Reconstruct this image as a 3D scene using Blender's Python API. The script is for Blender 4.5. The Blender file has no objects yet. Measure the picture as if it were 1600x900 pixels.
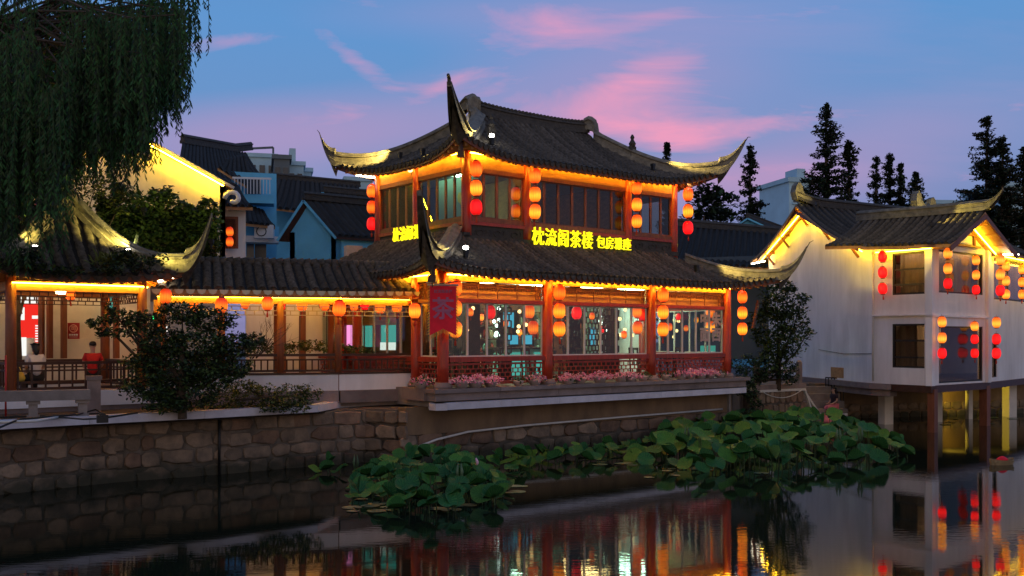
import bpy, math, random
from mathutils import Vector, Matrix, Euler
random.seed(7)
SC = bpy.context.scene
COL = SC.collection
# ------------------------------------------------------------------ camera
F, HY, EYE = 1540.0, 528.0, 3.4
cam = bpy.data.cameras.new('camera')
cam.sensor_width = 36.0
cam.lens = F / 1600.0 * 36.0
cam.shift_y = (HY - 450.0) / 1600.0
cam.clip_end = 3000.0
cam_o = bpy.data.objects.new('camera', cam)
cam_o.location = (0, 0, EYE)
cam_o.rotation_euler = (math.radians(90), 0, 0)
COL.objects.link(cam_o)
SC.camera = cam_o
SC.view_settings.view_transform = 'Standard'
SC.view_settings.look = 'None'
SC.view_settings.exposure = 0.0
SC.view_settings.gamma = 1.0
SC.view_settings.use_curve_mapping = False
SC.cycles.use_denoising = True
SC.cycles.max_bounces = 7
SC.cycles.transparent_max_bounces = 24
SC.cycles.sample_clamp_indirect = 4.0
SC.cycles.use_light_tree = True
SC.cycles.caustics_reflective = False
SC.cycles.caustics_refractive = False
# ------------------------------------------------------------------ sky (dusk, sun just set)
world = bpy.data.worlds.new('World')
SC.world = world
world.use_nodes = True
wn, wl = world.node_tree.nodes, world.node_tree.links
wn.clear()
def wnode(t, **k):
    n = wn.new(t)
    for a, b in k.items(): setattr(n, a, b)
    return n
def wmath(op, a, b=None, clamp=False):
    n = wnode('ShaderNodeMath', operation=op); n.use_clamp = clamp
    for i, x in enumerate((a, b)):
        if x is None: continue
        if isinstance(x, (int, float)): n.inputs[i].default_value = x
        else: wl.new(x, n.inputs[i])
    return n.outputs[0]
def wmix(fac, a, b):
    n = wnode('ShaderNodeMix', data_type='RGBA'); n.clamp_factor = True
    for s, x in ((0, fac), (6, a), (7, b)):
        if isinstance(x, (int, float)): n.inputs[s].default_value = x
        elif isinstance(x, tuple): n.inputs[s].default_value = (*x, 1)
        else: wl.new(x, n.inputs[s])
    return n.outputs[2]
tc = wnode('ShaderNodeTexCoord')
sep = wnode('ShaderNodeSeparateXYZ'); wl.new(tc.outputs['Generated'], sep.inputs[0])
ramp = wnode('ShaderNodeValToRGB')
wl.new(wmath('MAXIMUM', sep.outputs['Z'], 0.0), ramp.inputs[0])
els = ramp.color_ramp.elements
stops = [(0.0, (0.24, 0.22, 0.42)), (0.10, (0.225, 0.27, 0.52)), (0.19, (0.165, 0.31, 0.60)), (0.30, (0.125, 0.32, 0.66)), (0.5, (0.12, 0.26, 0.55)), (1.0, (0.10, 0.18, 0.38))]
els[0].position, els[0].color = stops[0][0], (*stops[0][1], 1)
els[1].position, els[1].color = stops[-1][0], (*stops[-1][1], 1)
for p, c in stops[1:-1]:
    e = els.new(p); e.color = (*c, 1)
nish = wnode('ShaderNodeTexSky', sky_type='NISHITA', sun_disc=False, sun_elevation=math.radians(-2.0), sun_rotation=math.radians(250))
nisc = wnode('ShaderNodeMix', data_type='RGBA', blend_type='MULTIPLY'); nisc.inputs[0].default_value = 1.0
wl.new(nish.outputs[0], nisc.inputs[6]); nisc.inputs[7].default_value = (0.1, 0.1, 0.1, 1)
base = wmix(0.12, ramp.outputs[0], nisc.outputs[2])
# cloud sheet: directions flattened onto a high plane so that clouds get longer towards the horizon
cz = wmath('ADD', wmath('MAXIMUM', sep.outputs['Z'], 0.0), 0.16)
cx = wmath('DIVIDE', sep.outputs['X'], cz); cy = wmath('DIVIDE', sep.outputs['Y'], cz)
comb = wnode('ShaderNodeCombineXYZ'); wl.new(cx, comb.inputs[0]); wl.new(cy, comb.inputs[1])
def wnoise(scale, detail, rough, dist, off, stretch):
    mp = wnode('ShaderNodeMapping'); mp.inputs['Location'].default_value = off; mp.inputs['Scale'].default_value = stretch
    mp.inputs['Rotation'].default_value = (0, 0, math.radians(-24))
    wl.new(comb.outputs[0], mp.inputs[0])
    n = wnode('ShaderNodeTexNoise'); n.inputs['Scale'].default_value = scale; n.inputs['Detail'].default_value = detail
    n.inputs['Roughness'].default_value = rough; n.inputs['Distortion'].default_value = dist
    wl.new(mp.outputs[0], n.inputs['Vector'])
    return n.outputs[0]
def blob(px, py, rx, ry, tilt=0.0):
    # a soft bank of cloud round one direction of the sky
    dx, dz = (px - 800) / F, (HY - py) / F
    g = wmath('DIVIDE', sep.outputs['X'], wmath('MAXIMUM', sep.outputs['Y'], 0.05))
    h = wmath('DIVIDE', sep.outputs['Z'], wmath('MAXIMUM', sep.outputs['Y'], 0.05))
    a = wmath('SUBTRACT', g, dx); b = wmath('SUBTRACT', h, dz)
    ca, sa = math.cos(tilt), math.sin(tilt)
    a2 = wmath('ADD', wmath('MULTIPLY', a, ca), wmath('MULTIPLY', b, sa))
    b2 = wmath('SUBTRACT', wmath('MULTIPLY', b, ca), wmath('MULTIPLY', a, sa))
    q = wmath('ADD', wmath('POWER', wmath('ABSOLUTE', wmath('DIVIDE', a2, rx / F)), 2.0), wmath('POWER', wmath('ABSOLUTE', wmath('DIVIDE', b2, ry / F)), 2.0))
    return wmath('POWER', 2.718, wmath('MULTIPLY', q, -1.0))
def wsum(l):
    r = l[0]
    for x in l[1:]: r = wmath('ADD', r, x)
    return r
fine = wnoise(2.6, 8, 0.60, 0.5, (3.1, 0.7, 0), (0.9, 1.5, 1))
soft = wnoise(0.55, 4, 0.5, 0.3, (1.3, 5.2, 0), (0.7, 1.6, 1))
banks = wsum([blob(860, 45, 120, 42, -0.12), blob(1010, 118, 115, 34, 0.30), blob(985, 190, 150, 38, -0.06), blob(1050, 215, 80, 22, -0.1),
              wmath('MULTIPLY', blob(545, 85, 80, 20, -0.62), 0.85), wmath('MULTIPLY', blob(400, 62, 120, 16, 0.05), 0.6), wmath('MULTIPLY', blob(1330, 175, 260, 22, 0.16), 0.42), wmath('MULTIPLY', blob(1250, 20, 160, 16, 0.1), 0.4), wmath('MULTIPLY', blob(1190, 268, 90, 16, 0.05), 0.6), wmath('MULTIPLY', blob(700, 130, 60, 10, 0.5), 0.4), wmath('MULTIPLY', blob(1040, 20, 90, 22, 0.25), 0.6), wmath('MULTIPLY', blob(600, 165, 150, 18, 0.2), 0.25)])
tops = wmath('MULTIPLY', wmath('SUBTRACT', wmath('ADD', wmath('MULTIPLY', banks, 0.62), wmath('MULTIPLY', fine, 1.7)), 1.08), 1.3, True)
streak = wnoise(0.9, 6, 0.6, 0.5, (7.7, 2.1, 0), (0.55, 2.2, 1))
low = wmath('MULTIPLY', wmath('SUBTRACT', streak, 0.50), 2.6, True)
veil = wmath('MULTIPLY', wmath('SUBTRACT', wmath('ADD', wmath('MULTIPLY', wsum([blob(430, 215, 330, 62, 0.06), blob(1150, 285, 240, 40, 0.03), wmath('MULTIPLY', blob(960, 130, 300, 95, 0.12), 0.75), wmath('MULTIPLY', blob(1380, 215, 260, 60, 0.14), 0.55), wmath('MULTIPLY', blob(850, 20, 330, 40, 0), 0.4)]), 0.55), wmath('MULTIPLY', soft, 0.5)), 0.30), 1.5, True)
c1 = wmix(wmath('MULTIPLY', low, 0.5), base, (0.36, 0.31, 0.54))
c2 = wmix(wmath('MULTIPLY', veil, 0.78), c1, (0.50, 0.29, 0.50))
c25 = wmix(wmath('MULTIPLY', tops, 0.9), c2, (0.84, 0.32, 0.48))
# warm afterglow over the side of the sky where the sun went down (behind the viewer)
glow = wmath('MULTIPLY', wmath('MULTIPLY', wmath('ADD', wmath('MULTIPLY', sep.outputs['Y'], -0.9), 0.05), 1.0, True), wmath('SUBTRACT', 1.0, wmath('MULTIPLY', wmath('ABSOLUTE', sep.outputs['Z']), 1.3), True))
c3 = wmix(glow, c25, (0.98, 0.70, 0.45))
bg = wnode('ShaderNodeBackground'); bg.inputs['Strength'].default_value = 1.08
wl.new(c3, bg.inputs['Color'])
out = wnode('ShaderNodeOutputWorld'); wl.new(bg.outputs[0], out.inputs['Surface'])

# ------------------------------------------------------------------ helpers
def W(px, py, D): return Vector(((px - 800) / F * D, D, EYE - (py - HY) / F * D))
def Gz(px, py, z): return W(px, py, (EYE - z) * F / (py - HY))
TH = math.atan2(1540, 1900)
U = Vector((math.cos(TH), math.sin(TH), 0)); V = Vector((-math.sin(TH), math.cos(TH), 0))
Z3 = Vector((0, 0, 1))
def R(a): return math.radians(a)

class MB:
    def __init__(s): s.v = []; s.f = []; s.mi = []; s.cur = 0
    def add(s, vs, fs):
        n = len(s.v); s.v += [tuple(p) for p in vs]; s.f += [tuple(i + n for i in f) for f in fs]; s.mi += [s.cur] * len(fs)
        return s
    def box(s, c, d, rz=0.0):
        ca, sa = math.cos(rz), math.sin(rz); vs = []
        for z in (-.5, .5):
            for x, y in ((-.5, -.5), (.5, -.5), (.5, .5), (-.5, .5)):
                X, Y = x * d[0], y * d[1]
                vs.append((c[0] + X * ca - Y * sa, c[1] + X * sa + Y * ca, c[2] + z * d[2]))
        return s.add(vs, [(3, 2, 1, 0), (4, 5, 6, 7), (0, 1, 5, 4), (1, 2, 6, 5), (2, 3, 7, 6), (3, 0, 4, 7)])
    def bb(s, x0, x1, y0, y1, z0, z1): return s.box(((x0 + x1) / 2, (y0 + y1) / 2, (z0 + z1) / 2), (x1 - x0, y1 - y0, z1 - z0))
    def bar(s, a, b, w, h=None, up=None):
        a, b = Vector(a), Vector(b); h = h or w; d = (b - a)
        if d.length < 1e-6: return s
        d.normalize(); u = Vector(up) if up else (Vector((0, 0, 1)) if abs(d.z) < .95 else Vector((0, 1, 0)))
        sd = d.cross(u).normalized(); u = sd.cross(d)
        vs = []
        for p in (a, b):
            for x, y in ((-.5, -.5), (.5, -.5), (.5, .5), (-.5, .5)): vs.append(p + sd * x * w + u * y * h)
        return s.add(vs, [(3, 2, 1, 0), (4, 5, 6, 7), (0, 1, 5, 4), (1, 2, 6, 5), (2, 3, 7, 6), (3, 0, 4, 7)])
    def tube(s, pts, rad, n=8, caps=True):
        pts = [Vector(p) for p in pts]; m = len(pts)
        if not isinstance(rad, (list, tuple)): rad = [rad] * m
        vs = []; fs = []; prev = None
        for i, p in enumerate(pts):
            t = (pts[min(i + 1, m - 1)] - pts[max(i - 1, 0)]).normalized()
            if prev is None: a = t.orthogonal().normalized()
            else: a = (prev - t * prev.dot(t)).normalized()
            prev = a; b = t.cross(a)
            for k in range(n):
                q = 2 * math.pi * k / n
                vs.append(p + (a * math.cos(q) + b * math.sin(q)) * rad[i])
        for i in range(m - 1):
            for k in range(n):
                k2 = (k + 1) % n
                fs.append((i * n + k, i * n + k2, (i + 1) * n + k2, (i + 1) * n + k))
        if caps: fs += [tuple(reversed(range(n))), tuple(range((m - 1) * n, m * n))]
        return s.add(vs, fs)
    def lathe(s, prof, n=12, c=(0, 0, 0), sx=1.0, sy=1.0):
        vs = []; fs = []
        for r, z in prof:
            for k in range(n):
                q = 2 * math.pi * k / n
                vs.append((c[0] + r * math.cos(q) * sx, c[1] + r * math.sin(q) * sy, c[2] + z))
        for i in range(len(prof) - 1):
            for k in range(n):
                k2 = (k + 1) % n
                fs.append((i * n + k, i * n + k2, (i + 1) * n + k2, (i + 1) * n + k))
        fs += [tuple(reversed(range(n))), tuple(range((len(prof) - 1) * n, len(prof) * n))]
        return s.add(vs, fs)
    def prism(s, poly, z0, z1):
        n = len(poly); vs = [(x, y, z0) for x, y in poly] + [(x, y, z1) for x, y in poly]
        a = sum(poly[i][0] * poly[(i + 1) % n][1] - poly[(i + 1) % n][0] * poly[i][1] for i in range(n))
        fs = [tuple(reversed(range(n))), tuple(range(n, 2 * n))] + [(i, (i + 1) % n, n + (i + 1) % n, n + i) for i in range(n)]
        if a < 0: fs = [tuple(reversed(f)) for f in fs]
        return s.add(vs, fs)
    def extr(s, poly, off):
        # planar 3D polygon pushed by the vector off
        n = len(poly); off = Vector(off); vs = [Vector(p) for p in poly] + [Vector(p) + off for p in poly]
        nrm = Vector((0, 0, 0))
        for i in range(n): nrm += vs[i].cross(vs[(i + 1) % n])
        fs = [tuple(reversed(range(n))), tuple(range(n, 2 * n))] + [(i, (i + 1) % n, n + (i + 1) % n, n + i) for i in range(n)]
        if nrm.dot(off) < 0: fs = [tuple(reversed(f)) for f in fs]
        return s.add(vs, fs)
    def quad(s, a, b, c, d): return s.add([a, b, c, d], [(0, 1, 2, 3)])
    def grid(s, rows, close=False):
        m = len(rows[0]); vs = [p for r in rows for p in r]; fs = []
        for i in range(len(rows) - 1):
            for k in range(m - 1): fs.append((i * m + k, i * m + k + 1, (i + 1) * m + k + 1, (i + 1) * m + k))
        return s.add(vs, fs)
    def mesh(s, name, mats, smooth=False):
        me = bpy.data.meshes.new(name); me.from_pydata([tuple(p) for p in s.v], [], s.f)
        if not isinstance(mats, (list, tuple)): mats = [mats]
        for m in mats: me.materials.append(M[m] if isinstance(m, str) else m)
        if len(mats) > 1: me.polygons.foreach_set('material_index', s.mi)
        if smooth: me.polygons.foreach_set('use_smooth', [True] * len(me.polygons))
        me.update(); return me
    def build(s, name, mats, parent=None, smooth=False, loc=None, rz=0.0):
        return ob(name, s.mesh(name, mats, smooth), parent, loc, rz)

def ob(name, me, parent=None, loc=None, rz=0.0, scale=None, rot=None):
    o = bpy.data.objects.new(name, me); COL.objects.link(o)
    if parent is not None: o.parent = parent
    if loc is not None: o.location = loc
    if rot is not None: o.rotation_euler = rot
    elif rz: o.rotation_euler = (0, 0, rz)
    if scale is not None: o.scale = scale if isinstance(scale, (tuple, list)) else (scale,) * 3
    return o
def tag(o, label=None, cat=None, group=None, kind=None):
    if label: o['label'] = label
    if cat: o['category'] = cat
    if group: o['group'] = group
    if kind: o['kind'] = kind
    return o
def thing(name, label, cat, loc=(0, 0, 0), rz=0.0, group=None):
    return tag(ob(name, None, None, loc, rz), label, cat, group)
def text_mesh(ch, size, depth, bold=0.0, mat='neon'):
    c = bpy.data.curves.new('glyph', 'FONT'); c.body = ch; c.size = size; c.extrude = depth; c.offset = bold; c.resolution_u = 3
    c.align_x = 'CENTER'; c.align_y = 'CENTER'
    o = bpy.data.objects.new('glyph', c); COL.objects.link(o)
    me = bpy.data.meshes.new_from_object(o.evaluated_get(bpy.context.evaluated_depsgraph_get()))
    bpy.data.objects.remove(o); bpy.data.curves.remove(c)
    me.materials.clear(); me.materials.append(M[mat]); return me

# ------------------------------------------------------------------ materials
M = {}
def mat(name, col, rough=.6, var=.25, scale=6.0, bump=.0, bscale=None, metal=0.0, spec=.4, col2=None, stretch=(1, 1, 1), emis=None, estr=0.0, coat=0.0, trans=0.0):
    m = bpy.data.materials.new(name); m.use_nodes = True; M[name] = m
    nt = m.node_tree; N, L = nt.nodes, nt.links
    p = N['Principled BSDF']
    p.inputs['Roughness'].default_value = rough; p.inputs['Metallic'].default_value = metal
    p.inputs['Specular IOR Level'].default_value = spec; p.inputs['Coat Weight'].default_value = coat
    t = N.new('ShaderNodeTexCoord'); mp = N.new('ShaderNodeMapping'); mp.inputs['Scale'].default_value = stretch
    L.new(t.outputs['Object'], mp.inputs[0])
    # every object gets its own patch of the pattern and a slightly different shade
    oi = N.new('ShaderNodeObjectInfo'); sc = N.new('ShaderNodeVectorMath'); sc.operation = 'SCALE'; sc.inputs[0].default_value = (37, 21, 13)
    L.new(oi.outputs['Random'], sc.inputs['Scale']); L.new(sc.outputs[0], mp.inputs['Location'])
    n = N.new('ShaderNodeTexNoise'); n.inputs['Scale'].default_value = scale; n.inputs['Detail'].default_value = 6; n.inputs['Roughness'].default_value = .62
    L.new(mp.outputs[0], n.inputs['Vector'])
    mx = N.new('ShaderNodeMix'); mx.data_type = 'RGBA'
    c2 = col2 or tuple(c * (1 - var) for c in col)
    c1 = col if col2 else tuple(min(1, c * (1 + var * .6)) for c in col)
    mx.inputs[6].default_value = (*c2, 1); mx.inputs[7].default_value = (*c1, 1)
    mr = N.new('ShaderNodeMapRange'); mr.inputs[1].default_value = .3; mr.inputs[2].default_value = .7
    L.new(n.outputs[0], mr.inputs[0]); L.new(mr.outputs[0], mx.inputs[0])
    hs = N.new('ShaderNodeHueSaturation'); L.new(mx.outputs[2], hs.inputs['Color'])
    mv = N.new('ShaderNodeMapRange'); mv.inputs[3].default_value = 1 - var * .5; mv.inputs[4].default_value = 1 + var * .5
    L.new(oi.outputs['Random'], mv.inputs[0]); L.new(mv.outputs[0], hs.inputs['Value'])
    L.new(hs.outputs[0], p.inputs['Base Color'])
    if trans: p.inputs['Transmission Weight'].default_value = trans
    if bump:
        b = N.new('ShaderNodeBump'); b.inputs['Strength'].default_value = bump; b.inputs['Distance'].default_value = .02
        n2 = N.new('ShaderNodeTexNoise'); n2.inputs['Scale'].default_value = bscale or scale * 4; n2.inputs['Detail'].default_value = 5
        L.new(mp.outputs[0], n2.inputs['Vector']); L.new(n2.outputs[0], b.inputs['Height']); L.new(b.outputs[0], p.inputs['Normal'])
    if emis:
        p.inputs['Emission Color'].default_value = (*emis, 1); p.inputs['Emission Strength'].default_value = estr
    return m
def emit(name, col, strength):
    m = bpy.data.materials.new(name); m.use_nodes = True; M[name] = m
    N, L = m.node_tree.nodes, m.node_tree.links; N.clear()
    e = N.new('ShaderNodeEmission'); e.inputs[0].default_value = (*col, 1); e.inputs[1].default_value = strength
    o = N.new('ShaderNodeOutputMaterial'); L.new(e.outputs[0], o.inputs[0]); return m
def paper_lamp(name, mid, edge, s_mid, s_edge, half=.24, red_top=None):
    # lantern paper: brightest round the bulb, darker towards the ends and at the ribs
    m = bpy.data.materials.new(name); m.use_nodes = True; M[name] = m
    N, L = m.node_tree.nodes, m.node_tree.links; N.clear()
    t = N.new('ShaderNodeTexCoord'); sp = N.new('ShaderNodeSeparateXYZ'); L.new(t.outputs['Object'], sp.inputs[0])
    def mth(op, a, b=None):
        n = N.new('ShaderNodeMath'); n.operation = op
        for i, x in enumerate((a, b)):
            if x is None: continue
            if isinstance(x, (int, float)): n.inputs[i].default_value = x
            else: L.new(x, n.inputs[i])
        return n.outputs[0]
    z = mth('ABSOLUTE', mth('DIVIDE', mth('ADD', sp.outputs['Z'], .05), half))
    g = N.new('ShaderNodeMapRange'); g.interpolation_type = 'SMOOTHSTEP'; L.new(z, g.inputs[0]); g.inputs[1].default_value = 1.05; g.inputs[2].default_value = .0
    ang = mth('ARCTAN2', sp.outputs['Y'], sp.outputs['X'])
    rib = mth('POWER', mth('ABSOLUTE', mth('COSINE', mth('MULTIPLY', ang, 7.0))), .35)
    ns = N.new('ShaderNodeTexNoise'); ns.inputs['Scale'].default_value = 9
    oi = N.new('ShaderNodeObjectInfo')
    ad = N.new('ShaderNodeVectorMath'); ad.operation = 'ADD'; L.new(t.outputs['Object'], ad.inputs[0]); L.new(oi.outputs['Location'], ad.inputs[1])
    L.new(ad.outputs[0], ns.inputs['Vector'])
    fac = mth('MULTIPLY', g.outputs[0], mth('ADD', mth('MULTIPLY', ns.outputs[0], .5), .75))
    mx = N.new('ShaderNodeMix'); mx.data_type = 'RGBA'; L.new(fac, mx.inputs[0]); mx.inputs[6].default_value = (*edge, 1); mx.inputs[7].default_value = (*mid, 1)
    st = N.new('ShaderNodeMapRange'); L.new(fac, st.inputs[0]); st.inputs[3].default_value = s_edge; st.inputs[4].default_value = s_mid
    ov = N.new('ShaderNodeMapRange'); L.new(oi.outputs['Random'], ov.inputs[0]); ov.inputs[3].default_value = .8; ov.inputs[4].default_value = 1.15
    e = N.new('ShaderNodeEmission'); L.new(mx.outputs[2], e.inputs[0])
    L.new(mth('MULTIPLY', mth('MULTIPLY', st.outputs[0], ov.outputs[0]), mth('ADD', mth('MULTIPLY', rib, .5), .5)), e.inputs[1])
    d = N.new('ShaderNodeBsdfPrincipled'); d.inputs['Base Color'].default_value = (*edge, 1); d.inputs['Roughness'].default_value = .5
    a = N.new('ShaderNodeAddShader'); L.new(e.outputs[0], a.inputs[0]); L.new(d.outputs[0], a.inputs[1])
    o = N.new('ShaderNodeOutputMaterial'); L.new(a.outputs[0], o.inputs[0]); return m
def glass(name, tint, ior=1.45, rough=.0, dark=0.0):
    m = bpy.data.materials.new(name); m.use_nodes = True; M[name] = m
    N, L = m.node_tree.nodes, m.node_tree.links; N.clear()
    # Schlick reflectance on both faces of the pane
    ge = N.new('ShaderNodeNewGeometry'); dt = N.new('ShaderNodeVectorMath'); dt.operation = 'DOT_PRODUCT'; L.new(ge.outputs['Incoming'], dt.inputs[0]); L.new(ge.outputs['Normal'], dt.inputs[1])
    def mth(op, a, b=None):
        n = N.new('ShaderNodeMath'); n.operation = op
        for i, x in enumerate((a, b)):
            if x is None: continue
            if isinstance(x, (int, float)): n.inputs[i].default_value = x
            else: L.new(x, n.inputs[i])
        return n
    r0 = ((ior - 1) / (ior + 1)) ** 2
    f = mth('ADD', mth('MULTIPLY', mth('POWER', mth('SUBTRACT', 1.0, mth('ABSOLUTE', dt.outputs['Value']).outputs[0]).outputs[0], 5.0).outputs[0], 1 - r0).outputs[0], r0)
    tr = N.new('ShaderNodeBsdfTransparent'); tr.inputs[0].default_value = (*tint, 1)
    gl = N.new('ShaderNodeBsdfGlossy'); gl.inputs['Roughness'].default_value = rough
    mx = N.new('ShaderNodeMixShader'); L.new(f.outputs[0], mx.inputs[0]); L.new(tr.outputs[0], mx.inputs[1]); L.new(gl.outputs[0], mx.inputs[2])
    o = N.new('ShaderNodeOutputMaterial'); L.new(mx.outputs[0], o.inputs[0]); return m

mat('tile', (.085, .073, .060), .75, .6, 9, .5, 60, spec=.2)
mat('tile_pan', (.014, .012, .010), .8, .4, 5, .6, 40)
mat('ridge', (.055, .048, .040), .75, .45, 7, .7, 35)
mat('horn', (.16, .145, .115), .75, .55, 5, .8, 22)
mat('red_wood', (.34, .035, .016), .42, .35, 3.2, .25, 18, stretch=(3, 3, .6), coat=.12)
mat('brown_wood', (.20, .065, .028), .5, .35, 3, .25, 18, stretch=(3, 3, .7))
mat('dark_wood', (.055, .022, .014), .5, .35, 4, .25, 20)
mat('board', (.50, .25, .08), .55, .35, 2.5, .25, 14, stretch=(.8, 2, 4))
mat('rafter', (.42, .21, .08), .6, .3, 5)
mat('plaster', (.76, .75, .76), .8, .16, 1.0, .15, 30, stretch=(1, 1, .35))
mat('plaster_warm', (.66, .60, .52), .82, .2, 1.0, .2, 26)
mat('plaster_shade_blue', (.15, .52, .76), .85, .15, .9, .1, 20)  # white house walls; their blue dusk shade is put into the colour
mat('concrete', (.22, .185, .165), .85, .3, 2.2, .4, 22)
mat('kerb', (.58, .55, .60), .7, .18, 2.5, .15, 30)
mat('slab', (.24, .185, .17), .8, .3, 2.0, .35, 24)
mat('stone', (.29, .205, .14), .85, .5, 2.6, .9, 14, col2=(.11, .085, .065))
mat('stone_rust', (.25, .155, .10), .85, .5, 2.6, .9, 14, col2=(.10, .065, .048))
mat('mortar', (.12, .098, .078), .92, .5, 3, .8, 18)
mat('wet_wall', (.30, .19, .10), .7, .5, 1.1, .5, 10, col2=(.14, .09, .055), stretch=(1, 1, .5))
mat('iron', (.012, .012, .013), .5, .2)
mat('white_frame', (.62, .60, .56), .45, .08)
mat('cloth_red', (.80, .012, .035), .75, .2, 3, .2, 60)
mat('gold_fringe', (.75, .36, .05), .6, .25, 30)
mat('pale_ink', (.42, .12, .22), .7, .1)
mat('leaf_willow', (.040, .115, .036), .7, .5, 1.2, col2=(.018, .058, .026), spec=.1)
mat('leaf_dark', (.030, .055, .022), .55, .5, 1.5, spec=.12)
mat('leaf_mid', (.06, .10, .03), .5, .5, 1.5, spec=.12)
mat('leaf_yellow', (.12, .14, .03), .5, .4, 1.5, spec=.12)
mat('leaf_black', (.018, .03, .022), .65, .4, 1.2, spec=.12)
mat('bark', (.07, .05, .035), .9, .4, 6, .8, 20)
mat('lotus', (.026, .130, .030), .55, .35, 5, .35, 14, col2=(.016, .075, .026), spec=.12)
mat('lotus_light', (.070, .205, .028), .55, .35, 5, .35, 14, col2=(.04, .12, .022), spec=.12)
mat('lotus_stem', (.04, .08, .025), .5, .3, 8)
mat('pad', (.07, .12, .055), .4, .4, 6)
mat('petal', (.78, .22, .36), .6, .35, 40)
mat('petal_pale', (.80, .45, .52), .6, .3, 40)
mat('pot', (.45, .38, .37), .7, .2, 5, .2)
mat('skin', (.45, .26, .18), .55, .1)
mat('hair', (.008, .007, .007), .45, .2)
mat('shirt_white', (.68, .66, .66), .85, .1, 6, .2, 40)
mat('shirt_red', (.45, .012, .012), .8, .15, 6, .2, 40)
mat('trousers', (.02, .02, .025), .85, .2)
mat('dress_pink', (.62, .16, .18), .8, .25, 8, .3, 30)
mat('vest_dark', (.03, .015, .02), .8, .2)
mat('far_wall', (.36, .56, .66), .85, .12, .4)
mat('far_dark', (.10, .13, .15), .8, .2, .4)
mat('far_win', (.04, .055, .07), .2, .3, .4)
mat('roof_far', (.022, .022, .022), .7, .4, 3, .5, 20)
mat('curtain', (.30, .25, .20), .85, .15, 4, stretch=(6, 6, .15))
mat('green_cloth', (.30, .42, .34), .8, .12, 2)
mat('teal_paint', (.22, .55, .50), .55, .1)
mat('soil', (.05, .036, .026), .95, .4, 5, .8, 20)
mat('pave', (.12, .10, .09), .85, .3, 2.5, .4, 20)
mat('white_paint', (.75, .75, .75), .5, .06)
mat('yellow_paint', (.78, .60, .10), .5, .1)
mat('poster_red', (.42, .02, .02), .5, .08)
mat('poster_pink', (.85, .36, .26), .5, .06)
mat('plate', (.52, .47, .34), .25, .1)
mat('cable', (.02, .02, .02), .5, .1)
mat('pipe_white', (.6, .58, .55), .5, .1)
mat('boat_wood', (.30, .22, .12), .6, .3, 6)
paper_lamp('lamp_orange', (1.0, .38, .022), (1.0, .10, .008), 1.75, .85)
paper_lamp('lamp_amber', (1.0, .22, .014), (.95, .05, .006), 1.6, .8)
paper_lamp('lamp_yellow', (1.0, .43, .04), (1.0, .15, .010), 1.6, .85)
paper_lamp('lamp_red', (1.0, .010, .010), (.80, .004, .006), 1.7, .9)
mat('lamp_cap', (.35, .06, .02), .5, .2)
mat('tassel', (.55, .05, .02), .7, .2)
emit('led_amber', (1.0, .47, .022), 80.0)
emit('led_soft', (1.0, .47, .022), 62.0)
emit('led_yellow', (1.0, .60, .02), 60.0)
emit('tube_white', (1.0, .86, .62), 22.0)
emit('spot_white', (1.0, .95, .82), 40.0)
emit('neon', (1.0, .84, .01), 1.7)
emit('led_gable', (1.0, .60, .02), 190.0)
emit('undercroft', (1.0, .62, .04), 11.0)
emit('added_wall_light', (1.0, .58, .20), 26.0)
emit('room_green', (.55, 1.0, .72), 9.0)
emit('room_cool', (.62, 1.0, .74), 52.0)
emit('room_warm', (1.0, .66, .32), 26.0)
emit('screen_teal', (.12, .62, .52), .6)
emit('screen_blue', (.10, .55, .80), .8)
emit('screen_red', (.95, .03, .02), .95)
emit('screen_pink', (.95, .28, .62), 1.2)
emit('screen_white', (.9, .9, .85), 1.1)
emit('bulb_warm', (1.0, .55, .22), 4.0)
emit('bulb_white', (.85, 1.0, .92), 5.0)
emit('sign_green', (.05, 1.0, .25), 2.5)
glass('glass', (.86, .93, .90))
for nm in ('stone', 'stone_rust', 'mortar'):
    # dark wet tide stain and algae just above the water
    N, L = M[nm].node_tree.nodes, M[nm].node_tree.links; p_ = N['Principled BSDF']; src = p_.inputs['Base Color'].links[0].from_socket
    g_ = N.new('ShaderNodeNewGeometry'); sp_ = N.new('ShaderNodeSeparateXYZ'); L.new(g_.outputs['Position'], sp_.inputs[0])
    n_ = N.new('ShaderNodeTexNoise'); n_.inputs['Scale'].default_value = 2.2; n_.inputs['Detail'].default_value = 5; L.new(g_.outputs['Position'], n_.inputs['Vector'])
    a_ = N.new('ShaderNodeMath'); a_.operation = 'MULTIPLY_ADD'; L.new(n_.outputs[0], a_.inputs[0]); a_.inputs[1].default_value = -.7; L.new(sp_.outputs['Z'], a_.inputs[2])
    r_ = N.new('ShaderNodeMapRange'); L.new(a_.outputs[0], r_.inputs[0]); r_.inputs[1].default_value = -.22; r_.inputs[2].default_value = .12; r_.inputs[3].default_value = .85; r_.inputs[4].default_value = 0
    x_ = N.new('ShaderNodeMix'); x_.data_type = 'RGBA'; L.new(r_.outputs[0], x_.inputs[0]); L.new(src, x_.inputs[6]); x_.inputs[7].default_value = (.022, .026, .015, 1); L.new(x_.outputs[2], p_.inputs['Base Color'])
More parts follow.
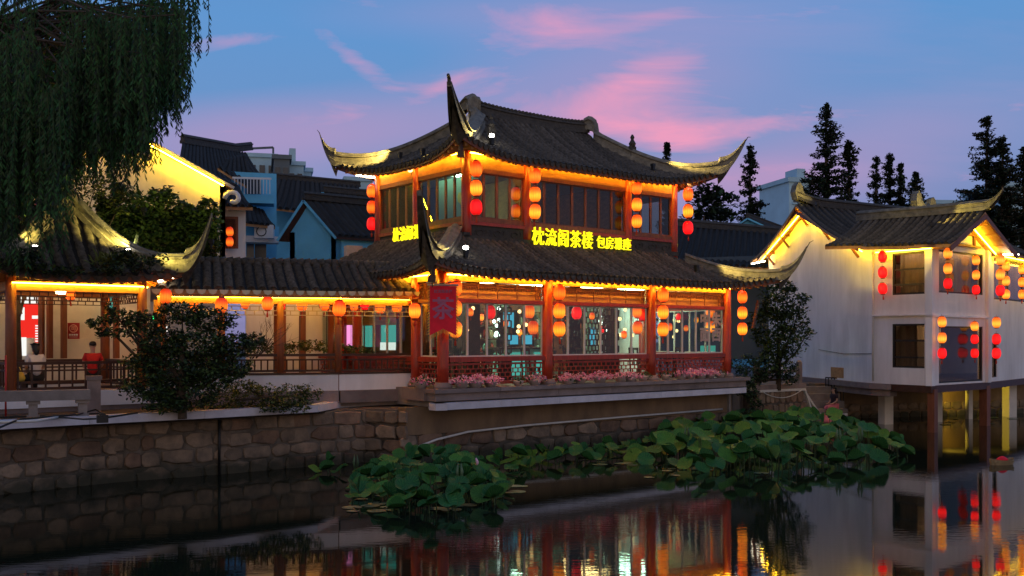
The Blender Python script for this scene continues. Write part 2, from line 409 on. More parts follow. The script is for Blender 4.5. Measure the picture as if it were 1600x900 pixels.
for nm in ('plaster', 'plaster_warm'):
    # damp vertical streaks and grey patches on old limewash
    N, L = M[nm].node_tree.nodes, M[nm].node_tree.links; p_ = N['Principled BSDF']; src = p_.inputs['Base Color'].links[0].from_socket
    g_ = N.new('ShaderNodeNewGeometry'); mp_ = N.new('ShaderNodeMapping'); mp_.inputs['Scale'].default_value = (2.6, 2.6, .22); L.new(g_.outputs['Position'], mp_.inputs[0])
    n_ = N.new('ShaderNodeTexNoise'); n_.inputs['Scale'].default_value = 1.0; n_.inputs['Detail'].default_value = 7; n_.inputs['Roughness'].default_value = .65; L.new(mp_.outputs[0], n_.inputs['Vector'])
    n2_ = N.new('ShaderNodeTexNoise'); n2_.inputs['Scale'].default_value = .55; n2_.inputs['Detail'].default_value = 6; L.new(g_.outputs['Position'], n2_.inputs['Vector'])
    a_ = N.new('ShaderNodeMath'); a_.operation = 'MULTIPLY'; L.new(n_.outputs[0], a_.inputs[0]); L.new(n2_.outputs[0], a_.inputs[1])
    r_ = N.new('ShaderNodeMapRange'); L.new(a_.outputs[0], r_.inputs[0]); r_.inputs[1].default_value = .24; r_.inputs[2].default_value = .40; r_.inputs[3].default_value = 0; r_.inputs[4].default_value = .22
    x_ = N.new('ShaderNodeMix'); x_.data_type = 'RGBA'; L.new(r_.outputs[0], x_.inputs[0]); L.new(src, x_.inputs[6]); x_.inputs[7].default_value = (.36, .35, .34, 1); L.new(x_.outputs[2], p_.inputs['Base Color'])
for nm in ('lotus', 'lotus_light'):
    # pale veins running out from the middle of each leaf, browned rim
    N, L = M[nm].node_tree.nodes, M[nm].node_tree.links; p_ = N['Principled BSDF']; src = p_.inputs['Base Color'].links[0].from_socket
    t_ = N.new('ShaderNodeTexCoord'); sp_ = N.new('ShaderNodeSeparateXYZ'); L.new(t_.outputs['Object'], sp_.inputs[0])
    def mm(op, a, b=None):
        n = N.new('ShaderNodeMath'); n.operation = op
        for i, x in enumerate((a, b)):
            if x is None: continue
            if isinstance(x, (int, float)): n.inputs[i].default_value = x
            else: L.new(x, n.inputs[i])
        return n.outputs[0]
    ang = mm('ARCTAN2', sp_.outputs['Y'], sp_.outputs['X']); v_ = mm('POWER', mm('ABSOLUTE', mm('COSINE', mm('MULTIPLY', ang, 9.0))), 26.0)
    rad = mm('POWER', mm('ADD', mm('POWER', sp_.outputs['X'], 2.0), mm('POWER', sp_.outputs['Y'], 2.0)), .5)
    mx_ = N.new('ShaderNodeMix'); mx_.data_type = 'RGBA'; L.new(mm('MULTIPLY', v_, .45), mx_.inputs[0]); L.new(src, mx_.inputs[6]); mx_.inputs[7].default_value = (.13, .24, .06, 1)
    m2 = N.new('ShaderNodeMix'); m2.data_type = 'RGBA'; rm = N.new('ShaderNodeMapRange'); L.new(rad, rm.inputs[0]); rm.inputs[1].default_value = .88; rm.inputs[2].default_value = 1.05; rm.inputs[4].default_value = .55
    L.new(rm.outputs[0], m2.inputs[0]); L.new(mx_.outputs[2], m2.inputs[6]); m2.inputs[7].default_value = (.10, .10, .025, 1); L.new(m2.outputs[2], p_.inputs['Base Color'])
glass('glass_dark', (.74, .70, .66), 1.33)
glass('glass_up', (.66, .68, .66), 1.5)
emit('room_amber', (1.0, .62, .25), 42.0)
emit('room_dim', (1.0, .66, .34), 7.0)
# ================================================================== setting: water, banks, ground
def water_mat():
    m = bpy.data.materials.new('water'); m.use_nodes = True; M['water'] = m
    N, L = m.node_tree.nodes, m.node_tree.links
    p = N['Principled BSDF']
    p.inputs['Base Color'].default_value = (.010, .014, .008, 1); p.inputs['Roughness'].default_value = .03
    p.inputs['IOR'].default_value = 1.33; p.inputs['Specular IOR Level'].default_value = .5
    t = N.new('ShaderNodeTexCoord')
    def ns(scale, det, st, rz):
        mp = N.new('ShaderNodeMapping'); mp.inputs['Scale'].default_value = st; mp.inputs['Rotation'].default_value = (0, 0, rz)
        L.new(t.outputs['Object'], mp.inputs[0]); n = N.new('ShaderNodeTexNoise'); n.inputs['Scale'].default_value = scale; n.inputs['Detail'].default_value = det
        L.new(mp.outputs[0], n.inputs[0]); return n.outputs[0]
    a = N.new('ShaderNodeMath'); a.operation = 'MULTIPLY_ADD'
    L.new(ns(1.3, 3, (.6, 1.6, 1), .2), a.inputs[0]); a.inputs[1].default_value = .55
    L.new(ns(5.5, 3, (.5, 1.7, 1), -.1), a.inputs[2])
    # calm patches and ruffled patches
    pa = N.new('ShaderNodeMapRange'); L.new(ns(.16, 2, (1, 1.4, 1), .5), pa.inputs[0]); pa.inputs[1].default_value = .40; pa.inputs[2].default_value = .66; pa.inputs[3].default_value = .12; pa.inputs[4].default_value = 1.0
    b = N.new('ShaderNodeBump'); b.inputs['Distance'].default_value = .002; L.new(pa.outputs[0], b.inputs['Strength'])
    L.new(a.outputs[0], b.inputs['Height']); L.new(b.outputs[0], p.inputs['Normal'])
water_mat()
wmb = MB(); wmb.quad((-160, -40, 0), (160, -40, 0), (160, 70, 0), (-160, 70, 0))
tag(wmb.build('water', 'water'), 'dark still canal water', kind='structure')

def TL(x, y, z=0.0): return Vector((-1.8935, 27.0, 2.03)) + U * x + V * y + Z3 * z
BANK = [Vector((-22.0, 10.0, 0)), Vector((-11.1, 21.4, 0)), Vector((-9.37, 23.2, 0)), Vector((-7.12, 24.7, 0)), Vector((-5.78, 25.8, 0)), Vector((-4.0, 27.0, 0))]
land = [(-160, -20), (-40, -8)] + [(p.x - .25, p.y + .25) for p in BANK]
for x, y in ((-1.2, .55), (13.2, .55)):
    p = TL(x, y); land.append((p.x, p.y))
TERR = [Vector((9.15, 36.9, 0)), Vector((11.35, 38.4, 0))]
land += [(8.7, 37.4), (11.3, 38.9), (11.7, 41.3), (13.2, 41.9), (23.0, 44.9), (60, 66), (160, 90), (160, 420), (-160, 420)]
gm = MB(); gm.prism(land, -.6, 1.46)
tag(gm.build('ground', 'pave'), 'grey paved quay and courtyard ground', kind='structure')

# --- rough stone facing of the quay
def rnd(a, b): return random.uniform(a, b)
def stone_mesh(w, h, depth, m):
    k = random.choice((7, 8, 9)); pts = []
    for i in range(k):
        q = 2 * math.pi * (i + rnd(-.22, .22)) / k
        c, s = math.cos(q), math.sin(q); e = 7.0
        r = 1.0 / ((abs(c) ** e + abs(s) ** e) ** (1 / e)) * rnd(.90, 1.03)
        pts.append((c * r * w / 2, s * r * h / 2))
    b = MB(); vs = [(x, 0, z) for x, z in pts] + [(x * .97, -depth * .75, z * .96) for x, z in pts] + [(x * .86 + rnd(-.012, .012), -depth * rnd(.85, 1.2), z * .84) for x, z in pts]
    fs = [(i, (i + 1) % k, k + (i + 1) % k, k + i) for i in range(k)] + [(k + i, k + (i + 1) % k, 2 * k + (i + 1) % k, 2 * k + i) for i in range(k)] + [tuple(range(2 * k, 3 * k))]
    b.add(vs, fs); return b.mesh('stone', m)
def stone_wall(parent, a, b, z0, z1, course, wmin, wmax, mats, depth=.07, start=0.0):
    d = (b - a); ln = d.length; d.normalize(); rz = math.atan2(d.y, d.x)
    z = z0; n = max(1, round((z1 - z0) / course)); hts = [rnd(.85, 1.15) for _ in range(n)]; s = sum(hts); hts = [h * (z1 - z0) / s for h in hts]
    for h in hts:
        x = -rnd(0, .2)
        while x < ln - .08:
            w = min(rnd(wmin, wmax), ln - x + .12)
            if w > .14:
                hh = h * rnd(.92, 1.04)
                me = stone_mesh(w - .012, hh - .008, depth * rnd(.7, 1.4), random.choice(mats))
                p = a + d * (x + w / 2)
                ob('stone', me, parent, (p.x, p.y, z + h / 2 + rnd(-.015, .015)), rot=(0, rnd(-.04, .04), rz))
            x += w
        z += h
qw = tag(ob('stone_quay_wall', None), 'rough brown stone quay wall rising from the canal below the pavilion', 'wall')
core = MB()
for a, b in zip(BANK[:-1], BANK[1:]):
    n = Vector((b.y - a.y, -(b.x - a.x), 0)).normalized()
    core.prism([(a.x, a.y), (b.x, b.y), (b.x - n.x * .35, b.y - n.y * .35), (a.x - n.x * .35, a.y - n.y * .35)], -.6, 1.44)
core.build('mortar_core', 'mortar', qw)
A1 = BANK[0].lerp(BANK[1], .80)
for a, b in [(A1, BANK[1])] + list(zip(BANK[1:-1], BANK[2:])):
    stone_wall(qw, a, b, -.08, 1.44, .36, .30, .85, ['stone', 'stone', 'stone', 'stone_rust'], .045)
qw['label'] = 'rough brown stone quay wall rising from the canal below the pavilion'
# drain pipe let into the wall
dp = MB(); q = BANK[2].lerp(BANK[3], .93); dp.tube([(q.x, q.y - .1, .0), (q.x, q.y - .1, 1.42)], .035, 8)
tag(dp.build('drain_pipe', 'iron', None, True), 'thin dark drain pipe running down the stone quay wall', 'pipe')

# --- pale kerb on top of the wall
KB = [Gz(px, py, 1.5) for px, py in ((-60, 673), (0, 669), (140, 661), (320, 652), (497, 642), (533, 635), (640, 629.5), (681, 640))]
KB.append(TL(12.72, -.42)); KB[-1].z = 1.5
kerb = tag(ob('kerb', None), None, None, kind='structure')
for i in range(len(KB) - 1):
    a, b = KB[i], KB[i + 1]; d = (b - a); ln = d.length; k = max(1, round(ln / 2.2))
    for j in range(k):
        p, r = a + d * (j / k), a + d * ((j + 1) / k - .006 / ln)
        m_ = MB(); n = Vector((d.y, -d.x, 0)).normalized() * .32
        m_.prism([(p.x, p.y), (r.x, r.y), (r.x - n.x, r.y - n.y), (p.x - n.x, p.y - n.y)], 1.47, 1.655)
        m_.build('kerb_stone', 'kerb' if i > 0 else 'concrete', kerb)
# earth bed between kerb and buildings
bd = MB(); bd.prism([(p.x, p.y + .3) for p in KB[:6]] + [(-3.0, 29.5), (-10.5, 25.9), (-16, 23.5)], 1.40, 1.60)
tag(bd.build('planting_bed', 'soil'), kind='structure')

# --- wall under the tea house: concrete beam above, rough stone below
fw = tag(ob('tea_house_footing_wall', None), 'stained ochre concrete footing wall under the tea house over the lotus', 'wall')
a, b = TL(-1.1, .15), TL(12.6, .15); n = Vector((b.y - a.y, -(b.x - a.x), 0)).normalized()
m_ = MB(); m_.prism([(a.x, a.y), (b.x, b.y), (b.x - n.x * .4, b.y - n.y * .4), (a.x - n.x * .4, a.y - n.y * .4)], .78, 1.52); m_.build('concrete_beam', 'wet_wall', fw)
a2, b2 = TL(-1.1, .22), TL(12.7, .22)
m_ = MB(); m_.prism([(a2.x, a2.y), (b2.x, b2.y), (b2.x - n.x * .4, b2.y - n.y * .4), (a2.x - n.x * .4, a2.y - n.y * .4)], -.6, .80); m_.build('mortar_core', 'mortar', fw)
stone_wall(fw, Vector((a2.x, a2.y, 0)), Vector((b2.x, b2.y, 0)), -.1, .80, .40, .5, 1.0, ['stone', 'stone_rust'], .05)
stone_wall(fw, BANK[-1], Vector((a2.x, a2.y, 0)), -.1, 1.44, .40, .4, .8, ['stone', 'stone_rust'], .07)
pp = MB(); pp.tube([TL(-1.0, .06, -1.62), TL(-.2, .0, -1.40), TL(.9, .05, -1.26), TL(3, .06, -1.20), TL(7, .07, -1.16), TL(12, .07, -1.13)], .032, 8)
tag(pp.build('water_pipe', 'pipe_white', None, True), 'pale plastic pipe running along the footing wall behind the lotus', 'pipe')
# support post under the plinth at its far end
m_ = MB(); p = TL(12.0, -.22); m_.box((p.x, p.y, .7), (.09, .09, 1.6), TH)
tag(m_.build('support_post', 'concrete'), 'slim grey post propping the far end of the plinth', 'post')

# --- small terrace with stone railing right of the tea house
te = thing('stone_terrace', 'small reddish stone terrace with post railing right of the tea house', 'terrace')
a, b = TERR; d = (b - a).normalized(); n = Vector((d.y, -d.x, 0)); rz = math.atan2(d.y, d.x)
m_ = MB(); m_.prism([(a.x, a.y), (b.x, b.y), (b.x - n.x * 2, b.y - n.y * 2), (a.x - n.x * 2, a.y - n.y * 2)], -.6, 1.40); m_.build('mortar_core', 'mortar', te)
stone_wall(te, a, b, -.1, 1.38, .45, .2, .42, ['stone_rust', 'stone_rust', 'stone'], .05)
m_ = MB(); m_.bar(a + Z3 * 1.52 - d * .1 - n * .15, b + Z3 * 1.52 + d * .1 - n * .15, .42, .22); m_.build('coping', 'slab', te)
for t in (.06, .96):
    p = a.lerp(b, t) - n * .12; m_ = MB(); m_.box((p.x, p.y, 2.02), (.17, .17, .8), rz); m_.lathe([(.10, 0), (.12, .05), (.05, .12)], 8, (p.x, p.y, 2.41)); m_.build('railing_post', 'slab', te)
m_ = MB(); m_.bar(a.lerp(b, .06) - n * .12 + Z3 * 2.12, a.lerp(b, .96) - n * .12 + Z3 * 2.12, .10, .13); m_.build('railing_bar', 'slab', te)
fr = MB(); q0, q1 = a.lerp(b, .04) + n * .06, b + n * .06
e1 = b + d * .55 + n * .05
fr.bar(q0 + Z3 * 1.40, q1 + Z3 * 1.40, .07, .09); fr.bar(q1 + Z3 * 1.42, Vector((e1.x, e1.y, .28)), .07, .07); fr.bar(q1 + d * .22 - n * .3 + Z3 * 1.45, Vector((e1.x + .4, e1.y + .3, .28)), .07, .07); fr.bar(Vector((e1.x, e1.y, .28)), Vector((e1.x + 1.5, e1.y + .55, .36)), .08, .08)
tag(fr.build('step_handrail', 'pipe_white'), 'white painted handrail leading down the steps beside the stone terrace', 'handrail')
hs = MB(); pts = []
for i in range(13):
    t = i / 12; p = a.lerp(b, .08 + .84 * t) + n * .10; pts.append((p.x, p.y, 1.38 - .26 * (1 - (2 * t - 1) ** 2)))
hs.tube(pts, .018, 6); tag(hs.build('sagging_hose', 'pipe_white', None, True), 'pale hose sagging along the top of the stone terrace', 'hose')
st = thing('water_steps', 'dark stone steps going down to the canal beside the white house', 'steps')
for i in range(5):
    p = Vector((12.2, 39.1 + .42 * i, 0)); m_ = MB(); m_.box((p.x + .25, p.y, .13 + .14 * i), (2.0, .46, .30 + .28 * i), .25); m_.build('step', 'concrete', st)
# ================================================================== roofs with upturned corners
class Slope:
    # one slope of a roof: O = nominal eave corner, e = along the eave, n = inwards, ln = nominal eave length
    def __init__(s, O, e, n, ln, z0, g, ext, lift, Rr, T, hip, Rf=2.2, cl=True, cr=True):
        s.O, s.e, s.n, s.ln, s.z0, s.g, s.ext, s.lift, s.R, s.T, s.hip, s.Rf, s.cl, s.cr = Vector(O), Vector(e), Vector(n), ln, z0, g, ext, lift, Rr, T, hip, Rf, cl, cr
    def c(s, a):
        v = 0.0
        if s.cl: v = max(v, max(0.0, 1 - (a + s.ext) / s.R) ** 2)
        if s.cr: v = max(v, max(0.0, 1 - (s.ln + s.ext - a) / s.R) ** 2)
        return v
    def de(s, a): return -s.ext * s.c(a)
    def dt(s, a):
        m = 1e9
        if s.cl: m = min(m, a)
        if s.cr: m = min(m, s.ln - a)
        return min(m, s.hip) if m < s.hip else s.T
    def P(s, a, d):
        c = s.c(a); z = s.z0 + s.g(d) + s.lift * c * max(0.0, 1 - (d - s.de(a)) / s.Rf) ** 1.5
        p = s.O + s.e * a + s.n * d; return Vector((p.x, p.y, z))
    def lo(s): return -s.ext if s.cl else 0.0
    def hi(s): return s.ln + s.ext if s.cr else s.ln
    def deck(s, th=.13):
        b = MB(); cuts = [s.lo()]
        if s.cl: cuts.append(s.hip - 1e-4); cuts.append(s.hip + 1e-4)
        if s.cr: cuts.append(s.ln - s.hip - 1e-4); cuts.append(s.ln - s.hip + 1e-4)
        cuts.append(s.hi())
        for i in range(len(cuts) - 1):
            a0, a1 = cuts[i], cuts[i + 1]
            if a1 - a0 < .01: continue
            n = max(3, int((a1 - a0) / .35)); rows = []; rows2 = []
            for k in range(n + 1):
                a = a0 + (a1 - a0) * k / n; d0, d1 = s.de(a), max(s.dt(a), s.de(a) + .001)
                rows.append([s.P(a, d0 + (d1 - d0) * j / 8) for j in range(9)])
                rows2.append([p - Z3 * th for p in rows[-1]])
            b.cur = 0; b.grid(rows); b.cur = 1; b.grid([list(reversed(r)) for r in rows2])
            b.cur = 1; b.grid([[r2[0], r[0]] for r, r2 in zip(rows, rows2)])
        return b
    def row(s, a, r, step=.24, start=0.0):
        d0, d1 = s.de(a) - .05 + start, s.dt(a)
        if d1 - d0 < .12: return None
        b = MB(); n = max(1, round((d1 - d0) / step)); K = 5; vs = []; fs = []; ring = 0
        for i in range(n):
            for t, rr in ((0.0, 1.10), (.96, .90)):
                d = d0 + (d1 - d0) * (i + t) / n; p = s.P(a, d)
                w = r * rr * rnd(.97, 1.03); dz = .012 * (1 if t == 0 else -1) + rnd(-.004, .004)
                for k in range(K + 1):
                    q = math.pi * k / K
                    vs.append(p + s.e * (math.cos(q) * w) + Z3 * (math.sin(q) * w * 1.05 + dz))
        m = 2 * n
        for i in range(m - 1):
            for k in range(K): fs.append((i * (K + 1) + k, i * (K + 1) + k + 1, (i + 1) * (K + 1) + k + 1, (i + 1) * (K + 1) + k))
        fs.append(tuple(range(K + 1)))
        b.add(vs, fs); return b

def ridge_sweep(pts, w, hs, base=.06, ws=None):
    # raised ridge: a tall narrow body with a lip course and a rounded cap along the points
    b = MB(); rows = []; m = len(pts)
    for i, p in enumerate(pts):
        t = (pts[min(i + 1, m - 1)] - pts[max(i - 1, 0)]); t.z = 0
        if t.length < 1e-5: t = Vector((1, 0, 0))
        sd = Vector((t.y, -t.x, 0)).normalized(); ww = (ws[i] if ws else w) / 2; h = hs[i] if isinstance(hs, list) else hs
        prof = [(-1.0, -base), (-1.0, h * .22), (-.72, h * .26), (-.72, h * .60), (-1.05, h * .64), (-1.05, h * .74), (-.62, h * .80), (-.35, h * .97), (0, h * 1.03), (.35, h * .97), (.62, h * .80), (1.05, h * .74), (1.05, h * .64), (.72, h * .60), (.72, h * .26), (1.0, h * .22), (1.0, -base)]
        rows.append([p + sd * (x * ww) + Z3 * z for x, z in prof])
    b.grid(rows)
    b.add(rows[0], [tuple(range(len(rows[0])))]); b.add(rows[-1], [tuple(reversed(range(len(rows[-1]))))])
    return b
def horn_path(corner, out, reach, rise, n=14, power=1.9):
    out = Vector(out).normalized(); return [corner + out * (reach * t) + Z3 * (rise * t ** power) for t in [i / n for i in range(1, n + 1)]]
def hip_ridge(parent, sl, left, e_in, out, reach, rise, w=.26, h=.34, pre=None, name='hip_ridge', curl=True, m='horn', power=1.9):
    # from the top of the hip down to the eave corner and out along the upturned horn
    pts = list(pre or []); n = 14
    for i in range(n + 1):
        d = e_in + (-sl.ext - e_in) * i / n
        a = d if left else sl.ln - d
        pts.append(sl.P(a, d) + Z3 * .03)
    k = len(pts)
    pts += horn_path(pts[-1], out, reach, rise, 14, power)
    hs = [h] * k + [h * (1.22 * (1 - (i / 14) ** 1.5) + .10) for i in range(1, 15)]
    ws = [w] * k + [w * (1.0 - .70 * (i / 14) ** 1.3) for i in range(1, 15)]
    b = ridge_sweep(pts, w, hs, .10, ws)
    o = b.build(name, m, parent)
    # thickened throat under the horn and a curled finial at its tip
    c = pts[k - 1]; outv = Vector(out).normalized(); bt = MB(); rows = []
    for i in range(10):
        t = i / 9; p = pts[k - 1 + int(round(t * 9))] if i else c
        sd = Vector((outv.y, -outv.x, 0)); ww = .20 * (1 - t) + .015
        rows.append([p + sd * ww - Z3 * (.16 * (1 - t)), p - outv * .0 - Z3 * (.42 * (1 - t) ** 1.3 + .02), p - sd * ww - Z3 * (.16 * (1 - t))])
    bt.grid(rows); bt.add(rows[0], [(0, 1, 2)]); bt.build('horn_throat', 'tile', o)
    return pts[-1], o
# ================================================================== tea house
AX, AY, AZ = -1.8935, 27.0, 2.03
def tl_x(px, y): k = (px - 800) / F; return (k * (AY + y * V.y) - AX - y * V.x) / (U.x - k * U.y)
def tl_y(px, x): k = (px - 800) / F; return (k * (AY + x * U.y) - AX - x * U.x) / (V.x - k * V.y)
def tl_z(x, y, py): return EYE - (py - HY) / F * (AY + x * U.y + y * V.y) - AZ
tea = thing('tea_house', 'two storey red timber tea house with upturned black tiled roofs above the canal', 'tea house', (AX, AY, AZ), TH)
XC = [0.0, 3.79, 8.28, 12.14]; XU = [1.9, 4.22, 8.72, 11.05]; YU0, YU1 = 1.5, 6.45
YM = tl_y(652, 1.9)
def tp(b, name, m, parent=None, smooth=False): return b.build(name, m, parent or tea, smooth)
# plinth of stacked stone courses
for (x0, x1, y0, z0, z1) in ((-.52, 12.72, -.40, -.335, -.12), (-.60, 12.85, -.50, -.12, -.01)):
    n = 6
    for i in range(n):
        b = MB(); b.bb(x0 + (x1 - x0) * i / n, x0 + (x1 - x0) * (i + 1) / n - .012, y0, y0 + .5, z0, z1); tp(b, 'plinth_block', 'slab')
b = MB(); b.bb(-.45, 12.7, .0, 8.4, -.5, -.02); tp(b, 'floor', 'concrete')
b = MB(); b.bb(-.62, -.46, .0, 1.1, -.335, -.01); tp(b, 'plinth_block', 'slab')
def column(x, y, z0, z1, r, m='red_wood', base=True):
    b = MB(); b.lathe([(r * 1.0, z0 + (.14 if base else 0)), (r, z0 + .6), (r * .96, z1)], 16, (x, y, 0)); o = tp(b, 'column', m, None, True)
    if base:
        b = MB(); b.lathe([(r * 1.55, z0 - .02), (r * 1.6, z0 + .05), (r * 1.25, z0 + .15)], 16, (x, y, 0)); b.build('column_base', 'slab', o, True)
LOW = [(x, 0.0) for x in XC] + [(0.0, 1.3), (0.0, 4.6), (0.0, 8.0), (12.14, 4.0), (12.14, 8.0)]
for x, y in LOW: column(x, y, 0, 3.25, .165)
# one glazed bay between two posts; along = unit direction, in local axes
def lattice(b, P, w, z0, z1, nx, nz, t=.03):
    # staggered Chinese lattice: short bars between long ones
    hz = (z1 - z0) / nz
    for k in range(nz + 1): b.bar(P(.0, z0 + k * hz), P(w, z0 + k * hz), t, t)
    for k in range(nz):
        off = .5 if k % 2 else 0
        for i in range(nx + 1):
            u = (i + off) / nx * w
            if u <= w: b.bar(P(u, z0 + k * hz), P(u, z0 + (k + 1) * hz), t, t)
def low_bay(ox, oy, dx, dy, w, panes, inset=.17):
    e = Vector((dx, dy, 0)); nn = Vector((-dy, dx, 0)); O = Vector((ox, oy, 0)) + e * inset
    ww = w - 2 * inset
    def P(u, z, o=.0): return O + e * u + nn * o + Z3 * z
    b = MB(); b.bar(P(0, .77), P(ww, .77), .17, .14); tp(b, 'sill_rail', 'red_wood')
    b = MB(); b.bar(P(0, .10), P(ww, .10), .10, .08); tp(b, 'bottom_rail', 'red_wood')
    b = MB(); b.bar(P(0, .64), P(ww, .64), .07, .05); tp(b, 'lattice_rail', 'red_wood')
    b = MB(); lattice(b, lambda u, z: P(u, z), ww, .14, .62, max(6, int(ww / .19)), 4, .026); tp(b, 'railing_lattice', 'red_wood')
    b = MB(); b.bar(P(0, 2.41), P(ww, 2.41), .13, .11); tp(b, 'lintel', 'red_wood')
    b = MB(); lattice(b, lambda u, z: P(u, z, -.02), .30, 2.50, 2.90, 3, 4, .018); lattice(b, lambda u, z: P(ww - .30 + u, z, -.02), .30, 2.50, 2.90, 3, 4, .018)
    b.bar(P(0, 2.88, -.02), P(ww, 2.88, -.02), .02, .02); b.bar(P(.3, 2.80, -.02), P(ww - .3, 2.80, -.02), .016, .016)
    k = max(2, int(ww / .8))
    for i in range(k + 1): b.bar(P(.3 + (ww - .6) * i / k, 2.48, -.02), P(.3 + (ww - .6) * i / k, 2.92, -.02), .02, .02)
    for i in range(int((ww - .9) / .09)): b.bar(P(.45 + .09 * i, 2.80, -.02), P(.45 + .09 * i, 2.80 - (.05 if i % 2 else .09), -.02), .012, .012)
    tp(b, 'transom_lattice', 'brown_wood')
    b = MB(); b.bar(P(0, 2.69, .12), P(ww, 2.69, .12), .02, .46); tp(b, 'transom_board', 'board')
    b = MB(); b.bar(P(-inset, 3.20), P(w - inset, 3.20), .16, .52); tp(b, 'beam', 'board')
    for i in range(panes):
        u0, u1 = ww * i / panes, ww * (i + 1) / panes
        b = MB(); t = .035
        b.bar(P(u0 + t / 2, .84, .05), P(u0 + t / 2, 2.36, .05), t, .04); b.bar(P(u1 - t / 2, .84, .05), P(u1 - t / 2, 2.36, .05), t, .04)
        b.bar(P(u0 + t, .86, .05), P(u1 - t, .86, .05), .04, t); b.bar(P(u0 + t, 2.34, .05), P(u1 - t, 2.34, .05), .04, t)
        o = tp(b, 'window', 'white_frame' if i % 2 == 0 else 'pipe_white')
        g = MB(); g.bar(P(u0 + t, 1.60, .05), P(u1 - t, 1.60, .05), .008, 1.44); g.build('pane', 'glass', o)
low_bay(0, 0, 1, 0, 3.79, 5); low_bay(3.79, 0, 1, 0, 4.49, 6); low_bay(8.28, 0, 1, 0, 3.86, 5)
low_bay(0, 1.3, 0, -1, 1.3, 2, .165); low_bay(0, 4.6, 0, -1, 3.3, 4, .165); low_bay(0, 8.0, 0, -1, 3.4, 4, .165)
low_bay(12.14, 0, 0, 1, 4.0, 5, .165)
# inside of the ground floor
b = MB(); b.bb(.1, 12.05, 6.6, 6.75, 0, 3.2); tp(b, 'back_wall', 'green_cloth')
b = MB(); b.bb(.1, 12.05, .15, 6.7, 3.22, 3.30); tp(b, 'ceiling', 'plaster')
b = MB(); b.bb(12.20, 12.26, 4.0, 8, 0, 3.2); tp(b, 'side_wall', 'plaster')
for x in (1.6, 4.0, 6.4, 8.9, 11.0):
    b = MB(); b.box((x, 3.6, 3.17), (.16, 2.6, .06)); tp(b, 'ceiling_light', 'room_amber' if x in (4.0, 8.9) else 'room_cool')
for x0 in (.6, 3.0, 5.4, 7.6, 9.8):
    b = MB(); b.bb(x0, x0 + 1.2, 6.52, 6.59, .1, 2.6); tp(b, 'wall_panel', 'brown_wood')
# wooden posts and screens inside
for x, y, w, m in ((2.9, 2.6, .55, 'dark_wood'), (7.05, 2.4, .5, 'dark_wood'), (3.2, 6.2, .5, 'dark_wood'), (9.7, 3.2, .35, 'dark_wood'), (5.2, 6.3, .5, 'dark_wood')):
    b = MB(); b.bb(x - w / 2, x + w / 2, y - .1, y + .1, 0, 3.2); tp(b, 'inner_post', m)
for x0, x1, y in ((.5, 1.3, 5.2), (8.5, 9.6, 3.4), (10.4, 11.6, 5.0), (3.2, 3.7, 1.6), (7.3, 8.0, 1.2)):
    b = MB(); O_ = Vector((x0, y, 0)); lattice(b, lambda u, z: O_ + Vector((u, 0, z)), x1 - x0, .1, 2.9, max(3, int((x1 - x0) / .16)), 14, .035); b.bb(x0, x1, y - .02, y + .02, 0, .8); tp(b, 'inner_lattice', 'dark_wood')
# lower roof -----------------------------------------------------------
gl = lambda d: .40 * d + .047 * d * abs(d)
LR = tag(ob('lower_roof', None, tea))
X0, X1, Y0, Y1 = -.85, 12.14 + .60, -.85, 8.9
lf = Slope((X0, Y0, 0), (1, 0, 0), (0, 1, 0), X1 - X0, 3.18, gl, .55, .50, 2.8, 2.35, 2.35)
ll = Slope((X0, Y0, 0), (0, 1, 0), (1, 0, 0), Y1 - Y0, 3.18, gl, .55, .50, 2.8, 2.75, 2.35)
lr = Slope((X1, Y0, 0), (0, 1, 0), (-1, 0, 0), Y1 - Y0, 3.18, gl, .55, .50, 2.8, 1.75, 2.35)
def dress(sl, parent, spacing, r, rows=True, rafters=True, wall=.85, drip=True, step=.24):
    sl.deck().build('roof_deck', ['tile_pan', 'rafter'], parent)
    a = sl.lo() + .12; cnt = 0; dr = MB()
    while a < sl.hi() - .08:
        if rows:
            bb = sl.row(a, r, step)
            if bb: bb.build('tile_row', 'tile', parent, True)
        if drip:
            q = sl.P(a + spacing / 2, sl.de(a + spacing / 2) - .04); q0 = q + sl.e * (-spacing * .42); q1 = q + sl.e * (spacing * .42); f = -sl.n * .03
            vs = [q0 + Z3 * .03, q1 + Z3 * .03, q + sl.e * (spacing * .30) - Z3 * .055, q - Z3 * .10, q - sl.e * (spacing * .30) - Z3 * .055]
            dr.extr(vs, f)
        a += spacing
    if drip: tag(dr.build('drip_tiles', 'tile', parent), kind='stuff')
    if rafters:
        rb = MB(); a = sl.lo() + .15
        while a < sl.hi() - .1:
            d0 = sl.de(a) + .07; d1 = min(sl.dt(a), wall + .1)
            if d1 - d0 > .15: rb.bar(sl.P(a, d0) - Z3 * .19, sl.P(a, d1) - Z3 * .19, .085, .09)
            a += .26
        tag(rb.build('rafters', 'rafter', parent), kind='stuff')
    fb = MB(); n = int((sl.hi() - sl.lo()) / .4)
    rows_ = []
    for i in range(n + 1):
        a = sl.lo() + (sl.hi() - sl.lo()) * i / n; p = sl.P(a, sl.de(a) + .02)
        rows_.append([p - Z3 * .02 - sl.n * .03, p - Z3 * .16 - sl.n * .03, p - Z3 * .16 + sl.n * .03])
    fb.grid(rows_); fb.build('eave_board', 'brown_wood', parent)
dress(lf, LR, .225, .078); dress(ll, LR, .225, .078); dress(lr, LR, .30, .09, rows=False)
tipL, h1 = hip_ridge(LR, lf, True, 2.35, (-1, -1, 0), 1.30, 1.42, .40, .34, power=2.2)
tipR, h2 = hip_ridge(LR, lf, False, 1.75, (1, -1, 0), .90, 1.05, .26, .30, power=2.0)
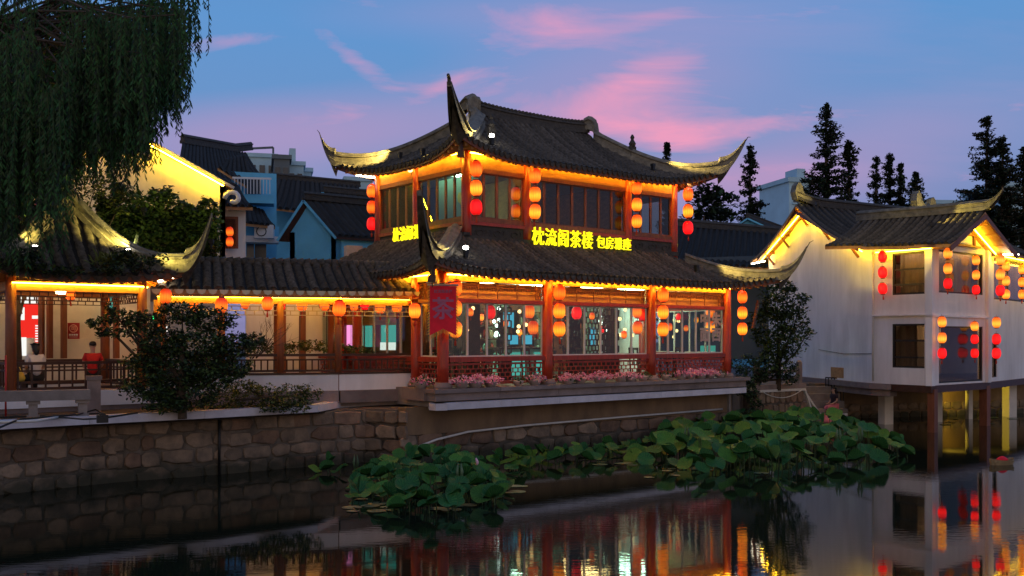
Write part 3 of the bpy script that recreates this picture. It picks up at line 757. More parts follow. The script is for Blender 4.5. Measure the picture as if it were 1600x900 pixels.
# mop strip of ridge tiles where the roof meets the upper wall
b = MB(); b.bb(1.5, 11.1, 1.30, 1.52, 4.28, 4.42); tp(b, 'wall_ridge', 'ridge', LR)
b = MB(); b.bb(1.66, 1.90, 1.3, 6.6, 4.36, 4.50); tp(b, 'wall_ridge', 'ridge', LR)
# upper storey ---------------------------------------------------------
for x, y in [(x, YU0) for x in XU] + [(1.9, YM), (1.9, YU1), (11.05, YU1)]: column(x, y, 4.15, 6.98, .155, 'red_wood', False)
def up_bay(ox, oy, dx, dy, w, panes, glassm='glass_up', inset=.15):
    e = Vector((dx, dy, 0)); nn = Vector((-dy, dx, 0)); O = Vector((ox, oy, 0)) + e * inset; ww = w - 2 * inset
    def P(u, z, o=.0): return O + e * u + nn * o + Z3 * z
    b = MB(); b.bar(P(0, 4.53), P(ww, 4.53), .10, .46)
    k = max(2, int(ww / .55))
    for i in range(k):
        c = (i + .5) * ww / k; pts = []
        for j in range(22):
            q = j / 21 * 2.2 * math.pi; r_ = .05 + .10 * (j / 21)
            pts.append(P(c + math.cos(q) * r_ * 1.6, 4.55 + math.sin(q) * r_, -.06))
        b.tube(pts, .016, 5)
    tp(b, 'carved_panel', 'ridge')
    b = MB(); b.bar(P(-.1, 4.80), P(ww + .1, 4.80), .20, .10); tp(b, 'sill_beam', 'red_wood')
    b = MB(); b.bar(P(0, 4.92), P(ww, 4.92), .12, .12); tp(b, 'window_rail', 'brown_wood')
    b = MB(); b.bar(P(0, 6.40), P(ww, 6.40), .14, .13); tp(b, 'window_rail', 'brown_wood')
    b = MB(); b.bar(P(-.1, 6.72), P(ww + .1, 6.72), .12, .50); tp(b, 'eave_beam', 'board')
    for i in range(panes):
        u0, u1 = ww * i / panes, ww * (i + 1) / panes; t = .045; b = MB()
        b.bar(P(u0 + t / 2, 4.98, .02), P(u0 + t / 2, 6.34, .02), t, .05); b.bar(P(u1 - t / 2, 4.98, .02), P(u1 - t / 2, 6.34, .02), t, .05)
        b.bar(P(u0 + t, 5.0, .02), P(u1 - t, 5.0, .02), .05, .04); b.bar(P(u0 + t, 6.32, .02), P(u1 - t, 6.32, .02), .05, .04)
        o = tp(b, 'window', 'brown_wood')
        g = MB(); g.bar(P(u0 + t, 5.66, .02), P(u1 - t, 5.66, .02), .008, 1.30); g.build('pane', glassm, o)
up_bay(1.9, 1.5, 1, 0, XU[1] - XU[0], 4); up_bay(XU[1], 1.5, 1, 0, XU[2] - XU[1], 7); up_bay(XU[2], 1.5, 1, 0, XU[3] - XU[2], 4)
up_bay(1.9, YM, 0, -1, YM - 1.5, 5, 'glass'); up_bay(1.9, YU1, 0, -1, YU1 - YM, 4)
up_bay(11.05, 1.5, 0, 1, YU1 - 1.5, 5)
b = MB(); b.bb(2.0, 11.0, YU1 - .1, YU1 + .05, 4.2, 7); tp(b, 'back_wall', 'dark_wood')
b = MB(); b.bb(1.95, 11.0, 1.55, 6.4, 4.2, 4.3); tp(b, 'upper_floor', 'dark_wood')
b = MB(); b.bb(1.95, 11.0, 1.55, 6.4, 6.62, 6.70); tp(b, 'upper_ceiling', 'plaster_warm')
b = MB(); b.bb(4.9, 5.0, 1.75, 6.4, 4.3, 6.6); tp(b, 'partition', 'board')
b = MB(); b.bb(8.6, 8.7, 1.75, 6.4, 4.3, 6.6); tp(b, 'partition', 'board')
for x, y, m in ((3.2, 3.6, 'room_cool'), (6.6, 4.6, 'room_dim'), (9.8, 4.8, 'room_dim')):
    b = MB(); b.lathe([(.22, 0), (.22, .06)], 12, (x, y, 6.54)); tp(b, 'upper_ceiling_light', m)
b = MB(); b.bb(2.55, 2.62, 1.75, YM - .15, 4.4, 6.4); tp(b, 'screen_cloth', 'green_cloth')
b = MB(); b.bb(2.15, 2.25, 1.8, YM - .2, 6.50, 6.56); tp(b, 'added_cloth_light', 'room_green')  # unseen strip added between glass and cloth to light the cloth
# golden relief on the cloth
gb = MB(); pl = [(-.48, .28), (-.40, .40), (-.1, .36), (.22, .38), (.45, .32), (.48, .1), (.40, -.02), (.38, -.34), (.28, -.36), (.26, -.05), (.05, -.10), (.02, -.40), (-.10, -.42), (-.12, -.1), (-.3, .02), (-.46, .12)]
gb.extr([(2.53, 2.35 - x * .9, 5.50 + z) for x, z in pl], (-.03, 0, 0)); tp(gb, 'gold_relief', 'yellow_paint')
# upper roof -----------------------------------------------------------
gu = lambda d: .42 * d + .071 * d * abs(d)
UR = tag(ob('upper_roof', None, tea))
UX0, UX1, UY0, UY1 = 1.15, 11.60, .70, 6.85
ULN, UWD = UX1 - UX0, UY1 - UY0; HT = UWD / 2
uf = Slope((UX0, UY0, 0), (1, 0, 0), (0, 1, 0), ULN, 6.76, gu, .42, .62, 2.8, HT, 2.5)
ul = Slope((UX0, UY0, 0), (0, 1, 0), (1, 0, 0), UWD, 6.76, gu, .42, .62, 2.8, 2.5, 2.5)
ur = Slope((UX1, UY0, 0), (0, 1, 0), (-1, 0, 0), UWD, 6.76, gu, .42, .62, 2.8, 2.5, 2.5)
ub = Slope((UX0, UY1, 0), (1, 0, 0), (0, -1, 0), ULN, 6.76, gu, .42, .62, 2.8, HT, 2.5)
dress(uf, UR, .225, .078, wall=.8); dress(ul, UR, .225, .078, wall=.8); dress(ur, UR, .3, .09, rows=False, wall=.8); dress(ub, UR, .3, .09, rows=False, rafters=False, drip=False)
ZR = 6.76 + gu(HT); GX0, GX1, YMID = UX0 + 2.5, UX1 - 2.5, (UY0 + UY1) / 2
for gx in (GX0, GX1):
    b = MB(); b.extr([(gx, UY0 + 2.45, 6.76 + gu(2.45) - .1), (gx, UY1 - 2.45, 6.76 + gu(2.45) - .1), (gx, YMID, ZR)], (.1 if gx < 5 else -.1, 0, 0)); tp(b, 'gable_wall', 'plaster', UR)
rp = [Vector((GX0 + .1 + (GX1 - GX0 - .2) * i / 20, YMID, ZR + .10 * abs(i / 10 - 1) ** 3)) for i in range(21)]
ridge_sweep(rp, .24, .34).build('main_ridge', 'ridge', UR)
rc = MB(); k = int((GX1 - GX0) / .17)
for i in range(k):
    x = GX0 + .2 + (GX1 - GX0 - .4) * i / (k - 1); rc.lathe([(.085, 0), (.08, .05), (.04, .085)], 8, (x, YMID, ZR + .32 + .10 * abs(2 * i / (k - 1) - 1) ** 3))
tag(rc.build('ridge_cap_tiles', 'tile', UR), kind='stuff')
def pre_path(sl, left, y_sign):
    gx = GX0 if left else GX1; sx = 1 if left else -1; pts = [Vector((gx + sx * .22, YMID + y_sign * .05, ZR + .16)), Vector((gx + sx * .12, YMID - y_sign * .08, ZR + .24)), Vector((gx + sx * .05, YMID - y_sign * .20, ZR + .20)), Vector((gx, YMID - y_sign * .34, ZR + .08))]
    for i in range(1, 5):
        d = HT - .30 - (HT - .30 - 2.5) * i / 5
        pts.append(Vector((gx, YMID - y_sign * (HT - d), 6.76 + gu(d) + .03)))
    return pts
tN, o1 = hip_ridge(UR, uf, True, 2.45, (-1, -1, 0), 1.55, .92, .44, .40, pre_path(uf, True, 1), power=1.8, m='horn')
tR, o2 = hip_ridge(UR, uf, False, 2.45, (1, -1, 0), .95, 1.12, .30, .40, pre_path(uf, False, 1), power=1.9, m='horn')
tLf, o3 = hip_ridge(UR, ub, True, 2.45, (-1, 1, 0), .50, .85, .30, .40, pre_path(ub, True, -1), power=1.9, m='horn')
hip_ridge(UR, ub, False, 2.45, (1, 1, 0), .85, 1.05, .28, .36, pre_path(ub, False, -1), m='horn')
for t_, o_, d_ in ((tLf, o3, (-.12, .10, .30)), (tR, o2, (.16, -.1, .10)), (tipR, h2, (.18, -.16, .22))):
    b = MB(); b.tube([t_ - Z3 * .05, t_ + Vector(d_) * .5 + Z3 * .05, t_ + Vector(d_)], [.022, .014, .008], 6); b.build('tip_rod', 'iron', o_)
b = MB(); b.tube([tN + Vector((0, 0, -.05)), tN + Vector((-.02, -.02, .10)), tN + Vector((-.12, -.12, .16)), tN + Vector((-.18, -.18, .12))], [.05, .05, .045, .02], 8); b.build('tip_curl', 'ridge', o1)
# small figures standing on the front ridges
for xx, yy in ((tl_x(768, 1.9), 1.9), (tl_x(988, 2.4), 2.4)):
    z = 6.76 + gu(yy - UY0) + .05; b = MB(); b.bb(xx - .12, xx - .05, yy - .05, yy + .05, z, z + .34); b.bb(xx + .05, xx + .12, yy - .05, yy + .05, z, z + .34); b.bb(xx - .14, xx + .14, yy - .06, yy + .06, z + .32, z + .46); b.lathe([(.10, 0), (.13, .1), (.05, .24), (.08, .32), (.03, .42)], 8, (xx, yy, z + .46)); tp(b, 'ridge_ornament', 'ridge', UR)
# hanging lamp boxes below the near roof corners
for sl, z in ((uf, 7.0), (lf, 3.35)):
    c = sl.P(-sl.ext + .3, -sl.ext + .3); b = MB(); b.box((c.x, c.y, c.z - .52), (.2, .2, .18), .78); b.bar((c.x, c.y, c.z - .45), (c.x, c.y, c.z - .1), .10, .10); b.bar((c.x, c.y, c.z - .75), (c.x, c.y, c.z - .55), .02, .02); tp(b, 'corner_drop', 'dark_wood', LR if z < 5 else UR)
# LED strips along the eave beams (lit lamps of the place)
def led(p0, p1, m, w=.035, name='led_strip', parent=None): b = MB(); b.bar(p0, p1, w, w); return b.build(name, m, parent or tea)
led((0, -.22, 3.10), (12.1, -.22, 3.10), 'led_soft'); led((-.22, .1, 3.10), (-.22, 7.8, 3.10), 'led_soft')
led((1.9, YU0 - .22, 6.86), (11.05, YU0 - .22, 6.86), 'led_amber'); led((1.9 - .22, 1.5, 6.86), (1.9 - .22, 6.4, 6.86), 'led_amber')
for a_, b_ in (((12.25, -.30, 3.22), (12.75, -.55, 3.33)), ((11.15, 1.15, 6.86), (11.65, .95, 6.95)), ((1.6, 6.6, 6.80), (1.35, 7.0, 6.86)), ((1.75, 6.5, 6.78), (1.55, 6.75, 6.80))):
    led(a_, b_, 'tube_white', .05, 'lamp_tube')
b = MB(); b.lathe([(.05, 0), (.08, .03), (.08, .13), (.05, .16)], 8, (1.62, tl_y(641, 1.62), 6.62)); tp(b, 'bulb', 'bulb_warm')
# small flood lamps standing on the tiles, aimed at the horns
def flood(local_pos, target, label, energy=40, size=60, col=(1, .72, .18), show=True, root=None, mtx=None):
    p = TL(*local_pos); o = thing('roof_flood_lamp', label, 'lamp', p, TH, 'flood lamps on the roofs')
    b = MB(); b.bb(-.05, .05, -.05, .05, -.12, .0); b.box((0, 0, .05), (.13, .13, .10)); b.build('housing', 'iron', o)
    if show:
        g = MB(); g.lathe([(.055, -.02), (.075, .03), (.055, .085)], 10, (0, 0, .12)); g.build('lens', 'spot_white', o)
    l = bpy.data.lights.new('flood', 'SPOT'); l.energy = energy * (7.0 if not show else 4.0); l.color = col; l.spot_size = R(size); l.spot_blend = .6; l.shadow_soft_size = .05
    lo_ = bpy.data.objects.new('light_beam', l); COL.objects.link(lo_); lo_.parent = o; lo_.location = (0, 0, .26)
    dv = (Matrix.Rotation(-TH, 3, 'Z') @ (Vector(target) - p - Z3 * .26)); lo_.rotation_euler = dv.to_track_quat('-Z', 'Y').to_euler()
    return o
def on_roof(sl, a, d): p = sl.P(a, d); return (p.x, p.y, p.z + .2)
flood(on_roof(lf, 1.55, .75), TL(-2.2, -2.2, 4.5), 'small white flood lamp on the lower tiles right of the near horn', 75)
flood(on_roof(ll, 1.35, .9), TL(-2.2, -2.2, 4.5), 'small white flood lamp on the lower tiles left of the near horn', 75)
flood(on_roof(uf, 1.75, .85), TL(0, -.4, 7.9), 'small white flood lamp on the upper tiles beside the tall horn', 95)
flood(on_roof(uf, ULN - 1.6, .8), TL(12.4, .2, 8.0), 'dark flood lamp on the upper tiles below the right horn', 170, 50, show=False)
flood(on_roof(lf, lf.ln - 2.2, .85), TL(13.6, -1.4, 4.0), 'dark flood lamp on the lower tiles below the right horn', 150, 55, show=False)
flood(on_roof(ul, UWD - 1.7, .75), TL(.5, 8.1, 7.6), 'dark flood lamp on the upper tiles below the far left horn', 190, 60, show=False)
flood(on_roof(ul, 2.6, .4), TL(.6, 1.4, 7.3), 'dark flood lamp on the left slope of the upper roof', 120, 70, show=False)
# neon signs ------------------------------------------------------------
def neon_sign(label, chars, start, step, size, ydir, name='neon_sign', sx=1.0):
    s = thing(name, label, 'sign', TL(*start), TH if ydir == 'x' else TH - math.pi / 2)
    for i, ch in enumerate(chars):
        me = text_mesh(ch, size, .03, -size * .003, 'neon'); ob('character', me, s, (step * i, 0, 0), rot=(R(90), 0, 0), scale=(sx, 1, 1))
    b = MB(); b.bar((-size * .4, .06, -.15), (step * (len(chars) - .6), .06, -.15), .03, .03); b.bar((-size * .4, .06, .15), (step * (len(chars) - .6), .06, .15), .03, .03); b.build('rail', 'iron', s)
    return s
ys = 1.20
xa, xb = tl_x(841, ys), tl_x(918, ys)
neon_sign('large yellow neon characters spelling the tea house name under the front upper windows', '枕流阁茶楼', (xa, ys, tl_z(xa, ys, 371)), (xb - xa) / 4, .60, 'x', sx=(xb - xa) / 4 / .62)
xa, xb = tl_x(939, ys), tl_x(980, ys)
neon_sign('smaller yellow neon characters after the tea house name', '包房雅座', (xa, ys, tl_z(xa, ys, 380)), (xb - xa) / 3, .44, 'x', sx=(xb - xa) / 3 / .46)
xs = 1.58
ya, yb = tl_y(619, xs), tl_y(651, xs)
neon_sign('yellow neon characters on the left side of the tea house half behind the horn', '枕流阁茶楼', (xs, ya, tl_z(xs, ya, 371)), abs(yb - ya) / 3, .58, 'y', sx=abs(yb - ya) / 3 / .60)
# red tea banner at the corner --------------------------------------------
bx, by = -.38, -.55
bn = thing('tea_banner', 'red hanging banner with a large tea character and golden fringe', 'banner', TL(bx, by, tl_z(bx, by, 523)), TH + R(-24))
hW, hH = .36, 1.30
b = MB(); b.extr([(-hW, 0, hH), (hW, 0, hH), (hW, 0, -.02), (0, 0, .16), (-hW, 0, -.02)], (0, .012, 0)); b.build('cloth', 'cloth_red', bn)
b = MB(); b.tube([(-hW - .06, .0, hH + .03), (hW + .06, .0, hH + .03)], .028, 8); b.build('rod', 'pot', bn, True)
b = MB()
for s_ in (-1, 1):
    for i in range(17):
        z = .02 + i * .077; b.extr([(s_ * hW, -.004, z), (s_ * (hW + .075), -.004, z - .03), (s_ * hW, -.004, z + .055)], (0, .012, 0))
for i in range(19):
    x = -hW + 2 * hW * i / 18; z = .16 - abs(x) * .5; b.bar((x, 0, z), (x, 0, z - .11), .018, .012)
b.build('fringe', 'gold_fringe', bn)
ob('character', text_mesh('茶', .62, .004, .012, 'pale_ink'), bn, (0, -.008, .66), rot=(R(90), 0, 0))
ob('small_characters', text_mesh('枕流阁茶楼', .10, .003, .002, 'pale_ink'), bn, (0, -.008, 1.15), rot=(R(90), 0, 0))
b = MB(); b.bar((-.1, .05, hH + .06), (.55, .35, hH + .16), .03, .03); b.build('bracket', 'iron', bn)
# pale characters stuck to the right bay windows
wx = tl_x(1108, .03)
wc = thing('window_characters', 'four pale characters stuck on the right ground floor window', 'sign', TL(wx, -.02, tl_z(wx, -.02, 512)), TH)
for i, ch in enumerate('中朱面西'): ob('character', text_mesh(ch, .50, .004, .02, 'pot'), wc, ((i % 2 - .5) * .62, -.01, (.25 if i < 2 else -.27)), rot=(R(90), 0, 0))
# ================================================================== lanterns
LAN = {}
def lantern_parts():
    prof = [(.075, -.235), (.13, -.20), (.172, -.13), (.185, -.05), (.185, .05), (.176, .13), (.14, .20), (.085, .235)]
    for k in ('lamp_orange', 'lamp_amber', 'lamp_yellow', 'lamp_red'):
        b = MB(); b.lathe(prof, 20); LAN[k] = b.mesh('lantern_paper', k, True)
    b = MB(); b.lathe([(.085, 0), (.095, .01), (.095, .03), (.07, .045)], 14); LAN['cap'] = b.mesh('lantern_cap', 'lamp_cap', True)
    b = MB(); b.lathe([(.012, 0), (.02, -.03), (.012, -.06), (.028, -.09), (.034, -.22)], 8); LAN['tassel'] = b.mesh('lantern_tassel', 'tassel', True)
    b = MB(); b.tube([(0, 0, .25), (0, 0, .36)], .006, 5); LAN['cord'] = b.mesh('lantern_cord', 'tassel')
lantern_parts()
def lantern(p, kind, label, group, s=1.0, tassel=False, sx=1.0):
    o = thing('paper_lantern', label, 'lantern', p, rnd(0, 6), group)
    s *= .91; o.scale = (s * sx, s * sx, s); o.rotation_euler = (rnd(-.06, .06), rnd(-.06, .06), rnd(0, 6))
    ob('paper', LAN[kind], o); ob('cap', LAN['cap'], o, (0, 0, .225)); ob('cap', LAN['cap'], o, (0, 0, -.265)); ob('cord', LAN['cord'], o)
    if tassel: ob('tassel', LAN['tassel'], o, (0, 0, -.26))
    return o
CN = {'lamp_orange': 'orange', 'lamp_amber': 'deep orange', 'lamp_yellow': 'yellow', 'lamp_red': 'red'}
KEY = {'o': 'lamp_orange', 'a': 'lamp_amber', 'y': 'lamp_yellow', 'r': 'lamp_red'}
POS = ('top', 'middle', 'bottom')
def string3(px, ys, D, kinds, where, group, s=1.0, sx=1.0):
    n = len(ys)
    for i, (y, k) in enumerate(zip(ys, kinds)):
        pos = POS[i] if n == 3 else ('upper', 'lower')[i]
        lantern(W(px, y, D), KEY[k], f'{pos} {CN[KEY[k]]} paper lantern of the string {where}', group, s, i == n - 1, sx)
def depth_at(px, y): return TL(tl_x(px, y), y).y
G = 'lanterns strung on the tea house'
for px, ys, kk, w in ((744, (264, 294, 324), 'aor', 'beside the near corner column upstairs'), (836, (275, 304, 331), 'aoo', 'upstairs above the start of the long sign'),
                      (995, (294, 320, 346), 'aoo', 'upstairs above the end of the long sign')):
    string3(px, ys, depth_at(px, 1.12), kk, w, G, 1.07 if px < 900 else 1.03)
string3(1075, (304, 330, 356), TL(12.0, .75).y, 'aor', 'hanging from the upper right eave', G, 1.08)
string3(581, (299, 324, 350), TL(1.2, 7.1).y, 'aar', 'hanging from the upper left eave', G, 1.0)
for px, ys, w in ((712, (450, 482, 515), 'beside the red tea banner'), (874, (457, 486, 514), 'at the second ground floor column'), (1036, (461, 488, 515), 'at the third ground floor column')):
    string3(px, ys, depth_at(px, -.33), 'aoo', w, G, 1.0 if px < 800 else 1.03, 1.03)
string3(1160, (464, 489, 514), TL(12.75, -.5).y, 'aoo', 'hanging from the lower right eave', G, 1.0)
lantern(W(648, 486, TL(-.9, .6).y), 'lamp_orange', 'single orange lantern just left of the red tea banner', G, .95, True)
# inside the ground floor
G2 = 'lanterns hung inside the tea house'
for px, y, yl, k, w in ((766, 488, 1.2, 'r', 'red lantern behind the first bay glass'), (827, 487, .6, 'a', 'upper orange lantern behind the first bay glass near the second column'), (833, 512, .6, 'a', 'lower orange lantern behind the first bay glass near the second column'),
                        (733, 500, 3.5, 'a', 'small orange lantern deep inside the first bay'), (901, 489, 1.0, 'r', 'red lantern behind the second bay glass'), (905, 508, 3.0, 'a', 'small orange lantern deep inside the second bay'), (995, 487, .6, 'a', 'upper orange lantern behind the second bay glass near the third column'),
                        (996, 512, .6, 'a', 'lower orange lantern behind the second bay glass near the third column'), (1004, 492, 1.4, 'r', 'red lantern behind the second bay near the third column'), (975, 523, 2.4, 'a', 'small orange lantern low inside the second bay'), (1110, 488, .6, 'a', 'upper orange lantern among the pale window characters'), (1110, 511, .6, 'o', 'lower orange lantern among the pale window characters'),
                        (1046, 511, 1.2, 'a', 'small orange lantern inside the third bay')):
    s = .62 if 'small' in w else .95
    lantern(W(px, y, depth_at(px, yl)), KEY[k], w, G2, s, False)
random.seed(55)
for i, (px, y, yl, k) in enumerate(((735, 488, 1.6, 'a'), (752, 496, 4.6, 'o'), (790, 505, 3.0, 'a'), (812, 520, 4.2, 'o'), (741, 515, 5.2, 'o'), (886, 497, 3.4, 'a'), (925, 494, 2.4, 'a'), (942, 515, 4.4, 'r'), (962, 498, 3.6, 'o'), (1060, 495, 2.0, 'r'), (1072, 513, 3.6, 'a'), (1088, 500, 4.4, 'o'))):
    bay = 'first' if px < 850 else 'second' if px < 1010 else 'third'
    lantern(W(px, y, depth_at(px, yl)), KEY[k], ('tiny ', 'little ', 'dim ', 'round ')[i % 4] + CN[KEY[k]] + f' lantern far inside the {bay} bay', G2, .55, True)
for px, y, yl in ((806, 303, 2.0), (806, 330, 2.0)): lantern(W(px, y, depth_at(px, yl)), 'lamp_amber', f"{'upper' if y < 320 else 'lower'} orange lantern behind the upstairs glass left of the long sign", G2, .95)
# frosted bulbs hanging in clusters
def pendant(p, m, label, n, r=.06):
    o = thing('pendant_cluster', label, 'lamp', p, 0, 'pendant lamps inside the tea house'); random.seed(int(p.x * 100))
    top = 1.1 + rnd(0, .1)
    b = MB()
    for i in range(n):
        x, y, z = rnd(-.28, .28), rnd(-.25, .25), rnd(-.55, .5)
        g = MB(); g.lathe([(r * .4, -r), (r * .85, -r * .6), (r, 0), (r * .8, r * .65), (r * .3, r)], 10, (x, y, z)); g.build('bulb', m, o, True); b.bar((x, y, z + r), (x, y, top), .008)
    b.box((0, 0, top), (.6, .6, .04)); b.build('cords', 'iron', o)
for i, (px, y, yl, m, w) in enumerate(((738, 505, 2.6, 'bulb_warm', 'warm'), (778, 500, 4.0, 'bulb_white', 'white'), (822, 498, 2.2, 'bulb_warm', 'warm'), (978, 505, 2.6, 'bulb_warm', 'warm'), (948, 500, 4.5, 'bulb_white', 'white'), (1052, 508, 2.6, 'bulb_warm', 'warm'))):
    pl_ = ('first bay near the banner', 'middle of the first bay', 'first bay near its right column', 'second bay near its right column', 'middle of the second bay', 'third bay')[i]
    pendant(W(px, y, depth_at(px, yl)), m, f'cluster of small {w} pendant bulbs inside the {pl_}', 7)
# ------------------------------------------------------------------ furniture inside the tea house
def round_leaf_plant(p, label, s=1.0, n=34, m='leaf_mid'):
    o = thing('potted_plant', label, 'plant', p, 0, 'plants in the tea house'); b = MB(); b.lathe([(.10 * s, 0), (.15 * s, .22 * s), (.16 * s, .24 * s)], 12); b.build('pot', 'pot', o, True)
    l = MB()
    for i in range(n):
        a, t = rnd(0, 6.28), rnd(.3, 1.1); d = Vector((math.cos(a) * math.sin(t), math.sin(a) * math.sin(t), math.cos(t))); ln = rnd(.35, .6) * s; sd = d.cross(Z3).normalized() * .045 * s; q = Vector((0, 0, .22 * s)); mid = q + d * ln * .55; e = q + d * ln - Z3 * ln * .18
        l.add([q, mid + sd, e, mid - sd], [(0, 1, 2, 3)])
    l.build('leaves', m, o)
round_leaf_plant(TL(.95, .55, .62), 'green leafy plant on the sill inside the first bay near the banner', .9)
round_leaf_plant(TL(2.05, .6, .62), 'spiky green plant on the sill in the middle of the first bay', .9)
def table_set(p, label, k):
    o = thing('tea_table', label, 'table', p, TH, 'tables in the tea house')
    b = MB(); b.box((0, 0, .74), (1.2, .8, .05)); b.build('tabletop', 'dark_wood', o)
    for x in (-.52, .52):
        for y in (-.32, .32): b = MB(); b.box((x, y, .36), (.06, .06, .72)); b.build('leg', 'dark_wood', o)
    for x, sgn in ((-.95, 1), (.95, -1)):
        c = thing('wooden_chair', f"{'left' if sgn > 0 else 'right'} dark wooden chair at the {k} tea table", 'chair', p + U * x, TH if sgn > 0 else TH + math.pi, 'chairs in the tea house')
        b = MB(); b.box((0, 0, .45), (.44, .44, .04)); b.build('seat', 'dark_wood', c)
        for xx in (-.19, .19):
            for yy in (-.19, .19): b = MB(); b.box((xx, yy, .22), (.04, .04, .44)); b.build('leg', 'dark_wood', c)
        b = MB()
        for yy in (-.19, 0, .19): b.bar((-.2, yy, .45), (-.24, yy, 1.0), .035)
        b.bar((-.24, -.21, 1.0), (-.24, .21, 1.0), .05, .08); b.build('backrest', 'dark_wood', c)
for x, y, k in ((1.7, 1.3, 'first bay'), (5.2, 1.3, 'second bay'), (10.1, 1.4, 'third bay'), (2.4, 4.4, 'rear')):
    table_set(TL(x, y, 0), f'dark wooden tea table set in the {k}', k)
# counter with teal panels and screens in the second bay
ct = thing('service_counter', 'teal panelled service counter with dark top in the second bay', 'counter', TL(4.3, 2.7, 0), TH)
b = MB(); b.bb(0, 2.0, 0, .6, 0, 1.0); b.build('body', 'teal_paint', ct); b = MB(); b.bb(-.1, 2.1, -.1, .7, 1.0, 1.06); b.build('top', 'dark_wood', ct)
for x in (.25, 1.25):
    b = MB(); b.bb(x, x + .6, -.03, -.01, .15, .9); b.build('panel', 'screen_teal', ct)
for x, z, m in ((.3, 1.08, 'screen_blue'), (.9, 1.08, 'screen_blue')):
    sc_ = thing('counter_screen', f"{'left' if x < .5 else 'right'} glowing blue screen on the service counter", 'screen', TL(4.3 + x, 2.9, z), TH); b = MB(); b.bb(0, .46, 0, .04, .06, .40); b.build('bezel', 'iron', sc_); b = MB(); b.bb(.02, .44, -.008, .0, .08, .38); b.build('display', m, sc_); b = MB(); b.box((.23, .03, .03), (.2, .16, .06)); b.build('stand', 'iron', sc_)
# shelves of jars along the back wall
random.seed(11)
for i, x in enumerate((1.5, 3.9, 6.2, 8.4)):
    sh = thing('display_shelf', ('first', 'second', 'third', 'fourth')[i] + ' tall dark display shelf along the back wall counting from the banner', 'shelf', TL(x, 6.2, 0), TH)
    b = MB(); b.bb(-.75, -.68, -.2, .2, 0, 2.4); b.bb(.68, .75, -.2, .2, 0, 2.4); b.build('upright', 'dark_wood', sh)
    for z in (.3, .8, 1.3, 1.8, 2.3):
        b = MB(); b.bb(-.68, .68, -.2, .2, z, z + .04); b.build('shelf_board', 'dark_wood', sh)
        if z < 2.3:
            for k in range(5):
                xx = -.55 + k * .27 + rnd(-.03, .03); hh = rnd(.16, .34); r_ = rnd(.06, .10)
                j = ob('tea_jar', None, None, TL(x + xx, 6.15, z + .04), TH); tag(j, f'{("first", "second", "third", "fourth", "fifth")[k]} jar on the {("lowest", "second", "third", "fourth")[int((z - .3) / .5 + .1)]} board of the {("first", "second", "third", "fourth")[i]} display shelf', 'jar', 'tea jars on display shelves')
                b = MB(); b.lathe([(r_ * .7, 0), (r_, hh * .4), (r_ * .9, hh * .8), (r_ * .5, hh)], 10); b.build('body', random.choice(['pot', 'teal_paint', 'poster_pink', 'plate', 'green_cloth', 'red_wood']), j, True)
                b = MB(); b.lathe([(r_ * .55, 0), (r_ * .3, .05)], 10, (0, 0, hh)); b.build('lid', 'dark_wood', j, True)
# lit teal panels deep in the room
for px0, px1, y0, y1, yl, m, w in ((787, 803, 488, 512, 5.8, 'screen_blue', 'square blue light panel deep in the first bay'), (728, 750, 530, 545, 5.6, 'screen_teal', 'low teal light panel deep in the first bay'), (922, 930, 512, 540, 5.2, 'screen_blue', 'narrow blue light panel deep in the second bay'), (893, 912, 505, 530, 5.9, 'green_cloth', 'pale board deep in the second bay'), (1095, 1118, 540, 552, 4.8, 'screen_teal', 'low teal light panel deep in the third bay')):
    xa, xb = tl_x(px0, yl), tl_x(px1, yl); za, zb = tl_z(xa, yl, y1), tl_z(xa, yl, y0)
    o = thing('light_panel', w, 'panel', TL(xa, yl, max(za, .05)), TH); b = MB(); b.bb(-.03, xb - xa + .03, .03, .08, -.03, zb - za + .03); b.build('frame', 'dark_wood', o); b = MB(); b.bb(0, xb - xa, 0, .028, 0, zb - za); b.build('face', m, o)
# carved leaf screen in the second bay
ls = thing('carved_screen', 'pierced dark carved screen standing in the second bay', 'screen', TL(6.3, 1.9, 0), TH); random.seed(5); b = MB()
b.bar((-.7, 0, 0), (-.7, 0, 2.3), .07); b.bar((.7, 0, 0), (.7, 0, 2.3), .07); b.bar((-.7, 0, 2.3), (.7, 0, 2.3), .07); b.bar((-.7, 0, .1), (.7, 0, .1), .07); b.build('frame', 'dark_wood', ls); b = MB()
for i in range(90):
    x, z, r_, a = rnd(-.62, .62), rnd(.25, 2.2), rnd(.05, .12), rnd(0, 6.28); b.extr([(x + math.cos(a + q) * r_ * (1 if k % 2 else .5), 0, z + math.sin(a + q) * r_ * (1 if k % 2 else .5)) for k, q in enumerate([j * 1.0472 for j in range(6)])], (0, .02, 0))
b.build('fretwork', 'dark_wood', ls)
# red and gold scroll
sr = thing('hanging_scroll', 'red and cream hanging scroll in the first bay', 'scroll', TL(1.15, 2.2, .95), TH); b = MB(); b.bb(-.14, .14, 0, .02, 0, 1.0); b.build('paper', 'poster_red', sr); b = MB(); b.bb(-.07, .07, -.012, 0, .15, .55); b.build('picture', 'plate', sr)
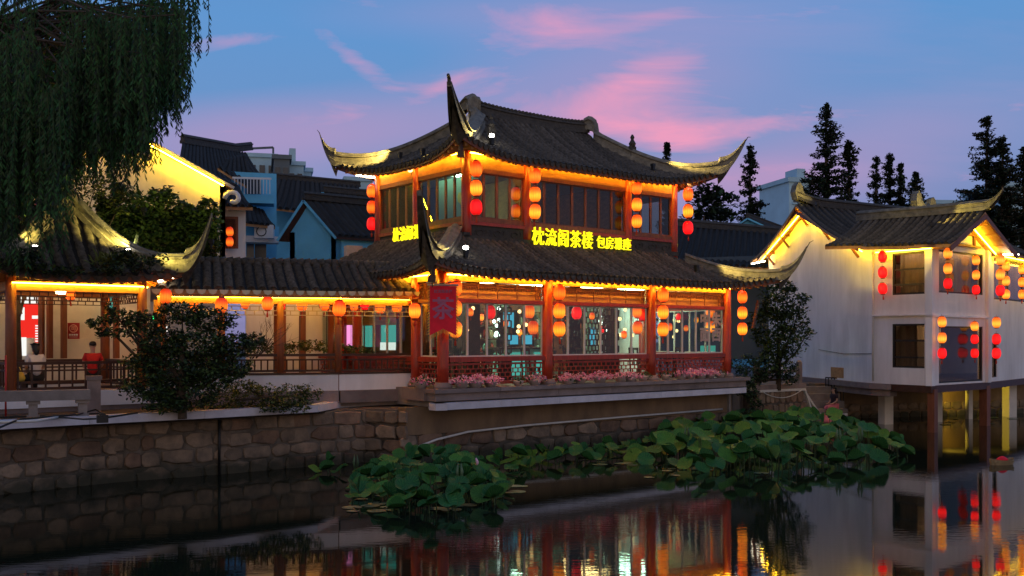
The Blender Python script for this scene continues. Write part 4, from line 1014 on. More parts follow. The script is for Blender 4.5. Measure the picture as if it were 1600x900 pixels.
# ------------------------------------------------------------------ flower pots on the plinth
random.seed(21)
def flower_pot(x, y, label, pink, s=1.0, n=170, bowl=False):
    o = thing('flower_pot', label, 'flower pot', TL(x, y, -.01), TH, 'flower pots along the tea house plinth')
    b = MB(); b.lathe([(.13 * s, 0), (.19 * s, .12 * s), (.21 * s, .16 * s), (.20 * s, .18 * s)], 14); b.build('pot', 'pot', o, True)
    b = MB(); b.lathe([(.185 * s, .16 * s), (.05, .175 * s)], 12); b.build('earth', 'soil', o)
    lf_ = MB(); fl = MB()
    for i in range(n):
        a, r_ = rnd(0, 6.28), math.sqrt(rnd(0, 1)) * .36 * s; c = Vector((math.cos(a) * r_ * 1.15, math.sin(a) * r_ * .75 - .06, .30 * s - r_ * .45 + rnd(-.05, .08)))
        nrm = Vector((rnd(-.6, .6), rnd(-1, .2), rnd(.1, 1))).normalized(); t = nrm.orthogonal().normalized(); q = nrm.cross(t); z = rnd(.022, .04)
        tgt = fl if rnd(0, 1) < pink else lf_
        tgt.cur = 1 if rnd(0, 1) < .35 else 0
        pts = [c + (t * math.cos(k * 1.2566) + q * math.sin(k * 1.2566)) * z for k in range(5)]
        tgt.add([c + nrm * .012] + pts, [(0, 1 + k, 1 + (k + 1) % 5) for k in range(5)])
    if fl.f: tag(fl.build('blossoms', ['petal', 'petal_pale'], o), kind='stuff')
    if lf_.f: tag(lf_.build('leaves', ['leaf_mid', 'leaf_dark'], o), kind='stuff')
    return o
FP = [(-.42, .45, .45, 1.0, 'orange pink flowers in a pot left of the corner column'), (.50, -.18, .75, 1.05, 'bushy pink flowers just right of the corner column'), (.95, -.20, .9, 1.1, 'bright pink flowers second from the corner column'), (1.5, -.2, .9, 1.0, 'bright pink flowers third from the corner column'), (2.55, -.15, .12, .8, 'nearly bare pale bowl in the first bay'),
      (3.15, -.18, .8, 1.0, 'pink flowers left of the second column'), (4.45, -.18, .85, 1.0, 'pink flowers right of the second column'), (4.95, -.18, .7, .95, 'pink and green flowers second right of the second column'), (5.75, -.2, .95, 1.1, 'dense pink flowers in the middle of the second bay'), (6.7, -.18, .8, 1.0, 'pink flowers spilling left in the second bay'), (7.1, -.22, .85, 1.0, 'pink flowers trailing over the plinth in the second bay'), (7.75, -.15, .05, .85, 'empty pale bowl left of the third column'),
      (8.85, -.15, .15, .9, 'green plant in a pale bowl right of the third column'), (9.55, -.18, .85, 1.0, 'pink flowers first in the third bay'), (10.0, -.18, .9, 1.0, 'pink flowers second in the third bay'), (10.5, -.2, .95, 1.05, 'pink flowers third in the third bay'), (11.0, -.18, .9, 1.0, 'pink flowers fourth in the third bay'), (11.6, -.15, .1, .9, 'bare pale bowl beside the last column')]
for x, y, pk, s, w in FP: flower_pot(x, y, w, pk, s, 190 if pk > .3 else 40)
# ================================================================== white house on stilts (right)
def ruled_roof(parent, EA, EB, RA, RB, spacing, r, sag=.12, th=.12, rows=True, step=.26, drip=False, mats=('tile_pan', 'rafter'), rowm='tile', name='roof_slope', skip=None):
    # slope between an eave line EA-EB and a ridge line RA-RB
    EA, EB, RA, RB = (Vector(x) for x in (EA, EB, RA, RB)); o = ob(name, None, parent)
    def P(t, s): p = EA.lerp(EB, t).lerp(RA.lerp(RB, t), s); return p - Z3 * (sag * 4 * s * (1 - s))
    n = 10; g = [[P(i / n, j / 8) for j in range(9)] for i in range(n + 1)]; g2 = [[p - Z3 * th for p in q] for q in g]
    b = MB(); b.grid(g); b.cur = 1; b.grid([list(reversed(q)) for q in g2]); b.grid([[q2[0], q[0]] for q, q2 in zip(g, g2)]); b.grid([g2[0], g[0]]); b.grid([g[-1], g2[-1]]); b.build('roof_deck', list(mats), o)
    e = (EB - EA).normalized(); ln = (EB - EA).length; n = int(ln / spacing); K = 5; dr = MB()
    for i in range(n + 1):
        t = (i + .5) / (n + 1)
        if rows and not (skip and skip(t)):
            L_ = (P(t, 1) - P(t, 0)).length; m = max(2, round(L_ / step)); vs = []; fs = []
            for k in range(m):
                for q, rr in ((0, 1.12), (.96, .90)):
                    p = P(t, -.02 + 1.02 * (k + q) / m)
                    for j in range(K + 1):
                        a = math.pi * j / K; vs.append(p + e * (math.cos(a) * r * rr) + Z3 * (math.sin(a) * r * rr + (.012 if q == 0 else -.01)))
            for k in range(2 * m - 1):
                for j in range(K): fs.append((k * (K + 1) + j, k * (K + 1) + j + 1, (k + 1) * (K + 1) + j + 1, (k + 1) * (K + 1) + j))
            fs.append(tuple(range(K + 1))); b = MB(); b.add(vs, fs); b.build('tile_row', rowm, o, True)
        if drip:
            t2 = i / (n + 1); q = P(t2, -.02) ; s_ = ln / (n + 1); d = Vector((e.y, -e.x, 0)) * .02
            b = MB(); b.extr([q - e * s_ * .42 + Z3 * .02, q + e * s_ * .42 + Z3 * .02, q + e * s_ * .3 - Z3 * .07, q - Z3 * .115, q - e * s_ * .3 - Z3 * .07], d); b.build('drip_tile', 'plate' if drip == 'pale' else 'tile', o)
    return o
def wall_open(parent, a, b, z0, z1, opens, m, th=.22, name='wall'):
    a, b = Vector((a[0], a[1], 0)), Vector((b[0], b[1], 0)); d = (b - a); L_ = d.length; d.normalize(); n = Vector((-d.y, d.x, 0)); rz = math.atan2(d.y, d.x)
    us = sorted({0, L_} | {u for o in opens for u in o[:2]}); zs = sorted({z0, z1} | {z for o in opens for z in o[2:4]})
    bm = MB()
    for i in range(len(us) - 1):
        col = []
        for k in range(len(zs) - 1):
            uc, zc = (us[i] + us[i + 1]) / 2, (zs[k] + zs[k + 1]) / 2
            solid = not any(o[0] < uc < o[1] and o[2] < zc < o[3] for o in opens)
            if solid and col and abs(col[-1][1] - zs[k]) < 1e-6: col[-1][1] = zs[k + 1]
            elif solid: col.append([zs[k], zs[k + 1]])
        for s0, s1 in col:
            p = a + d * ((us[i] + us[i + 1]) / 2) + n * (th / 2); bm.box((p.x, p.y, (s0 + s1) / 2), (us[i + 1] - us[i], th, s1 - s0), rz)
    return bm.build(name, m, parent)
def window(parent, a, b, u0, u1, z0, z1, bars, framem='iron', panem='glass_dark', t=.07, vert=0):
    a, b = Vector((a[0], a[1], 0)), Vector((b[0], b[1], 0)); d = (b - a).normalized(); n = Vector((-d.y, d.x, 0))
    def P(u, z, o=.08): p = a + d * u + n * o; p.z = z; return p
    w = ob('window', None, parent); f = MB()
    f.bar(P(u0 + t / 2, z0), P(u0 + t / 2, z1), t, .09, n); f.bar(P(u1 - t / 2, z0), P(u1 - t / 2, z1), t, .09, n); f.bar(P(u0 + t, z0 + t / 2), P(u1 - t, z0 + t / 2), .09, t); f.bar(P(u0 + t, z1 - t / 2), P(u1 - t, z1 - t / 2), .09, t)
    for q in bars: f.bar(P(u0 + t, z0 + (z1 - z0) * q), P(u1 - t, z0 + (z1 - z0) * q), .07, t * .9)
    for k in range(vert): f.bar(P(u0 + (u1 - u0) * (k + 1) / (vert + 1), z0 + t), P(u0 + (u1 - u0) * (k + 1) / (vert + 1), z1 - t), .05, .05, n)
    f.build('frame', framem, w)
    g = MB(); g.bar(P(u0 + t, (z0 + z1) / 2, .085), P(u1 - t, (z0 + z1) / 2, .085), .008, z1 - z0 - 2 * t); g.build('pane', panem, w)
    return P
C0, C1, C2, C3, C4 = Vector((12.45, 47.8, 0)), Vector((13.7, 37.5, 0)), Vector((15.03, 35.4, 0)), Vector((18.4, 38.2, 0)), Vector((25.5, 46.2, 0))
rh = thing('white_stilt_house', 'white two storey house on stilts over the canal with lit gables', 'house')
ZB, ZE = 1.68, 6.78
def u_on(a, b, px):
    d = (b - a).normalized(); k = (px - 800) / F; return (k * a.y - a.x) / (d.x - k * d.y)
def z_on(a, b, u, py): p = a + (b - a).normalized() * u; return EYE - (py - HY) / F * p.y
# side wall with gable
pk = C0.lerp(C1, .44)
nrm = Vector((-(C0 - C1).y, (C0 - C1).x, 0)).normalized()
b = MB(); b.extr([(C1.x, C1.y, ZB), (C0.x, C0.y, ZB), (C0.x, C0.y, 7.25), (pk.x, pk.y, 8.95), (C1.x, C1.y, ZE)], -nrm * .25); b.build('gable_wall', 'plaster', rh)
u0 = (C1 - C0).length
vt = C0.lerp(C1, .66); b = MB(); d_ = (C1 - C0).normalized(); b.bar(Vector((vt.x, vt.y, 1.98)) + nrm * .005, Vector((vt.x, vt.y, 1.98)) + nrm * .005 + d_ * 1.15, .02, .42); b.build('vent_grille', 'board', rh)
# front walls
ua, ub_ = u_on(C1, C2, 1394), u_on(C1, C2, 1453)
ua, ub_ = max(.5, ua), min(ub_, (C2 - C1).length - .12)
zz = [z_on(C1, C2, (ua + ub_) / 2, y) for y in (460, 394, 575, 506)]
wall_open(rh, C1, C2, ZB, ZE + .15, [(ua, ub_, zz[0], zz[1]), (ua, ub_, zz[2], zz[3])], 'plaster')
window(rh, C1, C2, ua, ub_, zz[0], zz[1], (.24, .60)); window(rh, C1, C2, ua, ub_, zz[2], zz[3], (.24, .62))
va, vb = u_on(C2, C3, 1467), u_on(C2, C3, 1536)
zw = [z_on(C2, C3, (va + vb) / 2, y) for y in (459, 394, 597, 510)]
wall_open(rh, C2, C3, ZB, 6.9, [(va, vb, zw[0], zw[1]), (va, vb, zw[2], zw[3])], 'plaster')
window(rh, C2, C3, va, vb, zw[0], zw[1], (), t=.06, vert=0); window(rh, C2, C3, va, vb, zw[2], zw[3], (), t=.06)
wa, wb = u_on(C3, C4, 1553), u_on(C3, C4, 1640)
zr = [z_on(C3, C4, wa + .5, y) for y in (468, 403)]
n0, n1 = u_on(C3, C4, 1550), u_on(C3, C4, 1558)
wall_open(rh, C3, C4, ZB, 6.9, [(wa, wb, zr[0], zr[1]), (n0, n1, z_on(C3, C4, n0, 590), z_on(C3, C4, n0, 530))], 'plaster')
window(rh, C3, C4, wa, wb, zr[0], zr[1], (), vert=3); window(rh, C3, C4, n0, n1, z_on(C3, C4, n0, 590), z_on(C3, C4, n0, 530), (), t=.03)
# rooms behind the glass
cm = (C1 + C2 + C3) / 3
b = MB(); b.prism([(C1.x + .4, C1.y + .2), (C2.x, C2.y + .4), (C3.x - .3, C3.y + .3), (C4.x - .4, C4.y + .4), (C4.x - 3, C4.y + 3), (13.8, 41.5)], 4.02, 4.12); b.build('upper_floor', 'dark_wood', rh)
b = MB(); b.prism([(C1.x + .1, C1.y), (C2.x, C2.y + .1), (C3.x, C3.y + .1), (C4.x, C4.y + .2), (C4.x - 3, C4.y + 3), (13.4, 42)], 1.45, 1.66); b.build('floor_slab', 'concrete', rh)
b = MB(); b.prism([(C1.x + .4, C1.y + .2), (C2.x, C2.y + .4), (C3.x - .3, C3.y + .3), (C4.x - .4, C4.y + .4), (C4.x - 3, C4.y + 3), (13.8, 41.5)], 6.80, 6.88); b.build('ceiling', 'plaster_warm', rh)
wall_open(rh, (13.2, 43.0), (24, 49.0), 1.68, 6.8, [], 'plaster_warm', name='inner_wall')
def curtain(a, b, u0, u1, z0, z1, o, m='curtain'):
    d = (b - a).normalized(); n = Vector((-d.y, d.x, 0)); bm = MB(); k = int((u1 - u0) / .05); rows = [[], []]
    for i in range(k + 1):
        p = a + d * (u0 + (u1 - u0) * i / k) + n * (o + .05 * math.sin(i * 1.1) + .03 * math.sin(i * .37))
        rows[0].append(Vector((p.x, p.y, z0))); rows[1].append(Vector((p.x, p.y, z1)))
    bm.grid(rows); bm.build('curtain', m, rh, True)
curtain(C1, C2, ua - .05, ub_ + .05, zz[0] - .1, zz[1] + .1, .55); curtain(C2, C3, va, vb, zw[0] - .1, zw[1] + .1, .45); curtain(C3, C4, wa, wb, zr[0] - .1, zr[1] + .1, .5)
curtain(C1, C2, ua - .05, ua + (ub_ - ua) * .45, zz[2] - .1, zz[3] + .1, .55)
for p, z in ((C1.lerp(C2, .55), 6.5), (C2.lerp(C3, .5), 6.5), (C2.lerp(C3, .5), 3.8), (C3.lerp(C4, .3), 6.5), (C1.lerp(C2, .55), 3.8)):
    q = p + Vector((-.0, 2.2, 0)); b = MB(); b.lathe([(.18, 0), (.18, .05)], 12, (q.x, q.y, z)); b.build('ceiling_lamp', 'room_warm', rh)
def add_curtain_light(a, b, u0, u1, z, m='room_dim'):  # unseen strips added behind the glass to brighten the curtains
    d = (b - a).normalized(); n = Vector((-d.y, d.x, 0)); x = MB(); p = a + d * u0 + n * .27; q = a + d * u1 + n * .27; x.bar(Vector((p.x, p.y, z)), Vector((q.x, q.y, z)), .05, .04); x.build('added_curtain_light', m, rh)
add_curtain_light(C1, C2, ua, ub_, zz[1] + .06, 'room_warm'); add_curtain_light(C2, C3, va, vb, zw[1] + .06, 'room_warm'); add_curtain_light(C3, C4, wa, wb, zr[1] + .06, 'room_warm'); add_curtain_light(C2, C3, va + .2, vb - .2, zw[3] + .06, 'room_warm')
curtain(C2, C3, va, va + (vb - va) * .55, zw[2] + .3, zw[3] + .1, .9)
for px, m_ in ((1366, 'pipe_white'),):
    u_ = u_on(C1, C2, px); q = C1.lerp(C2, max(.02, u_ / (C2 - C1).length)) - Vector((.06, .02, 0)); b = MB(); b.tube([(q.x, q.y, ZB + .1), (q.x, q.y, ZE - .1)], .035, 8); b.build('downpipe', m_, rh, True)
q0 = C0.lerp(C1, .55) + nrm * .03; q1 = C1 + nrm * .03; b = MB(); b.tube([Vector((q0.x, q0.y, 2.9)), Vector((q0.x, q0.y, 3.0)).lerp(Vector((q1.x, q1.y, 2.75)), .5) - Z3 * .12, Vector((q1.x, q1.y, 2.8))], .012, 5); b.build('wall_cable', 'cable', rh)
# slab edge, beams, posts
for a_, b2_, m_, zt in ((C0, C1, 'slab', ZB), (C1, C1.lerp(C2, .32), 'slab', ZB)):
    d = (b2_ - a_).normalized(); n = Vector((-d.y, d.x, 0)); b = MB(); b.bar(a_ + n * .1 + Z3 * (zt - .11), b2_ + n * .1 + Z3 * (zt - .11) + d * .1, .5, .20); b.bar(a_ + n * .2 + Z3 * (zt - .34), b2_ + n * .2 + Z3 * (zt - .34), .4, .26); b.build('slab_edge', m_, rh)
for a_, b2_ in ((C1.lerp(C2, .34), C2), (C2, C3), (C3, C4)):
    d = (b2_ - a_).normalized(); n = Vector((-d.y, d.x, 0)); b = MB(); b.bar(a_ - d * .02 + n * .08 + Z3 * (ZB - .13), b2_ + d * .08 + n * .08 + Z3 * (ZB - .13), .30, .25); b.build('floor_beam', 'dark_wood', rh)
for p, m_, w in ((C2 + Vector((.12, .1, 0)), 'brown_wood', .26), (C3 + Vector((-.05, .05, 0)), 'brown_wood', .30), (Vector((14.75, 38.9, 0)), 'plaster_warm', .40), (Vector((17.25, 39.95, 0)), 'plaster_warm', .26), (Vector((19.2, 41.4, 0)), 'plaster_warm', .2), (Vector((21.5, 42.6, 0)), 'plaster_warm', .4)):
    b = MB(); b.box((p.x, p.y, .5), (w, w, 2.1), .7 if m_ == 'brown_wood' else .3); b.build('stilt', m_, rh)
for p in (C2, C3): b = MB(); b.box((p.x, p.y, 2.9), (.24, .24, 2.45), .7); b.box((p.x, p.y, 5.5), (.24, .24, 2.6), .7); b.build('corner_pilaster', 'plaster', rh)
b = MB(); d = (C3 - C2).normalized(); n = Vector((-d.y, d.x, 0)); b.bar(C2 - n * .03 + Z3 * 4.2, C3 - n * .03 + Z3 * 4.2, .1, .08); b.bar(C1 - Vector((.05, .05, 0)) + Z3 * 4.25, C2 - Vector((.05, .05, 0)) + Z3 * 4.25, .1, .06); b.build('string_course', 'plaster', rh)
# wall of the bank under the house
uw = tag(ob('undercroft_stone_wall', None), 'yellow lit stone wall behind the stilts of the white house', 'wall')
w0, w1 = Vector((12.6, 41.0, 0)), Vector((23.2, 44.6, 0)); d = (w1 - w0).normalized(); n = Vector((-d.y, d.x, 0))
b = MB(); b.bar(w0 + n * .2 + Z3 * .45, w1 + n * .2 + Z3 * .45, .4, 2.1); b.build('plaster_face', 'wet_wall', uw)
stone_wall(uw, w0, w1, -.1, .62, .34, .35, .7, ['stone', 'stone'], .05)
# roofs ------------------------------------------------------------------
RD = Vector((.86, .51, 0)); Rg0 = Vector((12.35, 42.9, 9.22)); Rg1 = Rg0 + RD * 11.5
E0 = Vector((13.12, 36.75, 6.80)); E1 = Vector((15.25, 34.85, 6.68)); E1b = Vector((22, 42, 6.9))
ruled_roof(rh, E0, E1, Rg0, Rg0 + RD * 4.6, .26, .085, .30)
ruled_roof(rh, E1 + Vector((.0, .0, 0)), Vector((19.0, 41.5, 7.3)), Rg0 + RD * 4.6, Rg1, .26, .085, .2, rows=True)
ruled_roof(rh, Vector((11.75, 48.6, 7.2)), Vector((21, 54, 7.2)), Rg0, Rg1, .5, .09, .25, rows=False)
ridge_sweep([Rg0.lerp(Rg1, i / 24) + Z3 * (.02 + .25 * max(0, 1 - i / 4) ** 2) for i in range(25)], .28, .36).build('main_ridge', 'ridge', rh)
# upright owl-tail ornament at the ridge end
def ridge_tail(base, d, s, parent, m='horn'):
    d = Vector(d).normalized(); b = MB(); pl = [(0, 0), (.95, 0), (.80, .16), (.50, .24), (.36, .38), (.30, .62), (.12, .72), (-.02, .58), (-.10, .30)]
    sd = Vector((d.y, -d.x, 0)) * .14 * s; b.extr([base + d * (x * s) + Z3 * (z * s) - sd for x, z in pl], sd * 2); return b.build('ridge_tail', m, parent)
ridge_tail(Rg0 + Vector((-.05, 0, .20)), RD, 1.05, rh)
ridge_tail(Rg0 + RD * 9.3 + Z3 * .28, -RD, .95, rh)
# verge boards and brackets on the gable
def verge(p, q, m='brown_wood'):
    b = MB(); b.bar(p - Z3 * .17, q - Z3 * .17, .06, .16); b.build('verge_board', m, rh)
ov = nrm * .55
verge(Vector((C1.x, C1.y, ZE + .16)) + ov, Vector((pk.x, pk.y, 9.08)) + ov); verge(Vector((C0.x, C0.y, 7.38)) + ov, Vector((pk.x, pk.y, 9.08)) + ov)
for (p0, z0_, t) in ((C0, 7.25, .16), (C0, 7.25, .55), (pk, 8.95, 0), (C1, ZE, .62), (C1, ZE, .18)):
    q = p0.lerp(pk, t) if p0 is not pk else pk; zt = (z0_ + (8.95 - z0_) * t) if p0 is not pk else 8.95
    b = MB(); b.bar(Vector((q.x, q.y, zt - .62)) + nrm * .03, Vector((q.x, q.y, zt - .05)) + nrm * .48, .08, .08); b.bar(Vector((q.x, q.y, zt - .06)) + nrm * .0, Vector((q.x, q.y, zt - .06)) + nrm * .6, .10, .12); b.build('verge_bracket', 'brown_wood', rh)
def ledw(a, b, m, w=.04): x = MB(); x.bar(a, b, w, w); return x.build('led_strip', m, rh)
lo2 = nrm * .40
ledw(Vector((C1.x, C1.y, ZE - .10)) + lo2, Vector((pk.x, pk.y, 8.80)) + lo2, 'led_yellow'); ledw(Vector((C0.x, C0.y, 7.12)) + lo2, Vector((pk.x, pk.y, 8.80)) + lo2, 'led_yellow')
ledw(Vector((C1.x - .0, C1.y - .35, ZE - .16)), Vector((C2.x - .15, C2.y - .40, ZE - .20)), 'led_yellow', .035)
ledw(C3 + Vector((.5, -.2, 6.55)), C4 + Vector((.3, -.3, 6.6)), 'led_yellow', .035)
ledw(C3 + Vector((.25, -.55, 6.58)), C3 + Vector((1.05, -.35, 6.60)), 'tube_white', .05)
ledw(Vector((11.75, 48.3, 7.03)), Vector((12.1, 47.2, 7.08)), 'tube_white', .05)
# front bay gable
bd_, bn_ = (C3 - C2).normalized(), Vector(((C3 - C2).y, -(C3 - C2).x, 0)).normalized(); mid = C2.lerp(C3, .5); OVH = .95
ZRB = 8.02
Bf, Bb = mid + bn_ * OVH + Z3 * ZRB, mid - bn_ * 4.2 + Z3 * (ZRB + .12)
L0, L1 = C2 - bd_ * .45 + bn_ * OVH + Z3 * 6.68, C2 - bd_ * .45 - bn_ * 4.0 + Z3 * 6.95
R0, R1 = C3 + bd_ * .45 + bn_ * OVH + Z3 * 6.68, C3 + bd_ * .45 - bn_ * 3.0 + Z3 * 6.75
ruled_roof(rh, L1, L0, Bb, Bf, .26, .085, .12); ruled_roof(rh, R0, R1, Bf, Bb, .26, .085, .12)
pts = [Bb.lerp(Bf, i / 14) + Z3 * (.06 + .10 * max(0, i / 14 - .6) ** 1.0) for i in range(15)]
pts += [Bf + bn_ * (.75 * t) - bd_ * (.25 * t) + Z3 * (.10 + .62 * t ** 1.7) for t in [i / 10 for i in range(1, 11)]]
ridge_sweep(pts, .26, [.34] * 15 + [.34 * (1.05 - .9 * i / 10) for i in range(1, 11)], .06, [.26] * 15 + [.26 * (1 - .75 * i / 10) for i in range(1, 11)]).build('bay_ridge', 'horn', rh)
b = MB(); b.extr([C2 + Z3 * 6.8, C3 + Z3 * 6.8, mid + Z3 * 7.82], -bn_ * .15); b.build('bay_gable_wall', 'plaster_warm', rh)
b = MB(); b.bar(C2.lerp(C3, .16) + bn_ * .06 + Z3 * 6.86, C2.lerp(C3, .84) + bn_ * .06 + Z3 * 6.86, .09, .07); b.bar(C2.lerp(C3, .28) + bn_ * .06 + Z3 * 7.28, C2.lerp(C3, .72) + bn_ * .06 + Z3 * 7.28, .09, .07); b.bar(mid + bn_ * .07 + Z3 * 7.3, mid + bn_ * .07 + Z3 * 7.8, .08, .08)
b.bar(C2.lerp(C3, .74) + bn_ * .06 + Z3 * 6.9, C2.lerp(C3, .74) + bn_ * .06 + Z3 * 7.28, .08, .08); b.build('gable_timber', 'brown_wood', rh)
b = MB(); b.bar(C2.lerp(C3, .20) + bn_ * .08 + Z3 * 7.07, C2.lerp(C3, .66) + bn_ * .08 + Z3 * 7.07, .04, .30); b.build('white_board', 'plaster', rh)
for s_, e_ in ((L0, Bf), (R0, Bf)):
    b = MB(); b.bar(s_ - Z3 * .17, e_ - Z3 * .17, .06, .17); b.build('verge_board', 'brown_wood', rh)
for t in (.18, .5, .80):
    for cc, sg in ((C3, 1), (C2, -1)):
        q = cc.lerp(mid, t); z = 6.75 + (7.82 - 6.75) * t; b = MB(); b.bar(q + Z3 * z, q + bn_ * (OVH - .08) + Z3 * z, .09, .10); b.build('purlin', 'rafter', rh)
ledw(C3 + bn_ * .35 + Z3 * 6.62, mid + bn_ * .35 + Z3 * 7.66, 'led_yellow', .035); ledw(C2 + bn_ * .35 + Z3 * 6.62, mid + bn_ * .35 + Z3 * 7.66, 'led_yellow', .03)
# right wing roof
ruled_roof(rh, C3 + bn_ * .6 + bd_ * .2 + Z3 * 6.72, C4 + bn_ * .6 + Z3 * 6.75, C3 - bn_ * 3.2 + bd_ * .3 + Z3 * 8.55, C4 - bn_ * 3.2 + Z3 * 8.6, .27, .085, .2)
wr0, wr1 = C3 - bn_ * 3.2 + bd_ * .2 + Z3 * 8.55, C4 - bn_ * 3.2 + Z3 * 8.6
ridge_sweep([wr0.lerp(wr1, i / 10) for i in range(11)], .26, .34).build('wing_ridge', 'ridge', rh); ridge_tail(wr0 + Z3 * .25 + bd_ * .3, bd_, 1.0, rh)
# lanterns of the stilt house
G3 = 'lanterns strung on the white stilt house'
def on_line(a, b, px, off):
    d = (b - a).normalized(); n = Vector((d.y, -d.x, 0)); a2 = a + n * off; return (a2 + d * u_on(a2, b + n * off, px)).y
string3(1379, (401, 426, 451), on_line(C1, C2, 1379, .32), 'rrr', 'beside the divided upper window of the stilt house', G3, .95, 1.0)
string3(1481, (396, 420, 443), on_line(C2, C3, 1481, .4), 'yyr', 'upstairs on the left of the bay window', G3, .88, 1.0)
string3(1525, (407, 430, 453), on_line(C2, C3, 1525, .12), 'yyr', 'upstairs on the right of the bay window', G3, .82, 1.0)
string3(1563, (406, 429, 454), on_line(C3, C4, 1563, .75), 'yyr', 'upstairs right of the bay corner', G3, .92, 1.0)
string3(1572, (416, 439, 460), on_line(C3, C4, 1572, .3), 'yyy', 'upstairs behind the red ended string', G3, .86, 1.0)
string3(1597, (421, 441, 460), on_line(C3, C4, 1597, .3), 'yyy', 'upstairs on the right wing window', G3, .88, 1.0)
string3(1472, (503, 528, 552), on_line(C2, C3, 1472, .35), 'yyr', 'downstairs on the left of the bay window', G3, .88, 1.0)
string3(1523, (510, 530, 552), on_line(C2, C3, 1523, .12), 'yrr', 'downstairs on the right of the bay window', G3, .82, 1.0)
string3(1557, (504, 530, 552), on_line(C3, C4, 1557, .5), 'yrr', 'downstairs beside the narrow window', G3, .92, 1.0)
# ================================================================== pavilion and covered walk (left)
PV = Vector((-12.0, 23.6, 2.0)); S = 3.1
pav = thing('waterside_pavilion', 'small open waterside pavilion with tall curved ridges under the willow', 'pavilion', PV, TH)
def PL(x, y, z=0.0): return PV + U * x + V * y + Z3 * z
gp = lambda d: .50 * d + .30 * d * abs(d)
OVP = .50; PLN = S + 2 * OVP; HP = PLN / 2
PR = ob('roof', None, pav)
sl_f = Slope((-OVP, -OVP, 0), (1, 0, 0), (0, 1, 0), PLN, 2.92, gp, .32, .42, 1.9, HP, HP, 1.6)
sl_r = Slope((S + OVP, -OVP, 0), (0, 1, 0), (-1, 0, 0), PLN, 2.92, gp, .32, .42, 1.9, HP, HP, 1.6)
sl_l = Slope((-OVP, -OVP, 0), (0, 1, 0), (1, 0, 0), PLN, 2.92, gp, .32, .42, 1.9, HP, HP, 1.6)
sl_b = Slope((-OVP, S + OVP, 0), (1, 0, 0), (0, -1, 0), PLN, 2.92, gp, .32, .42, 1.9, HP, HP, 1.6)
dress(sl_f, PR, .30, .10, wall=.5, step=.2); dress(sl_r, PR, .30, .10, wall=.5, step=.2); dress(sl_l, PR, .30, .10, rows=False, wall=.5); dress(sl_b, PR, .3, .1, rows=False, wall=.5)
hip_ridge(PR, sl_f, True, HP - .05, (-1, -1, 0), .75, 1.25, .30, .40, power=2.0)
hip_ridge(PR, sl_f, False, HP - .05, (1, -1, 0), .72, 1.40, .30, .40, power=2.0)
hip_ridge(PR, sl_b, False, HP - .05, (1, 1, 0), .72, 1.30, .30, .40, power=2.0)
hip_ridge(PR, sl_b, True, HP - .05, (-1, 1, 0), .72, 1.30, .30, .40, power=2.0)
b = MB(); b.lathe([(.30, -.2), (.22, .1), (.26, .2), (.12, .4), (.16, .55), (.03, .8)], 12, (S / 2, S / 2, 2.92 + gp(HP))); b.build('finial', 'ridge', PR, True)
for x, y in ((0, 0), (S, 0), (0, S), (S, S)):
    b = MB(); b.lathe([(.13, .1), (.12, 2.95)], 14, (x, y, 0)); o = b.build('column', 'brown_wood', pav, True); b = MB(); b.lathe([(.2, -.02), (.2, .06), (.15, .12)], 12, (x, y, 0)); b.build('column_base', 'slab', o, True)
for a_, b2 in (((0, 0), (S, 0)), ((S, 0), (S, S)), ((0, S), (S, S)), ((0, 0), (0, S))):
    A_, B_ = Vector((*a_, 0)), Vector((*b2, 0)); d = (B_ - A_).normalized()
    b = MB(); b.bar(A_ + Z3 * 2.66, B_ + Z3 * 2.66, .12, .22); b.build('eave_beam', 'board', pav)
    b = MB(); lattice(b, lambda u, z: A_ + d * (u + .12) + Z3 * z, S - .24, 2.32, 2.52, 14, 2, .022); b.build('hanging_lattice', 'dark_wood', pav)
    if a_ == (0, 0) and b2 == (S, 0) or a_ == (S, 0):
        n = Vector((-d.y, d.x, 0)); led((A_ - n * .14 + Z3 * 2.72), (B_ - n * .14 + Z3 * 2.72), 'led_soft', .03, 'led_strip', pav)
    if b2 != (S, S) or True:
        b = MB(); b.bar(A_ + Z3 * .78, B_ + Z3 * .78, .08, .07); b.build('handrail', 'dark_wood', pav); b = MB(); b.bar(A_ + Z3 * .16, B_ + Z3 * .16, .07, .07); b.build('bottom_rail', 'dark_wood', pav); b = MB(); b.bar(A_ + Z3 * .60, B_ + Z3 * .60, .04, .04); b.build('middle_rail', 'dark_wood', pav)
        for i in range(10):
            b = MB(); p = A_ + d * (S * (i + .5) / 10); b.bar(p + Z3 * .18, p + Z3 * .76, .04, .04); b.build('baluster', 'dark_wood', pav)
b = MB(); b.bb(-.3, S + .3, -.3, S + .3, -.45, .0); b.build('floor', 'slab', pav)
b = MB(); b.bb(-1.5, S + .4, -.34, -.22, -.28, .10); b.build('low_wall', 'plaster', pav)
b = MB(); b.bb(.25, S - .2, .25, .55, .40, .46); b.bb(.3, .4, .3, .5, 0, .4); b.bb(S - .4, S - .3, .3, .5, 0, .4); b.build('bench', 'dark_wood', pav)
# lamp under the far corner of the pavilion eave
led((S + .35, -.2, 2.86), (S + .75, -.45, 3.0), 'tube_white', .05, 'lamp_tube', pav)
